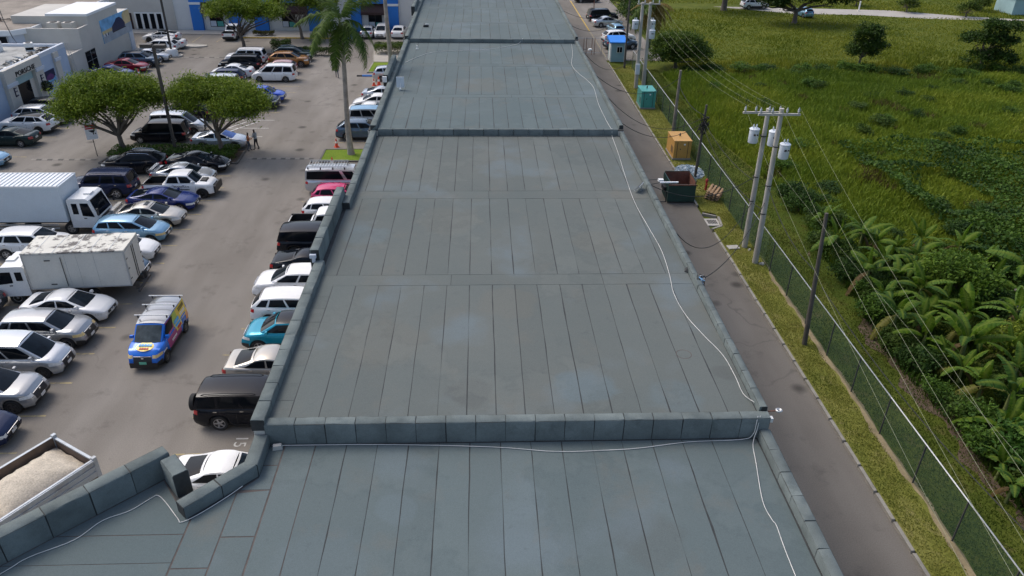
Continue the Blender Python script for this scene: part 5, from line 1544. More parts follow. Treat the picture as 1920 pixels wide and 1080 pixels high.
# ---- bananas
def banana_leaf(L, wd, seed, c0, c1, rise, fall, mid):
    rg = np.random.default_rng(seed)
    V, F, C = [], [], []
    n = 11
    def rc(t): return np.array([L * (t * math.cos(rise * .6) + .0), .0, L * (math.sin(rise) * t - fall * t * t)])
    st = .16
    for i in range(n):
        a, b = st + (1 - st) * i / n, st + (1 - st) * (i + 1) / n
        g = .06 / n if rg.random() < .4 else 0
        for s_ in (-1, 1):
            k = len(V)
            for t in (a + g, b - g):
                p = rc(t)
                w = wd * math.sin(PI * min(1, (.08 + .9 * t))) ** .6
                sk = rg.uniform(-.012, .012) * L
                V += [p, p + [sk * .5, s_ * w * .55, -.02 + .06 * w], p + [sk, s_ * w, -.25 * w + rg.uniform(-.06, .03)]]
                q = rg.random(); cc = np.array(c0) + (np.array(c1) - np.array(c0)) * q
                C += [np.array(mid), cc, cc]
            F += [(k, k + 1, k + 4, k + 3), (k + 1, k + 2, k + 5, k + 4)]
    k0 = len(V)
    for i in range(9):
        t = i / 8; p = rc(t); w = .035 * (1 - .8 * t)
        V += [p + [0, -w, .012], p + [0, w, .012]]; C += [np.array(mid)] * 2
        if i: k = k0 + 2 * i; F.append((k - 2, k - 1, k + 1, k))
    return npmesh('leaf', np.array(V, float), F4=np.array(F), col=np.array(C), mat='leaf_gloss')
BG0, BG1, BMID = (.030, .078, .006), (.095, .16, .011), (.15, .205, .03)
BAN = [banana_leaf(2.3, .34, 1, BG0, BG1, 1.05, .35, BMID), banana_leaf(2.5, .36, 2, BG0, BG1, .75, .6, BMID), banana_leaf(2.2, .32, 3, (.05, .11, .015), (.11, .19, .03), .5, .8, BMID), banana_leaf(2.0, .28, 4, (.02, .06, .012), (.06, .12, .02), .9, .8, BMID)]
BAND = [banana_leaf(1.8, .2, 5, (.08, .055, .025), (.17, .115, .05), .1, 1.0, (.14, .1, .05)), banana_leaf(2.0, .28, 6, (.09, .11, .02), (.17, .16, .035), .3, .9, (.2, .19, .06))]
BANPOS = [(22.4, 37.4, 1.1, 'beside the leaning dark pole'), (21.6, 32.6, 1.15, 'at the field edge opposite the dark pole foot'), (23.8, 29.9, 1.2, 'with torn leaves nearest the right edge'), (23.3, 25.6, 1.25, 'with brown lower leaves at the right edge, nearest of all'),
          (29.8, 40.9, .95, 'standing apart above the round bush'), (32.0, 37.9, 1.1, 'at the right edge beside the wooden trestle'), (24.3, 35.3, 1.1, 'with broad pale leaves left of the round bush'), (25.6, 32.8, 1.0, 'below the round bush'),
          (22.6, 42.2, .95, 'behind the leaning dark pole top'), (24.8, 41.6, .9, 'left of the cane grass and above the dark hollow'), (26.3, 39.6, .95, 'just above the round bush'), (27.2, 28.2, 1.1, 'below the trestle at the right edge'),
          (23.1, 45.6, .8, 'farthest along the field edge, in tall grass'), (26.2, 24.0, 1.15, 'partly outside the lower right edge'), (28.6, 33.2, 1.0, 'with one upright leaf right of the round bush'), (25.2, 28.0, 1.0, 'between the two nearest bananas'),
          (22.2, 35.0, .9, 'small, close to the wires above the fence'), (24.0, 39.0, 1.0, 'in the middle of the left banana clump'), (29.9, 30.6, 1.1, 'at the right edge under the red cloth')]
rb_ = random.Random(55)
while len(BANPOS) < 48:
    y = rb_.uniform(20, 43); x = rb_.uniform(22.2, min(31, .72 * y + 5))
    if all((x - p[0]) ** 2 + (y - p[1]) ** 2 > 1.3 for p in BANPOS): BANPOS.append((x, y, rb_.uniform(.65, .95), 'smaller banana plant crowded between others in the banana thicket'))
for i, (x, y, s_, wh) in enumerate(BANPOS):
    s_ *= .86
    r = random.Random(100 + i)
    t = thing('banana_plant', ('banana plant ' + wh) if i < 19 else wh, 'banana plant', (x, y, .1), r.uniform(0, 6), 'banana plants at the field edge')
    h = 1.5 * s_
    MB().tube([(0, 0, -.1), (.03, .02, h * .5), (0, .04, h)], [.13 * s_, .11 * s_, .07 * s_], 'stem_green', 8).build('stem', t, 60)
    nl = r.choice((7, 8, 9))
    for k in range(nl):
        me = BAN[r.randrange(4)] if k > 1 or r.random() < .4 else BAND[r.randrange(2)]
        o = ob('leaf', me, t, (0, .02, h - .08 + .04 * k / nl))
        o.rotation_euler = (r.uniform(-.35, .35), lerp(.35, -.95, k / (nl - 1)) + r.uniform(-.12, .12), k * 2.4 + r.uniform(-.3, .3))
        q = s_ * r.uniform(.8, 1.1) * (.8 if k == nl - 1 else 1); o.scale = (q, q, q)

# ---- leafy shrubs along the field edge and in the field
SHR = []
for v_ in range(5):
    rg = np.random.default_rng(200 + v_)
    lob = [(rg.uniform(-.5, .5), rg.uniform(-.5, .5), rg.uniform(.45, .8), rg.uniform(.6, .95), rg.uniform(.6, .95), rg.uniform(.45, .7)) for _ in range(4)]
    P, tn = crown_points(lob, 34, 42, rg, .17, .6, .8)
    c0, c1 = [((.018, .045, .008), (.07, .135, .016)), ((.028, .07, .01), (.10, .18, .02)), ((.05, .08, .01), (.16, .2, .025)), ((.012, .034, .008), (.05, .10, .014)), ((.03, .06, .01), (.09, .14, .02))][v_]
    V, F_, c = leafcloud(P, .17, c0, c1, rg, tone=tn, aspect=.45)
    st = MB(); r = random.Random(v_)
    for k in range(6): st.tube([(0, 0, -.1), (r.uniform(-.4, .4), r.uniform(-.4, .4), .8)], [.025, .008], 'stem_brown', 5)
    SHR.append((npmesh('foliage', V, F4=F_, col=c), st.mesh('stems')))
def shrub(x, y, z, s_, v_, label, group, sz=None):
    t = thing('shrub', label, 'shrub', (x, y, z), rnd.uniform(0, 6), group)
    a, b = ob('foliage', SHR[v_][0], t), ob('stems', SHR[v_][1], t)
    for o in (a, b): o.scale = (s_, s_, sz or s_)
xe = lambda y: interp([(10, 20.6), (25, 20.9), (31, 20.6), (36, 21.2), (42, 21.6), (50, 22.6), (58, 21.8), (65, 20.9), (90, 20.9)], y)
for i in range(34):
    y = 14 + i * 1.15 + rnd.uniform(-.4, .4)
    shrub(xe(y) + .55 + rnd.uniform(-.25, .45), y, .05, rnd.uniform(.7, 1.15), rnd.choice((0, 1, 3, 4)), 'one of the dark leafy shrubs lining the field edge along the fence strip', 'shrubs along the fence strip')
for i in range(70):
    y = rnd.uniform(15, 46); x = rnd.uniform(xe(y) + 1.2, min(38, .8 * y + 8))
    shrub(x, y, .05, rnd.uniform(.6, 1.1), rnd.choice((0, 1, 2, 3, 3, 4)), 'one of the leafy shrubs growing among the banana plants', 'shrubs among the bananas')
for i in range(46):
    y = rnd.uniform(45, 84); x = rnd.uniform(xe(y) + 1.5, .78 * y + 8)
    shrub(x, y, .1, rnd.uniform(.6, 1.2), rnd.choice((0, 1, 3, 4)), 'one of the low bushes scattered in the tall field grass', 'bushes in the tall grass', rnd.uniform(.5, .9))
for i in range(22):
    x = 24 + i * 2.1 + rnd.uniform(-.8, .8)
    shrub(x, 88.5 + rnd.uniform(-1.2, 1.2), .0, rnd.uniform(.9, 1.5), rnd.choice((0, 1, 3)), 'one of the bushes in the line dividing field and pasture', 'bushes between field and pasture', rnd.uniform(.6, 1.1))
def bush(label, base, lobes, seed, c0, c1, nclump=110, per=70, size=.2, cat='bush', name='round_bush', th=.8, tr_=.12, spread=.32):
    t = tree(name, label, base, lobes, th, tr_, nclump, per, size, c0, c1, seed, spread=spread)
    t['category'] = cat
    return t
bush('bright green round bush in the middle of the banana plants', (27.0, 36.6, .1), [(0, .2, 1.7, 1.7, 1.5, 1.3), (.9, -1.2, 1.2, 1.2, 1.1, 1.0)], 41, (.035, .08, .008), (.13, .21, .02), 90, 60, .22)
bush('yellow green shrub with small leaves at the right edge by the nearest bananas', (26.6, 30.0, .1), [(0, 0, 1.1, 1.3, 1.2, .9), (.9, .9, 1.0, .8, .8, .8)], 42, (.06, .10, .01), (.19, .24, .02), 60, 55, .2)
bush('dark glossy shrub filling the lower right corner', (22.6, 22.4, .1), [(0, 0, 1.2, 1.2, 1.6, 1.0), (1.2, -1.4, 1.2, 1.5, 1.5, 1.1)], 43, (.018, .06, .008), (.07, .15, .018), 90, 60, .22)
bush('huge rounded dark green bush behind the far double pole', (23.6, 91.6, 0), [(0, 0, 2.3, 3.3, 2.7, 2.3), (-1.6, -1.2, 1.7, 2.0, 1.6, 1.6), (1.8, -.6, 1.7, 2.2, 2.0, 1.6)], 44, (.022, .05, .008), (.10, .155, .018), 190, 80, .28, tr_=.2, spread=.36)
bush('upright dark small tree standing alone in the field', (46.2, 91.6, 0), [(0, 0, 2.0, 1.9, 1.5, 1.9), (.4, 0, 4.0, 1.5, 1.2, 1.4), (1.3, -.2, 2.7, 1.3, 1.0, .9)], 45, (.014, .035, .006), (.06, .105, .014), 120, 70, .28, 'tree', 'field_tree', 1.4, .14)
bush('spreading dark tree with layered branches at the right of the field', (61.5, 91.8, 0), [(0, 0, 3.4, 3.6, 2.0, 1.3), (1.0, 0, 5.0, 2.5, 1.6, 1.0), (.5, -.6, 1.5, 3.0, 2.0, 1.3)], 46, (.012, .032, .006), (.05, .095, .012), 150, 70, .3, 'tree', 'field_tree', 2.0, .2)
bush('dense dark green tree overhanging the far dirt road', (48.9, 120.5, 0), [(-.5, 0, 4.4, 6.0, 3.8, 3.2), (4.6, 0, 3.8, 3.0, 2.6, 2.4), (-4.6, -.3, 3.3, 2.6, 2.4, 2.3)], 47, (.010, .028, .005), (.04, .075, .010), 330, 75, .36, 'tree', 'field_tree', 2.0, .35, .45)
bush('tree with only its trunk and low boughs showing at the top edge', (40.8, 131.2, 0), [(0, .5, 6.0, 4.5, 3.5, 2.3), (-3, 0, 5.2, 2.5, 2.2, 1.5)], 48, (.012, .032, .006), (.05, .09, .012), 120, 60, .34, 'tree', 'field_tree', 4.0, .45, .45)
bush('leafy tree over the parked cars beyond the guard hut', (23.0, 122.0, 0), [(0, 0, 3.0, 2.4, 3.5, 2.2), (-.5, -7, 2.4, 1.8, 3.5, 1.8), (.3, 8, 2.6, 2.4, 4.0, 2.0)], 49, (.015, .04, .008), (.07, .12, .016), 150, 60, .3, 'tree', 'roadside_tree', 1.5, .25, .45)
for i, (x, y, lb) in enumerate(((80, 127, 'pale shrub on the pasture near the top right corner'), (72, 131, 'small pale shrub left of the corner shrub on the pasture'), (86, 133, 'dark bush by the pale shed at the top right corner'), (66, 137, 'dark bush at the top edge beyond the dirt road'))):
    bush(lb, (x, y, 0), [(0, 0, 1.2, 1.7, 1.4, 1.2)], 60 + i, (.03, .06, .01), (.10, .14, .02), 40, 40, .3)

# ---- grass: blades too many to count
def blades(X, Y, Z, h, wd, c, rg, lean=.45):
    n = len(X)
    a = rg.uniform(0, 2 * PI, n); la = rg.uniform(0, 2 * PI, n); ll = lean * h * rg.uniform(.2, 1.3, n)
    ux, uy = np.cos(a) * wd / 2, np.sin(a) * wd / 2
    lx, ly = np.cos(la) * ll, np.sin(la) * ll
    V = np.empty((n, 5, 3))
    for k, (sx, f, zz) in enumerate(((-1, 0, 0), (1, 0, 0), (-.8, .35, .62), (.8, .35, .62), (0, 1, .93))):
        V[:, k, 0] = X + sx * ux + lx * f; V[:, k, 1] = Y + sx * uy + ly * f; V[:, k, 2] = Z + zz * h
    b = np.arange(n)[:, None] * 5
    F = np.concatenate([b + np.array([[0, 1, 3]]), b + np.array([[0, 3, 2]]), b + np.array([[2, 3, 4]])])
    C = np.repeat(c, 5, axis=0)
    return V.reshape(-1, 3), F, C
def grass(name, label, n, yr, xlo, xhi, hfun, cfun, wd, seed, lean=.45, zf=None):
    rg = np.random.default_rng(seed)
    Y = rg.uniform(yr[0], yr[1], n)
    lo = np.array([xlo(y) for y in Y]); hi = np.array([xhi(y) for y in Y])
    X = lo + (hi - lo) * rg.random(n)
    h = hfun(X, Y, rg); k = h > .03
    X, Y, h = X[k], Y[k], h[k]
    Z = np.full(len(X), .05) if zf is None else zf(X, Y)
    V, F, C = blades(X, Y, Z, h, wd * rg.uniform(.6, 1.4, len(X)), cfun(X, Y, rg), rg, lean)
    o = ob(name, npmesh(name, V, F3=F, col=C))
    return tag(o, label, 'grass', kind='stuff')
def mixcol(t, *cs):
    cs = np.array(cs); t = np.clip(t, 0, .9999) * (len(cs) - 1); i = t.astype(int); f = (t - i)[:, None]
    return cs[i] * (1 - f) + cs[i + 1] * f
fzn = lambda X, Y: .11 + .10 * np.sin(X * .31 + Y * .17) + .07 * np.sin(X * .7 - Y * .4)
def hf(X, Y, rg): return (.28 + .55 * vnoise(X, Y, 2.3, 5) + .35 * vnoise(X, Y, 9, 6)) * rg.uniform(.55, 1.1, len(X))
def cf(X, Y, rg):
    t = .55 * vnoise(X, Y, 4.3, 7) + .35 * vnoise(X, Y, 13, 8) + .28 * rg.random(len(X)) - .06
    c = mixcol(t, (.07, .12, .012), (.125, .185, .016), (.18, .23, .02), (.25, .27, .03))
    br = (vnoise(X, Y, 2.6, 9) > .86)[:, None] & (rg.random(len(X)) < .6)[:, None]
    return np.where(br, np.array([.10, .08, .025]) * rg.uniform(.6, 1.2, len(X))[:, None], c)
grass('tall_grass', 'lush tall green grass covering the overgrown field', 150000, (40, 88), lambda y: xe(y) + .3, lambda y: .8 * y + 10, hf, cf, .075, 71, .5, fzn)
grass('undergrowth', 'low dark undergrowth beneath the banana plants', 48000, (12, 45), lambda y: xe(y) + .1, lambda y: .8 * y + 9, lambda X, Y, rg: rg.uniform(.2, .9, len(X)) * (.5 + .7 * vnoise(X, Y, 3, 13)), lambda X, Y, rg: mixcol(.7 * vnoise(X, Y, 2.5, 12) + .3 * rg.random(len(X)), (.02, .05, .007), (.05, .10, .012), (.12, .16, .02)), .06, 72, .5, fzn)
def hp(X, Y, rg):
    t = vnoise(X, Y, 6, 15)
    off = np.abs(Y - np.interp(X, [40, 60, 70, 80, 90, 160], [135, 131, 129, 126.5, 124, 118.7])) > np.interp(X, [40, 60, 70, 80, 160], [3, 3, 3, 1, .8])
    return off * (.12 + .25 * t + .55 * np.clip(1 - np.abs(Y - 93.5) / 7, 0, 1) * (t > .3)) * rg.uniform(.5, 1.2, len(X))
def cp(X, Y, rg):
    t = .5 * vnoise(X, Y, 7, 16) + .3 * vnoise(X, Y, 2, 17) + .3 * rg.random(len(X))
    return mixcol(t, (.065, .095, .008), (.115, .15, .012), (.17, .195, .018), (.25, .24, .03))
grass('pasture_grass', 'shorter yellow green grass of the far pasture', 80000, (87, 150), lambda y: 24, lambda y: .78 * y + 8, hp, cp, .10, 73, .5, lambda X, Y: np.full(len(X), -.02))
def hv_(X, Y, rg):
    return rg.uniform(.035, .09, len(X)) * (rg.random(len(X)) < .35 + .6 * vnoise(X, Y, .8, 21))
def cv(X, Y, rg):
    t = .5 * vnoise(X, Y, 1.3, 22) + .3 * vnoise(X, Y, 4, 23) + .25 * rg.random(len(X))
    return mixcol(t, (.11, .145, .018), (.18, .2, .034), (.26, .25, .055), (.34, .28, .11))
grass('verge_grass', 'short patchy grass on the verge beside the alley', 75000, (12, 92), lambda y: kx(y) + .15, lambda y: fx(y) - .22 if y < 40 else fx(y), hv_, cv, .028, 74, .6, lambda X, Y: np.full(len(X), .1))
grass('strip_grass', 'short darker grass on the strip behind the chain link fence', 80000, (12, 90), lambda y: fx(y) + .1, lambda y: xe(y) + .2, lambda X, Y, rg: rg.uniform(.04, .12, len(X)) * (rg.random(len(X)) < .4 + .6 * vnoise(X, Y, 1.0, 25)), lambda X, Y, rg: mixcol(.6 * vnoise(X, Y, 1.7, 26) + .4 * rg.random(len(X)), (.05, .085, .010), (.085, .12, .014), (.15, .145, .03)), .035, 75, .6, lambda X, Y: np.full(len(X), .1))
# broad leaved creeper over the field at right
rg = np.random.default_rng(77); n = 26000
Y = rg.uniform(36, 62, n); X = rg.uniform(0, 1, n) * (.8 * Y + 8 - 31) + 31
k = vnoise(X, Y, 5, 31) > .33; X, Y = X[k], Y[k]
Z = .3 + 1.3 * vnoise(X, Y, 2.4, 32) + rg.uniform(-.15, .15, len(X))
V, F_, c = leafcloud(np.stack([X, Y, Z], 1), .24, (.018, .05, .008), (.075, .14, .016), rg, aspect=.8, tone=vnoise(X, Y, 1.8, 33))
tag(ob('creeper', npmesh('creeper', V, F4=F_, col=c)), 'broad leaved creeper carpeting the right side of the field', 'creeper', kind='stuff')
# leaf litter beside the shrubs
mb = MB(); mb.grid([[(xe(y) - .35 + .3 * math.sin(y * 1.3) + .15 * math.sin(y * 3.7), y, .106), (xe(y) + 1.0, y, .106)] for y in [12 + i * .4 for i in range(105)]], 'soil', flip=True)
struct(mb.build('bare_soil'))
# ================================================================== POLES, WIRES, FENCE
def catenary(a, b, sag, n=14):
    a, b = Vector(a), Vector(b)
    return [tuple(a.lerp(b, i / n) - Vector((0, 0, sag * 4 * (i / n) * (1 - i / n)))) for i in range(n + 1)]
def can(par, x, y, z, s_=1.0):
    c = MB().lathe([(0, 0), (.27 * s_, 0), (.29 * s_, .04), (.29 * s_, .8), (.31 * s_, .81), (.31 * s_, .85), (.24 * s_, .9), (0, .92)], 'can_grey', 18).build('transformer_can', par, 40, (x, y, z))
    for dx in (-.09, .09): MB().lathe([(.035, .88), (.05, .95), (.03, 1.0), (.05, 1.05), (.03, 1.1), (.0, 1.16)], 'can_grey', 8).build('bushing', c, 40, (dx, 0, .0))
    MB().box((-.05, -.3 * s_, .55), (.12, .06, .1), 'iron').box((.12, -.3 * s_, .55), (.08, .06, .08), 'iron').build('terminal', c)
    return c
def util_pole(name, label, x, y, h, r0, r1, mat, lean=(0, 0), arms=(), group='utility poles'):
    t = thing(name, label, 'utility pole', (x, y, .05), 0, group)
    MB().tube([(0, 0, -.1), (lean[0] * .5, lean[1] * .5, h / 2), (lean[0], lean[1], h)], [r0, (r0 + r1) / 2, r1], mat, 12).build('pole', t, 60)
    for z, dy, hw_, off in arms:
        a = MB().bx((off - hw_, dy - .06, z - .06), (off + hw_, dy + .06, z + .06), 'concrete_pole').build('crossarm', t)
        for q in (-.9, -.35, .35, .9):
            MB().lathe([(.05, 0), (.05, .1), (.075, .12), (.05, .17), (.075, .2), (.045, .26), (.03, .34)], 'galv', 8).build('insulator', a, 40, (off + q * hw_, dy, z + .06))
    return t
p1 = util_pole('concrete_pole', 'front concrete pole of the near pair, with two grey transformer cans', 17.12, 41.1, 9.85, .185, .13, 'concrete_pole', (-.2, 0), [(9.55, -.16, 1.2, -.35)])
p2 = util_pole('concrete_pole', 'rear concrete pole of the near pair, with one can on its left', 17.13, 43.3, 9.2, .185, .13, 'concrete_pole', (-.1, 0), [(9.0, -.16, 1.15, -.5)])
can(p1, .2, -.5, 7.1); can(p1, -.15, .55, 7.5); can(p2, -.75, -.1, 7.15)
for p_, z in ((p1, 7.6), (p1, 5.2), (p1, 3.4), (p2, 7.5), (p2, 4.9), (p2, 3.3)):
    MB().lathe([(.19, 0), (.2, .03), (.19, .07)], 'iron', 12).build('band', p_, 40, (-.12, 0, z))
for x_, y_, lb in ((17.84, 82.0, 'right concrete pole of the far pair before the huge bush'), (17.02, 82.0, 'left concrete pole of the far pair before the huge bush')):
    q = util_pole('concrete_pole', lb, x_, y_, 8.95, .22, .16, 'concrete_pole', (-.1, 0), [(8.8, -.16, 1.2, -.3)] if x_ > 17.5 else [])
    if x_ > 17.5: can(q, .25, -.5, 5.4, 1.1); can(q, .4, .5, 6.2, 1.1)
    else: can(q, -.7, -.1, 6.3, 1.15); MB().bx((-.28, -.42, 1.6), (.18, -.18, 2.7), 'can_grey').build('meter_box', q)
util_pole('wooden_pole', 'leaning dark timber pole with bare top in front of the bananas', 16.8, 32.0, 7.3, .13, .085, 'wood_pole', (-.25, .5))
util_pole('wooden_pole', 'grey timber pole rising behind the yellow generator', 17.6, 66.3, 5.8, .16, .11, 'wood_pole_grey', (.0, 0))
pm_ = util_pole('wooden_pole', 'dark timber pole standing in the heap of plastic, tangled with cables', 16.9, 55.4, 5.9, .12, .08, 'wood_pole', (.1, 0))
util_pole('wooden_pole', 'dark timber pole beside the guard hut', 17.25, 90.8, 8.2, .13, .1, 'wood_pole', (-.05, 0))
# cable tangle on that pole
r = random.Random(5); mb = MB()
for i in range(16):
    a = Vector((.05, -.1, 4.6 + r.uniform(-.5, .4)))
    pts = [tuple(a + Vector((r.uniform(-.4, .4), r.uniform(-.3, .2), r.uniform(-.6, .3)))) for _ in range(5)]
    mb.tube(pts, .03, 'cable_black', 5)
mb.build('cable_tangle', pm_)
def wire(a, b, sag, rad, mat, label, group):
    tag(MB().tube(catenary(a, b, sag, 18), rad, mat, 5).build('overhead_wire', None, 60), label, 'wire', group)
# bare line wires running to the next pole behind the camera
top = [(15.55, 43.1, 9.35), (16.2, 40.95, 9.9), (16.9, 40.95, 9.9), (17.95, 40.95, 9.9), (17.3, 41.0, 6.3)]
E0 = [(7.6, -10, 9.6), (8.2, -10, 9.9), (8.9, -10, 9.9), (9.9, -10, 9.9), (17.6, -10, 5.6)]
for i, (a, b) in enumerate(zip(top, E0)):
    wire(a, b, 1.3 if i < 4 else .7, .004, 'wire_pale', ['leftmost', 'second from the left', 'middle', 'second from the right', 'lowest'][i] + ' of the pale line wires sweeping to the lower right', 'line wires')
for i, (x0, x1) in enumerate(((16.2, 16.5), (16.85, 17.2), (17.7, 17.9), (18.3, 18.6))):
    wire((x0 - .3, 43.2, 9.35), (x1, 82, 9.2), 1.2, .0045, 'wire_pale', ('leftmost', 'second from left', 'third from left', 'rightmost')[i] + ' of the pale line wires between near and far pole pairs', 'line wires between the pole pairs')
# black service cables drooping over the alley
SC = [((16.98, 43.3, 5.0), (8.95, 37.0, 7.0), 1.0, 'from the near poles across to the solar lamp'), ((17.0, 41.1, 4.2), (8.96, 26.6, 7.05), .9, 'taut, knotted, from near poles to the parapet bundle'), ((16.9, 55.4, 4.6), (8.95, 46.8, 7.3), 1.1, 'above the open dumpster'),
      ((16.9, 55.4, 5.0), (8.95, 53.0, 7.3), 1.6, 'above the yellow generator, drooping deeply'), ((17.6, 66.3, 5.2), (8.95, 58.0, 7.4), 1.4, 'from the grey timber pole to the roof edge'), ((17.0, 82, 4.2), (8.95, 66.0, 7.4), 1.8, 'past the green generator to the roof edge'),
      ((17.25, 90.8, 6.6), (8.95, 76.0, 7.7), 1.2, 'from the pole by the hut to the roof edge'), ((17.25, 90.8, 7.0), (8.95, 84.0, 7.7), 1.0, 'higher one from the pole by the hut'), ((17.1, 41.1, 3.6), (16.9, 55.4, 4.4), .9, 'between near poles and the pole in the plastic heap'),
      ((17.1, 43.3, 4.6), (16.9, 55.4, 4.8), .5, 'upper one between near poles and the pole in the plastic heap'), ((17.0, 41.1, 5.2), (16.7, 32.4, 4.2), .6, 'between near poles and the leaning dark pole'), ((16.9, 31.9, 3.6), (17.4, 12, 4.2), .8, 'low along the fence from the leaning dark pole'),
      ((17.1, 43.3, 3.3), (8.95, 33.0, 6.9), 2.4, 'sagging lowest, over the drain grate'), ((17.6, 66.3, 4.6), (16.9, 55.4, 5.2), .5, 'between the grey timber pole and the pole in the plastic heap')]
for a, b, sg, lb in SC: wire(a, b, sg, .02, 'cable_black', 'black service cable ' + lb, 'black service cables')
# fence
fe = thing('chain_link_fence', 'green chain link fence with pale top rail along the verge', 'fence', (17.4, 20, 0.05))
def fz(y): return 2.05
ysf = [-2 + 3.0 * i for i in range(32)]
for y in ysf:
    MB().tube([(fx(y) - 17.4, y - 20, 0), (fx(y) - 17.4, y - 20, fz(y))], .035, 'metal_green' if False else 'iron', 6).build('fence_post', fe, 60)
for a, b in zip(ysf[:-1], ysf[1:]):
    MB().tube([(fx(a) - 17.4, a - 20, 2.05), (fx(b) - 17.4, b - 20, 2.05)], .028, 'galv', 6).build('top_rail', fe, 60)
    MB().add([(fx(a) - 17.4, a - 20, .08), (fx(b) - 17.4, b - 20, .08), (fx(b) - 17.4, b - 20, 2.04), (fx(a) - 17.4, a - 20, 2.04)], [(0, 1, 2, 3)], 'fence_net').build('mesh_panel', fe)

# ================================================================== THINGS ALONG THE ALLEY
hut = thing('guard_hut', 'small blue grey guard hut with bright blue roof at the alley gate', 'hut', (16.95, 95.4, 0))
MB().bx((-.85, -1.0, 0), (.85, 1.0, 2.3), 'hut_wall').build('wall', hut)
mb = MB(); mb.prism([(-1.05, -1.3), (1.05, -1.3), (1.05, 1.25), (-1.05, 1.25)], 2.3, 2.42, 'hut_blue')
mb.add([(-1.08, -1.33, 2.42), (1.08, -1.33, 2.42), (1.08, 1.27, 2.75), (-1.08, 1.27, 2.75), (-1.08, 1.27, 2.42), (1.08, 1.27, 2.42)], [(0, 1, 2, 3), (3, 2, 5, 4), (0, 3, 4), (1, 5, 2)], 'hut_blue'); mb.build('roof', hut)
for s_ in (-1, 1): MB().bx((s_ * .85 - .06, -1.04, 0), (s_ * .85 + .06, -.98, 2.29), 'white_trim').build('corner_board', hut)
wn = MB().bx((-.15, -1.05, 1.1), (.55, -1.0, 1.85), 'white_trim').build('window', hut)
for k in (0, 1): MB().bx((-.1 + k * .33, -1.07, 1.16), (.17 + k * .33, -1.05, 1.79), 'glass_dark').build('pane', wn)
MB().bx((-.87, -.5, 0), (-.85, .4, 2.0), 'white_trim').build('door', hut)
gt = thing('pipe_gate', 'thin pipe gate across the alley beside the guard hut', 'gate', (13.9, 98.2, 0))
for x in (-4.6, -2.6, -.7, -.35, .35, .7, 1.6): MB().tube([(x, 0, 0), (x, 0, 2.1)], .035, 'rust' if abs(x) < 1 else 'galv', 6).build('post', gt, 60)
for z in (.25, 2.05): MB().tube([(-4.6, 0, z), (1.6, 0, z)], .028, 'galv', 6).build('rail', gt, 60)
def generator(label, x, y, sx, sy, h, mat):
    t = thing('generator', label, 'generator', (x, y, .1), 0, 'standby generators beside the alley')
    MB().bx((-sx, -sy, .15), (sx, sy, h), mat).build('enclosure', t)
    MB().bx((-sx - .06, -sy - .06, 0), (sx + .06, sy + .06, .149), 'kerb').build('base', t)
    MB().bx((-sx - .03, -sy - .03, h), (sx + .03, sy + .03, h + .05), mat).build('lid', t)
    MB().bx((-sx * .5, -sy - .015, .3), (sx * .55, -sy, h * .92), mat).bx((-sx * .3, -sy - .02, h * .55), (-sx * .2, -sy - .015, h * .62), 'black_trim').build('door', t)
    for k in range(5): MB().bx((-sx - .012, -sy * .8, h * .3 + k * .12), (-sx, -sy * .2, h * .3 + k * .12 + .06), 'black_trim').build('louvre', t)
    for s_ in (-1, 1): MB().bx((s_ * sx * .62 - .02, -sy - .008, .18), (s_ * sx * .62 + .02, -sy, h - .03), 'black_trim').build('seam', t)
    MB().tube([(0, 0, h + .05), (0, 0, h + .3)], .06, 'iron', 8).build('exhaust', t)
    MB().bx((sx * .1, -sy - .024, h * .8), (sx * .3, -sy - .016, h * .88), 'print_white').build('badge', t)
    return t
generator('turquoise green standby generator beside the alley kerb', 16.75, 75.1, .72, 1.1, 1.75, 'metal_green')
generator('ochre yellow standby generator beside the alley kerb', 16.75, 60.7, .72, 1.25, 1.6, 'metal_yellow')
dp = thing('dumpster', 'open dark green dumpster with rusty inside standing in the alley', 'dumpster', (14.65, 51.6, 0))
hx, hy, hz = 1.0, .95, 1.45
for nm, a, b in (('front_panel', (-hx, -hy, .12), (hx, -hy + .06, hz)), ('side_panel', (-hx, -hy + .061, .12), (-hx + .06, hy, hz + .25)), ('side_panel', (hx - .06, -hy + .061, .12), (hx, hy, hz + .25)), ('back_panel', (-hx + .061, hy - .06, .12), (hx - .061, hy, hz + .35))):
    MB().bx(a, b, 'dumpster_green').build(nm, dp)
MB().bx((-hx + .07, -hy + .07, .35), (hx - .07, hy - .07, .8), 'rust').build('floor', dp)
for a, b in (((-hx + .061, -hy + .062, .8), (hx - .061, -hy + .075, hz - .01)), ((-hx + .061, hy - .075, .8), (hx - .061, hy - .062, hz + .33)), ((-hx + .061, -hy + .08, .8), (-hx + .075, hy - .08, hz + .2)), ((hx - .075, -hy + .08, .8), (hx - .061, hy - .08, hz + .2))): MB().bx(a, b, 'rust').build('lining', dp)
MB().bx((-hx - .05, -hy - .05, hz - .06), (hx + .05, -hy - .001, hz + .01), 'rust').build('rim', dp)
MB().bx((-hx - .2, -.3, .7), (-hx - .001, .5, 1.0), 'black_trim').build('fork_pocket', dp)
MB().bx((hx + .001, -.3, .7), (hx + .2, .5, 1.0), 'black_trim').build('fork_pocket', dp)
MB().tube([(-hx - .12, -hy, .12), (-hx - .12, -hy, .9), (-hx - .02, -hy, .95)], .035, 'black_trim', 6).tube([(-hx - .12, -hy, .12), (-hx - .75, -hy, .12)], .035, 'black_trim', 6).build('handle', dp)
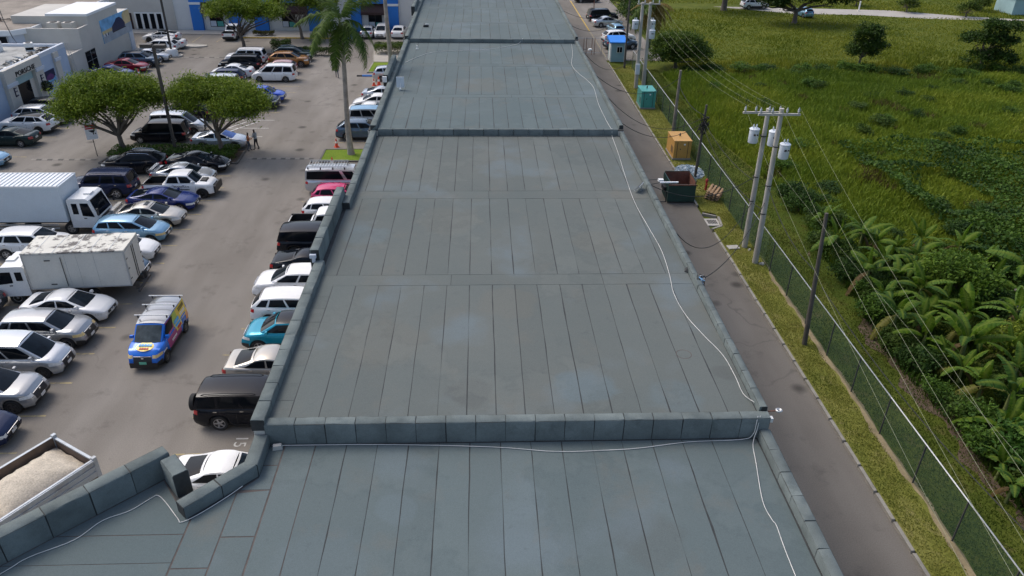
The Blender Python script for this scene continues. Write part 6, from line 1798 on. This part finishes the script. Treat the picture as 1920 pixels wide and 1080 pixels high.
# plastic heap
rg = np.random.default_rng(91); n = 1500
a, d = rg.uniform(0, 6.28, n), np.sqrt(rg.random(n))
P = np.stack([16.75 + 1.1 * d * np.cos(a), 56.6 + 1.5 * d * np.sin(a), .12 + .5 * (1 - d) * rg.random(n)], 1)
V, F_, c = leafcloud(P, .3, (.25, .36, .45), (.72, .76, .78), rg, up=.2, aspect=.7)
tag(ob('plastic_waste', npmesh('plastic_waste', V, F4=F_, col=c)), 'heap of crumpled pale plastic waste round the dark pole foot', 'rubbish', kind='stuff')
pl = thing('pallet_stack', 'leaning stack of broken wooden pallets by the fence', 'pallets', (17.2, 51.3, .1), R(-35))
for k in range(4):
    for j in range(4): MB().box((-.4 + j * .27, 0, .2 + k * .22), (.14, 1.0, .03), 'pallet_wood').build('slat', pl)
    for j in (-.4, .4): MB().box((0, j, .14 + k * .22), (1.0, .1, .09), 'wood_pole').build('bearer', pl)
pl.rotation_euler = (R(18), R(12), R(-35))
hyd = thing('fire_hydrant', 'small red hydrant pipe beside the pallets', 'hydrant', (17.1, 52.9, .1))
MB().tube([(0, 0, 0), (0, 0, .75)], .08, 'fire_red', 10).build('barrel', hyd, 60); MB().lathe([(.12, .72), (.12, .82), (.05, .92), (0, .93)], 'fire_red', 10).build('cap', hyd, 40); MB().box((0, -.12, .5), (.1, .14, .1), 'fire_red').build('nozzle', hyd)
dg = thing('drain_grate', 'square concrete drain inlet with iron grate in the kerb recess', 'drain', (16.15, 47.3, 0))
MB().prism([(-.5, -.55), (.42, -.55), (.42, .6), (-.5, .6)], -.05, .02, 'concrete').build('surround', dg)
for k in range(6): MB().box((-.32 + k * .11, .05, .03), (.07, .6, .02), 'iron').build('bar', dg)
tag(MB().box((16.35, 43.2, .12), (.75, .5, .08), 'concrete', .1).build('concrete_slab'), 'pale concrete cover slab beside the kerb near the pole pair', 'slab')
r = random.Random(9)
for i in range(7):
    tag(MB().box((17.3 + r.uniform(-.3, .3), 42.4 + r.uniform(-1.6, .6), .13), (.2, .14, .12), 'concrete', r.random(), .7).build('stone'), 'one of the pale stones around the feet of the near poles', 'stone', 'stones round the near poles')
# trestle and red cloth in the clearing
tr_ = thing('trestle', 'grey timber trestle in the clearing at the right edge', 'trestle', (30.2, 35.0, .1), .1)
MB().box((0, 0, 1.5), (1.6, .1, .08), 'wood_pole_grey').build('beam', tr_)
for a, b in (((-.5, .3, 0), (-.2, 0, 1.5)), ((.3, -.2, 0), (.2, 0, 1.5)), ((-.9, -.2, .2), (.6, .1, .8))): MB().tube([a, b], .035, 'wood_pole_grey', 6).build('leg', tr_)
mb = MB(); mb.grid([[(32.2 + i * .3, 33.3 + j * .25, .18 + .1 * math.sin(i * 1.7 + j)) for j in range(4)] for i in range(4)], 'print_red'); tag(mb.build('red_cloth', None, 60), 'crumpled red cloth on the ground at the right edge', 'cloth')
sg = thing('dark_sign', 'tall dark sign board beyond the guard hut', 'sign', (17.6, 127, 0))
MB().bx((-.6, -.08, 2.2), (.6, .08, 4.6), 'print_black').build('board', sg); MB().tube([(.75, 0, 0), (.75, 0, 4.8)], .07, 'rust', 8).build('post', sg)
shd = thing('shed', 'pale shed at the top right corner', 'shed', (92, 131, 0)); MB().bx((-3, -2, 0), (4, 3, 2.6), 'hut_wall').build('wall', shd); MB().bx((-3.3, -2.3, 2.6), (4.3, 3.3, 2.8), 'roof_white').build('roof', shd)
tag(MB().tube([(64, 131.5, 0), (64, 131.5, 1.6)], .12, 'white_trim', 8).build('marker_post'), 'short white marker post beside the dirt road', 'post')

# ================================================================== THINGS ON THE ROOF
def cable(pts, rad, label, mat='cable_white', z=None):
    # smooth through the points
    P = [Vector(p) for p in pts]; out = []
    for i in range(len(P) - 1):
        p0, p1, p2, p3 = P[max(i - 1, 0)], P[i], P[i + 1], P[min(i + 2, len(P) - 1)]
        for k in range(5):
            t = k / 5
            out.append(.5 * ((2 * p1) + (-p0 + p2) * t + (2 * p0 - 5 * p1 + 4 * p2 - p3) * t * t + (-p0 + 3 * p1 - 3 * p2 + p3) * t ** 3))
    out.append(P[-1])
    tag(MB().tube([tuple(p) for p in out], rad, mat, 6).build('roof_cable', None, 60), label, 'cable', 'cables lying on the roof')
zA, zB, zC = 6.235, 6.885, 7.235
cable([(-6.45, 17.86, zA), (-3.36, 17.84, zA), (-.74, 17.72, zA), (.73, 17.6, zA), (2.23, 17.4, zA), (3.67, 17.42, zA), (4.84, 17.5, zA), (6.4, 17.74, zA), (8.1, 17.82, zA), (8.45, 17.86, 6.4), (8.5, 17.9, 6.8), (8.55, 18.0, 7.02)], .011, 'white cable along the foot of the front roof step')
cable([(8.62, 18.0, 7.02), (8.56, 17.88, 6.6), (8.4, 17.6, zA), (8.22, 16.73, zA), (7.92, 15.23, zA), (7.95, 14.54, zA), (8.0, 14.3, zA), (7.94, 13.35, zA), (7.9, 11.5, zA), (7.9, 8, zA)], .011, 'white cable running down the right side of the lower roof')
cable([(8.66, 18.7, 7.0), (8.5, 19.3, zB), (8.52, 20.27, zB), (8.45, 21.5, zB), (8.11, 22.72, zB), (7.77, 24.2, zB), (7.69, 25.82, zB), (7.86, 27.37, zB), (7.99, 29.58, zB), (7.88, 32.07, zB), (7.76, 34.9, zB), (7.89, 38.57, zB), (8.08, 41.96, zB), (8.2, 45.2, zB), (8.2, 45.37, 7.1), (8.2, 45.52, 7.3), (8.18, 45.7, zC), (8.12, 47.5, zC), (8.13, 51.1, zC), (8.35, 55.2, zC), (8.12, 57.5, zC), (7.73, 59.5, zC), (7.48, 62.2, zC), (8.0, 66.4, zC), (8.3, 70.2, zC)], .011, 'long white cable winding along the right side of the main roof')
cable([(-14.0, 11.3, zA), (-12.13, 13.2, zA), (-11.65, 13.75, zA), (-10.75, 14.3, zA), (-10.3, 14.95, zA), (-9.7, 15.3, zA), (-9.3, 15.75, zA), (-9.15, 15.85, zA), (-8.85, 15.6, zA), (-8.3, 14.98, zA), (-8.15, 14.85, zA), (-7.75, 15.15, zA), (-7.2, 15.75, zA), (-6.85, 16.1, 6.3)], .011, 'white cable along the big angled parapet at lower left')
cable([(-6.1, 62.8, zC), (-4, 66.5, zC), (.5, 67.6, zC), (3, 69.6, zC), (3.6, 70.3, 7.3), (3.9, 70.6, 7.62)], .014, 'thin pale cable crossing the roof below the far step')
# floodlights and lamps at the roof edge
def flood(x, y, z, rz, label, arm=.5):
    t = thing('floodlight', label, 'floodlight', (x, y, z), rz, 'floodlights at the roof edge')
    MB().tube([(0, 0, 0), (0, 0, .08), (arm, 0, .12)], .018, 'iron', 6).build('arm', t)
    MB().box((arm + .14, 0, .08), (.3, .26, .1), 'white_trim', 0, .85).build('housing', t, 40); MB().box((arm + .14, 0, .02), (.26, .22, .02), 'glass_clear').build('lens', t)
    return t
flood(8.9, 37.2, 7.1, 0, 'white floodlight over the parapet beside the solar panel'); flood(8.9, 66.5, 7.45, .2, 'white floodlight over the far right parapet')
t = thing('security_lamp', 'round lamp on an arm at the corner of the roof step', 'lamp', (8.95, 18.3, 6.95)); MB().tube([(0, 0, 0), (.28, 0, .02)], .02, 'rust', 6).build('arm', t); MB().lathe([(.04, 0), (.1, .03), (.11, .08), (.08, .1), (.02, .06)], 'galv', 14).build('lamp_head', t, 40, (.37, 0, -.03))
t = thing('solar_panel', 'small tilted solar panel fixed to the right parapet', 'solar panel', (8.5, 36.4, 6.86), R(62)); 
o = MB().box((0, 0, .35), (.8, .34, .03), 'galv').build('frame', t); o.rotation_euler = (R(-50), 0, 0); MB().box((0, 0, .37), (.74, .28, .015), 'solar').build('cell_panel', o)
MB().tube([(0, .15, 0), (0, .1, .4)], .03, 'galv', 6).build('stand', t)
t = thing('tube_light', 'pale fluorescent tube on an arm past the parapet', 'lamp', (9.1, 36.8, 7.15)); MB().tube([(.3, 0, .05), (1.25, -.1, .1)], .05, 'print_white', 8).build('tube', t, 60); MB().tube([(-.15, 0, -.05), (.3, 0, .05)], .02, 'iron', 6).build('arm', t)
t = thing('cable_bundle', 'knot of cables and blue tape hanging on the right parapet', 'cables', (8.95, 26.6, 7.05)); r = random.Random(12); mb = MB()
for i in range(14): mb.tube([tuple(Vector((r.uniform(-.18, .18), r.uniform(-.25, .25), r.uniform(-.25, .2)))) for _ in range(5)], .018, r.choice(('cable_black', 'cable_white', 'cable_black', 'plastic_blue')), 5)
mb.build('cable_coil', t)
t = thing('roof_camera', 'white panel antenna standing on the roof near the left parapet', 'antenna', (-5.75, 54.6, 7.21)); MB().box((0, 0, .55), (.55, .05, .75), 'can_grey').build('panel', t); MB().tube([(0, -.15, 0), (0, 0, .5)], .03, 'white_trim', 6).box((0, -.15, .1), (.12, .3, .12), 'white_trim').build('bracket', t)
tag(MB().box((-6.25, 17.75, 6.28), (.3, .16, .15), 'wall_cream', .2, .8).build('concrete_block'), 'small pale block at the left foot of the roof step', 'block')
t = thing('box_camera', 'small dark box lying on the far roof section', 'box', (-5.2, 76.0, 7.51)); MB().box((0, 0, .1), (.5, .25, .2), 'black_trim').build('case', t); MB().box((.1, 0, .24), (.3, .2, .08), 'galv').build('cover', t)
t = thing('pipe_stub', 'small white pipe stub on the roof below the far step', 'pipe', (-5.5, 67.8, 7.21)); MB().tube([(0, 0, 0), (0, 0, .3)], .05, 'white_trim', 8).build('pipe', t); MB().box((0, 0, .02), (.2, .2, .04), 'white_trim').build('flange', t)
for x, y, lb in ((7.1, 21.6, 'near'),):
    mb = MB(); mb.lathe([(.25, 0), (.265, .003), (.28, 0)], 'bitumen_brown', 20); tag(mb.build('sealed_ring', None, None, (x, y, 6.859)), 'faint dark ring of sealant on the right of the main roof', 'sealant ring')
tag(MB().add([(8.55, 27.6, 6.87), (8.72, 27.5, 6.9), (8.7, 27.75, 7.05), (8.6, 27.8, 6.95)], [(0, 1, 2, 3)], 'bitumen').add([(8.55, 27.6, 6.88), (8.72, 27.5, 6.91), (8.75, 27.62, 7.1)], [(0, 1, 2)], 'bitumen').build('felt_flap'), 'torn flap of roofing felt at the right parapet', 'felt flap')

# ================================================================== LOT FURNITURE AND PEOPLE
def lamp_post(label, x, y, h, base=False):
    t = thing('lamp_post', label, 'lamp post', (x, y, .1), 0, 'lamp posts in the lot')
    MB().bx((-.1, -.1, 0), (.1, .1, h), 'lamp_pole').build('post', t)
    for s_ in (-1, 1):
        MB().box((s_ * .55, -.1 * s_, h + .02), (.85, .5, .26), 'lamp_pole').build('lamp_head', t)
        MB().box((s_ * .55, -.1 * s_, h - .125), (.6, .35, .02), 'glass_clear').build('lens', t)
    if base: MB().lathe([(.75, 0), (.72, .55), (.6, .75), (0, .75)], 'white_trim', 16).build('base', t, 40)
lamp_post('brown double headed lamp post rising between the two near trees', -25.2, 60.7, 8.75)
lamp_post('lamp post with white round base below the mural', -37.85, 96.2, 9.6, True)
def cone(x, y, label, s_=1.0):
    t = thing('traffic_cone', label, 'cone', (x, y, 0), rnd.uniform(0, 1), 'traffic cones')
    MB().box((0, 0, .02), (.38 * s_, .38 * s_, .04), 'cone_orange').build('base', t)
    MB().lathe([(.15 * s_, .04), (.1 * s_, .36 * s_)], 'cone_orange', 12).lathe([(.1 * s_, .361 * s_), (.07 * s_, .52 * s_)], 'cone_white', 12).lathe([(.07 * s_, .521 * s_), (.035 * s_, .74 * s_), (0, .74 * s_)], 'cone_orange', 12).build('cone_body', t, 40)
cone(-12.4, 62.9, 'orange cone beside the near palm island'); cone(-11.05, 82.9, 'orange cone behind the pale estate, the nearer to the wall', 1.3); cone(-11.6, 82.9, 'orange cone behind the pale estate, the farther from the wall')
cone(-37.8, 85.8, 'orange cone right of the left tree crown', 1.3); cone(-39.4, 102.6, 'large orange cone beside the oval island', 1.7); cone(-11.9, 57.9, 'orange cone behind the van with roof rack', 1.2)
t = thing('warning_sign', 'white camera warning sign with red band on a thin post', 'sign', (-31.6, 60.6, 0), R(28))
MB().tube([(0, 0, 0), (0, 0, 2.9)], .03, 'iron', 8).build('post', t)
b_ = MB().bx((-.42, -.05, 1.45), (.42, -.03, 3.0), 'print_white').build('board', t)
MB().bx((-.36, -.056, 2.46), (.36, -.05, 2.66), 'print_red').bx((-.36, -.056, 2.3), (.36, -.05, 2.42), 'print_red').build('red_band', b_)
mb = MB(); mb.add([(-.2, -.058, 2.2), (.3, -.058, 2.22), (.22, -.058, 2.0), (.02, -.058, 2.02)], [(3, 2, 1, 0)], 'print_black'); mb.bx((.1, -.059, 1.84), (.18, -.053, 2.0), 'print_black').bx((.24, -.059, 1.86), (.34, -.053, 1.96), 'print_black'); mb.build('camera_symbol', b_)
MB().bx((-.2, -.056, 1.7), (.25, -.051, 1.74), 'can_grey').bx((-.2, -.056, 1.58), (.2, -.051, 1.62), 'can_grey').build('text_line', b_)
tag(MB().tube([(-14.2, 21.6, .03), (-13.7, 22.3, .04)], .03, 'white_trim', 6).build('pipe_offcut'), 'short white pipe offcut lying behind the tipper', 'pipe')
tag(MB().bx((-13.4, 86.7, 0), (-12.3, 86.95, .14), 'wall_blue').bx((-14.0, 86.72, 0), (-13.4, 86.93, .13), 'black_trim').build('wheel_stop'), 'blue and black wheel stop before the grass island', 'wheel stop')

def person(label, x, y, hd, shirt, legs, arms, h=1.72, stride=.12):
    """one continuous skinned figure; arms = [(elbow, hand) right, left]"""
    k = h / 1.75
    J_ = dict(pel=(0, 0, .95), wst=(0, 0, 1.08), chs=(.02, 0, 1.3), nck=(.02, 0, 1.49), hd0=(.04, 0, 1.57), hd1=(.05, 0, 1.66), hd2=(.04, 0, 1.74))
    vs = []; ed = []; rad = []; idx = {}
    def addv(n, p, r_, par=None):
        idx[n] = len(vs); vs.append(tuple(c * k for c in p)); rad.append(r_)
        if par: ed.append((idx[par], idx[n]))
    addv('pel', J_['pel'], (.15, .11)); addv('wst', J_['wst'], (.14, .1), 'pel'); addv('chs', J_['chs'], (.17, .115), 'wst'); addv('nck', J_['nck'], (.06, .06), 'chs')
    addv('hd0', J_['hd0'], (.075, .08), 'nck'); addv('hd1', J_['hd1'], (.085, .1), 'hd0'); addv('hd2', J_['hd2'], (.06, .07), 'hd1')
    for s_, (e, hnd) in zip((-1, 1), arms):
        q = 'r' if s_ < 0 else 'l'
        addv('sh' + q, (.02, s_ * .19, 1.43), (.065, .065), 'chs'); addv('el' + q, e, (.045, .045), 'sh' + q); addv('wr' + q, hnd, (.03, .032), 'el' + q)
        d = (Vector(hnd) - Vector(e)).normalized(); sd_ = d.cross(Vector((1, .2, 0))).normalized(); p0 = Vector(hnd)
        addv('pa' + q, tuple(p0 + d * .08), (.036, .02), 'wr' + q)
        for f_ in range(4): addv('f%d' % f_ + q, tuple(p0 + d * (.17 - .015 * abs(f_ - 1.4)) + sd_ * (-.033 + .022 * f_)), (.009, .009), 'pa' + q)
        addv('th' + q, tuple(p0 + d * .07 + sd_ * .07), (.01, .01), 'wr' + q)
        addv('hp' + q, (0, s_ * .1, .9), (.095, .1), 'pel'); addv('kn' + q, (.03 + s_ * stride * .4, s_ * .11, .5), (.062, .065), 'hp' + q); addv('an' + q, (s_ * stride - .02, s_ * .12, .09), (.042, .045), 'kn' + q)
        addv('to' + q, (s_ * stride + .15, s_ * .14, .04), (.045, .035), 'an' + q)
    me = bpy.data.meshes.new('person'); me.from_pydata(vs, ed, [])
    o = bpy.data.objects.new('tmp', me); COL.objects.link(o)
    md = o.modifiers.new('skin', 'SKIN')
    for i, r_ in enumerate(rad):
        sv = me.skin_vertices[0].data[i]; sv.radius = (r_[0] * k, r_[1] * k); sv.use_root = (i == 0)
    o.modifiers.new('sub', 'SUBSURF').levels = 1
    dgp = bpy.context.evaluated_depsgraph_get()
    m2 = bpy.data.meshes.new_from_object(o.evaluated_get(dgp)); bpy.data.objects.remove(o)
    m2.name = 'person'; m2.materials.clear()
    for mt in ('skin', shirt, legs, 'hair', 'cloth_black'): m2.materials.append(MATS[mt])
    for p in m2.polygons:
        c = p.center / k; p.use_smooth = True
        if c.z > 1.68 or (c.z > 1.58 and c.x < .0): m_ = 3
        elif c.z > 1.46: m_ = 0
        elif c.z > .98 or (abs(c.y) > .2 and c.z > .8): m_ = 1 if not (abs(c.y) > .2 and c.z < 1.2 and abs(c.y) > .21) else 0
        elif c.z > .1: m_ = 2
        else: m_ = 4
        p.material_index = m_
    q = ob('person', m2, None, (x, y, 0), R(hd))
    return tag(q, label, 'person', 'people in the lot')
dn = [((-.02, -.27, 1.15), (.06, -.25, .9)), ((-.02, .27, 1.15), (.06, .25, .9))]
fold = [((.03, -.27, 1.14), (.26, -.1, 1.12)), ((.03, .27, 1.14), (.26, .1, 1.16))]
person('person in orange top and dark jeans standing by the silver sedan nose', -19.55, 61.9, 10, 'cloth_orange', 'cloth_jeans', fold, 1.62)
person('person in grey top and black trousers beside the one in orange', -19.0, 62.2, 165, 'cloth_grey', 'cloth_black', fold, 1.78)
person('person in dark clothes walking in the aisle beside the palm trunk', -16.1, 86.2, -80, 'cloth_black', 'cloth_jeans', dn, 1.75, .2)
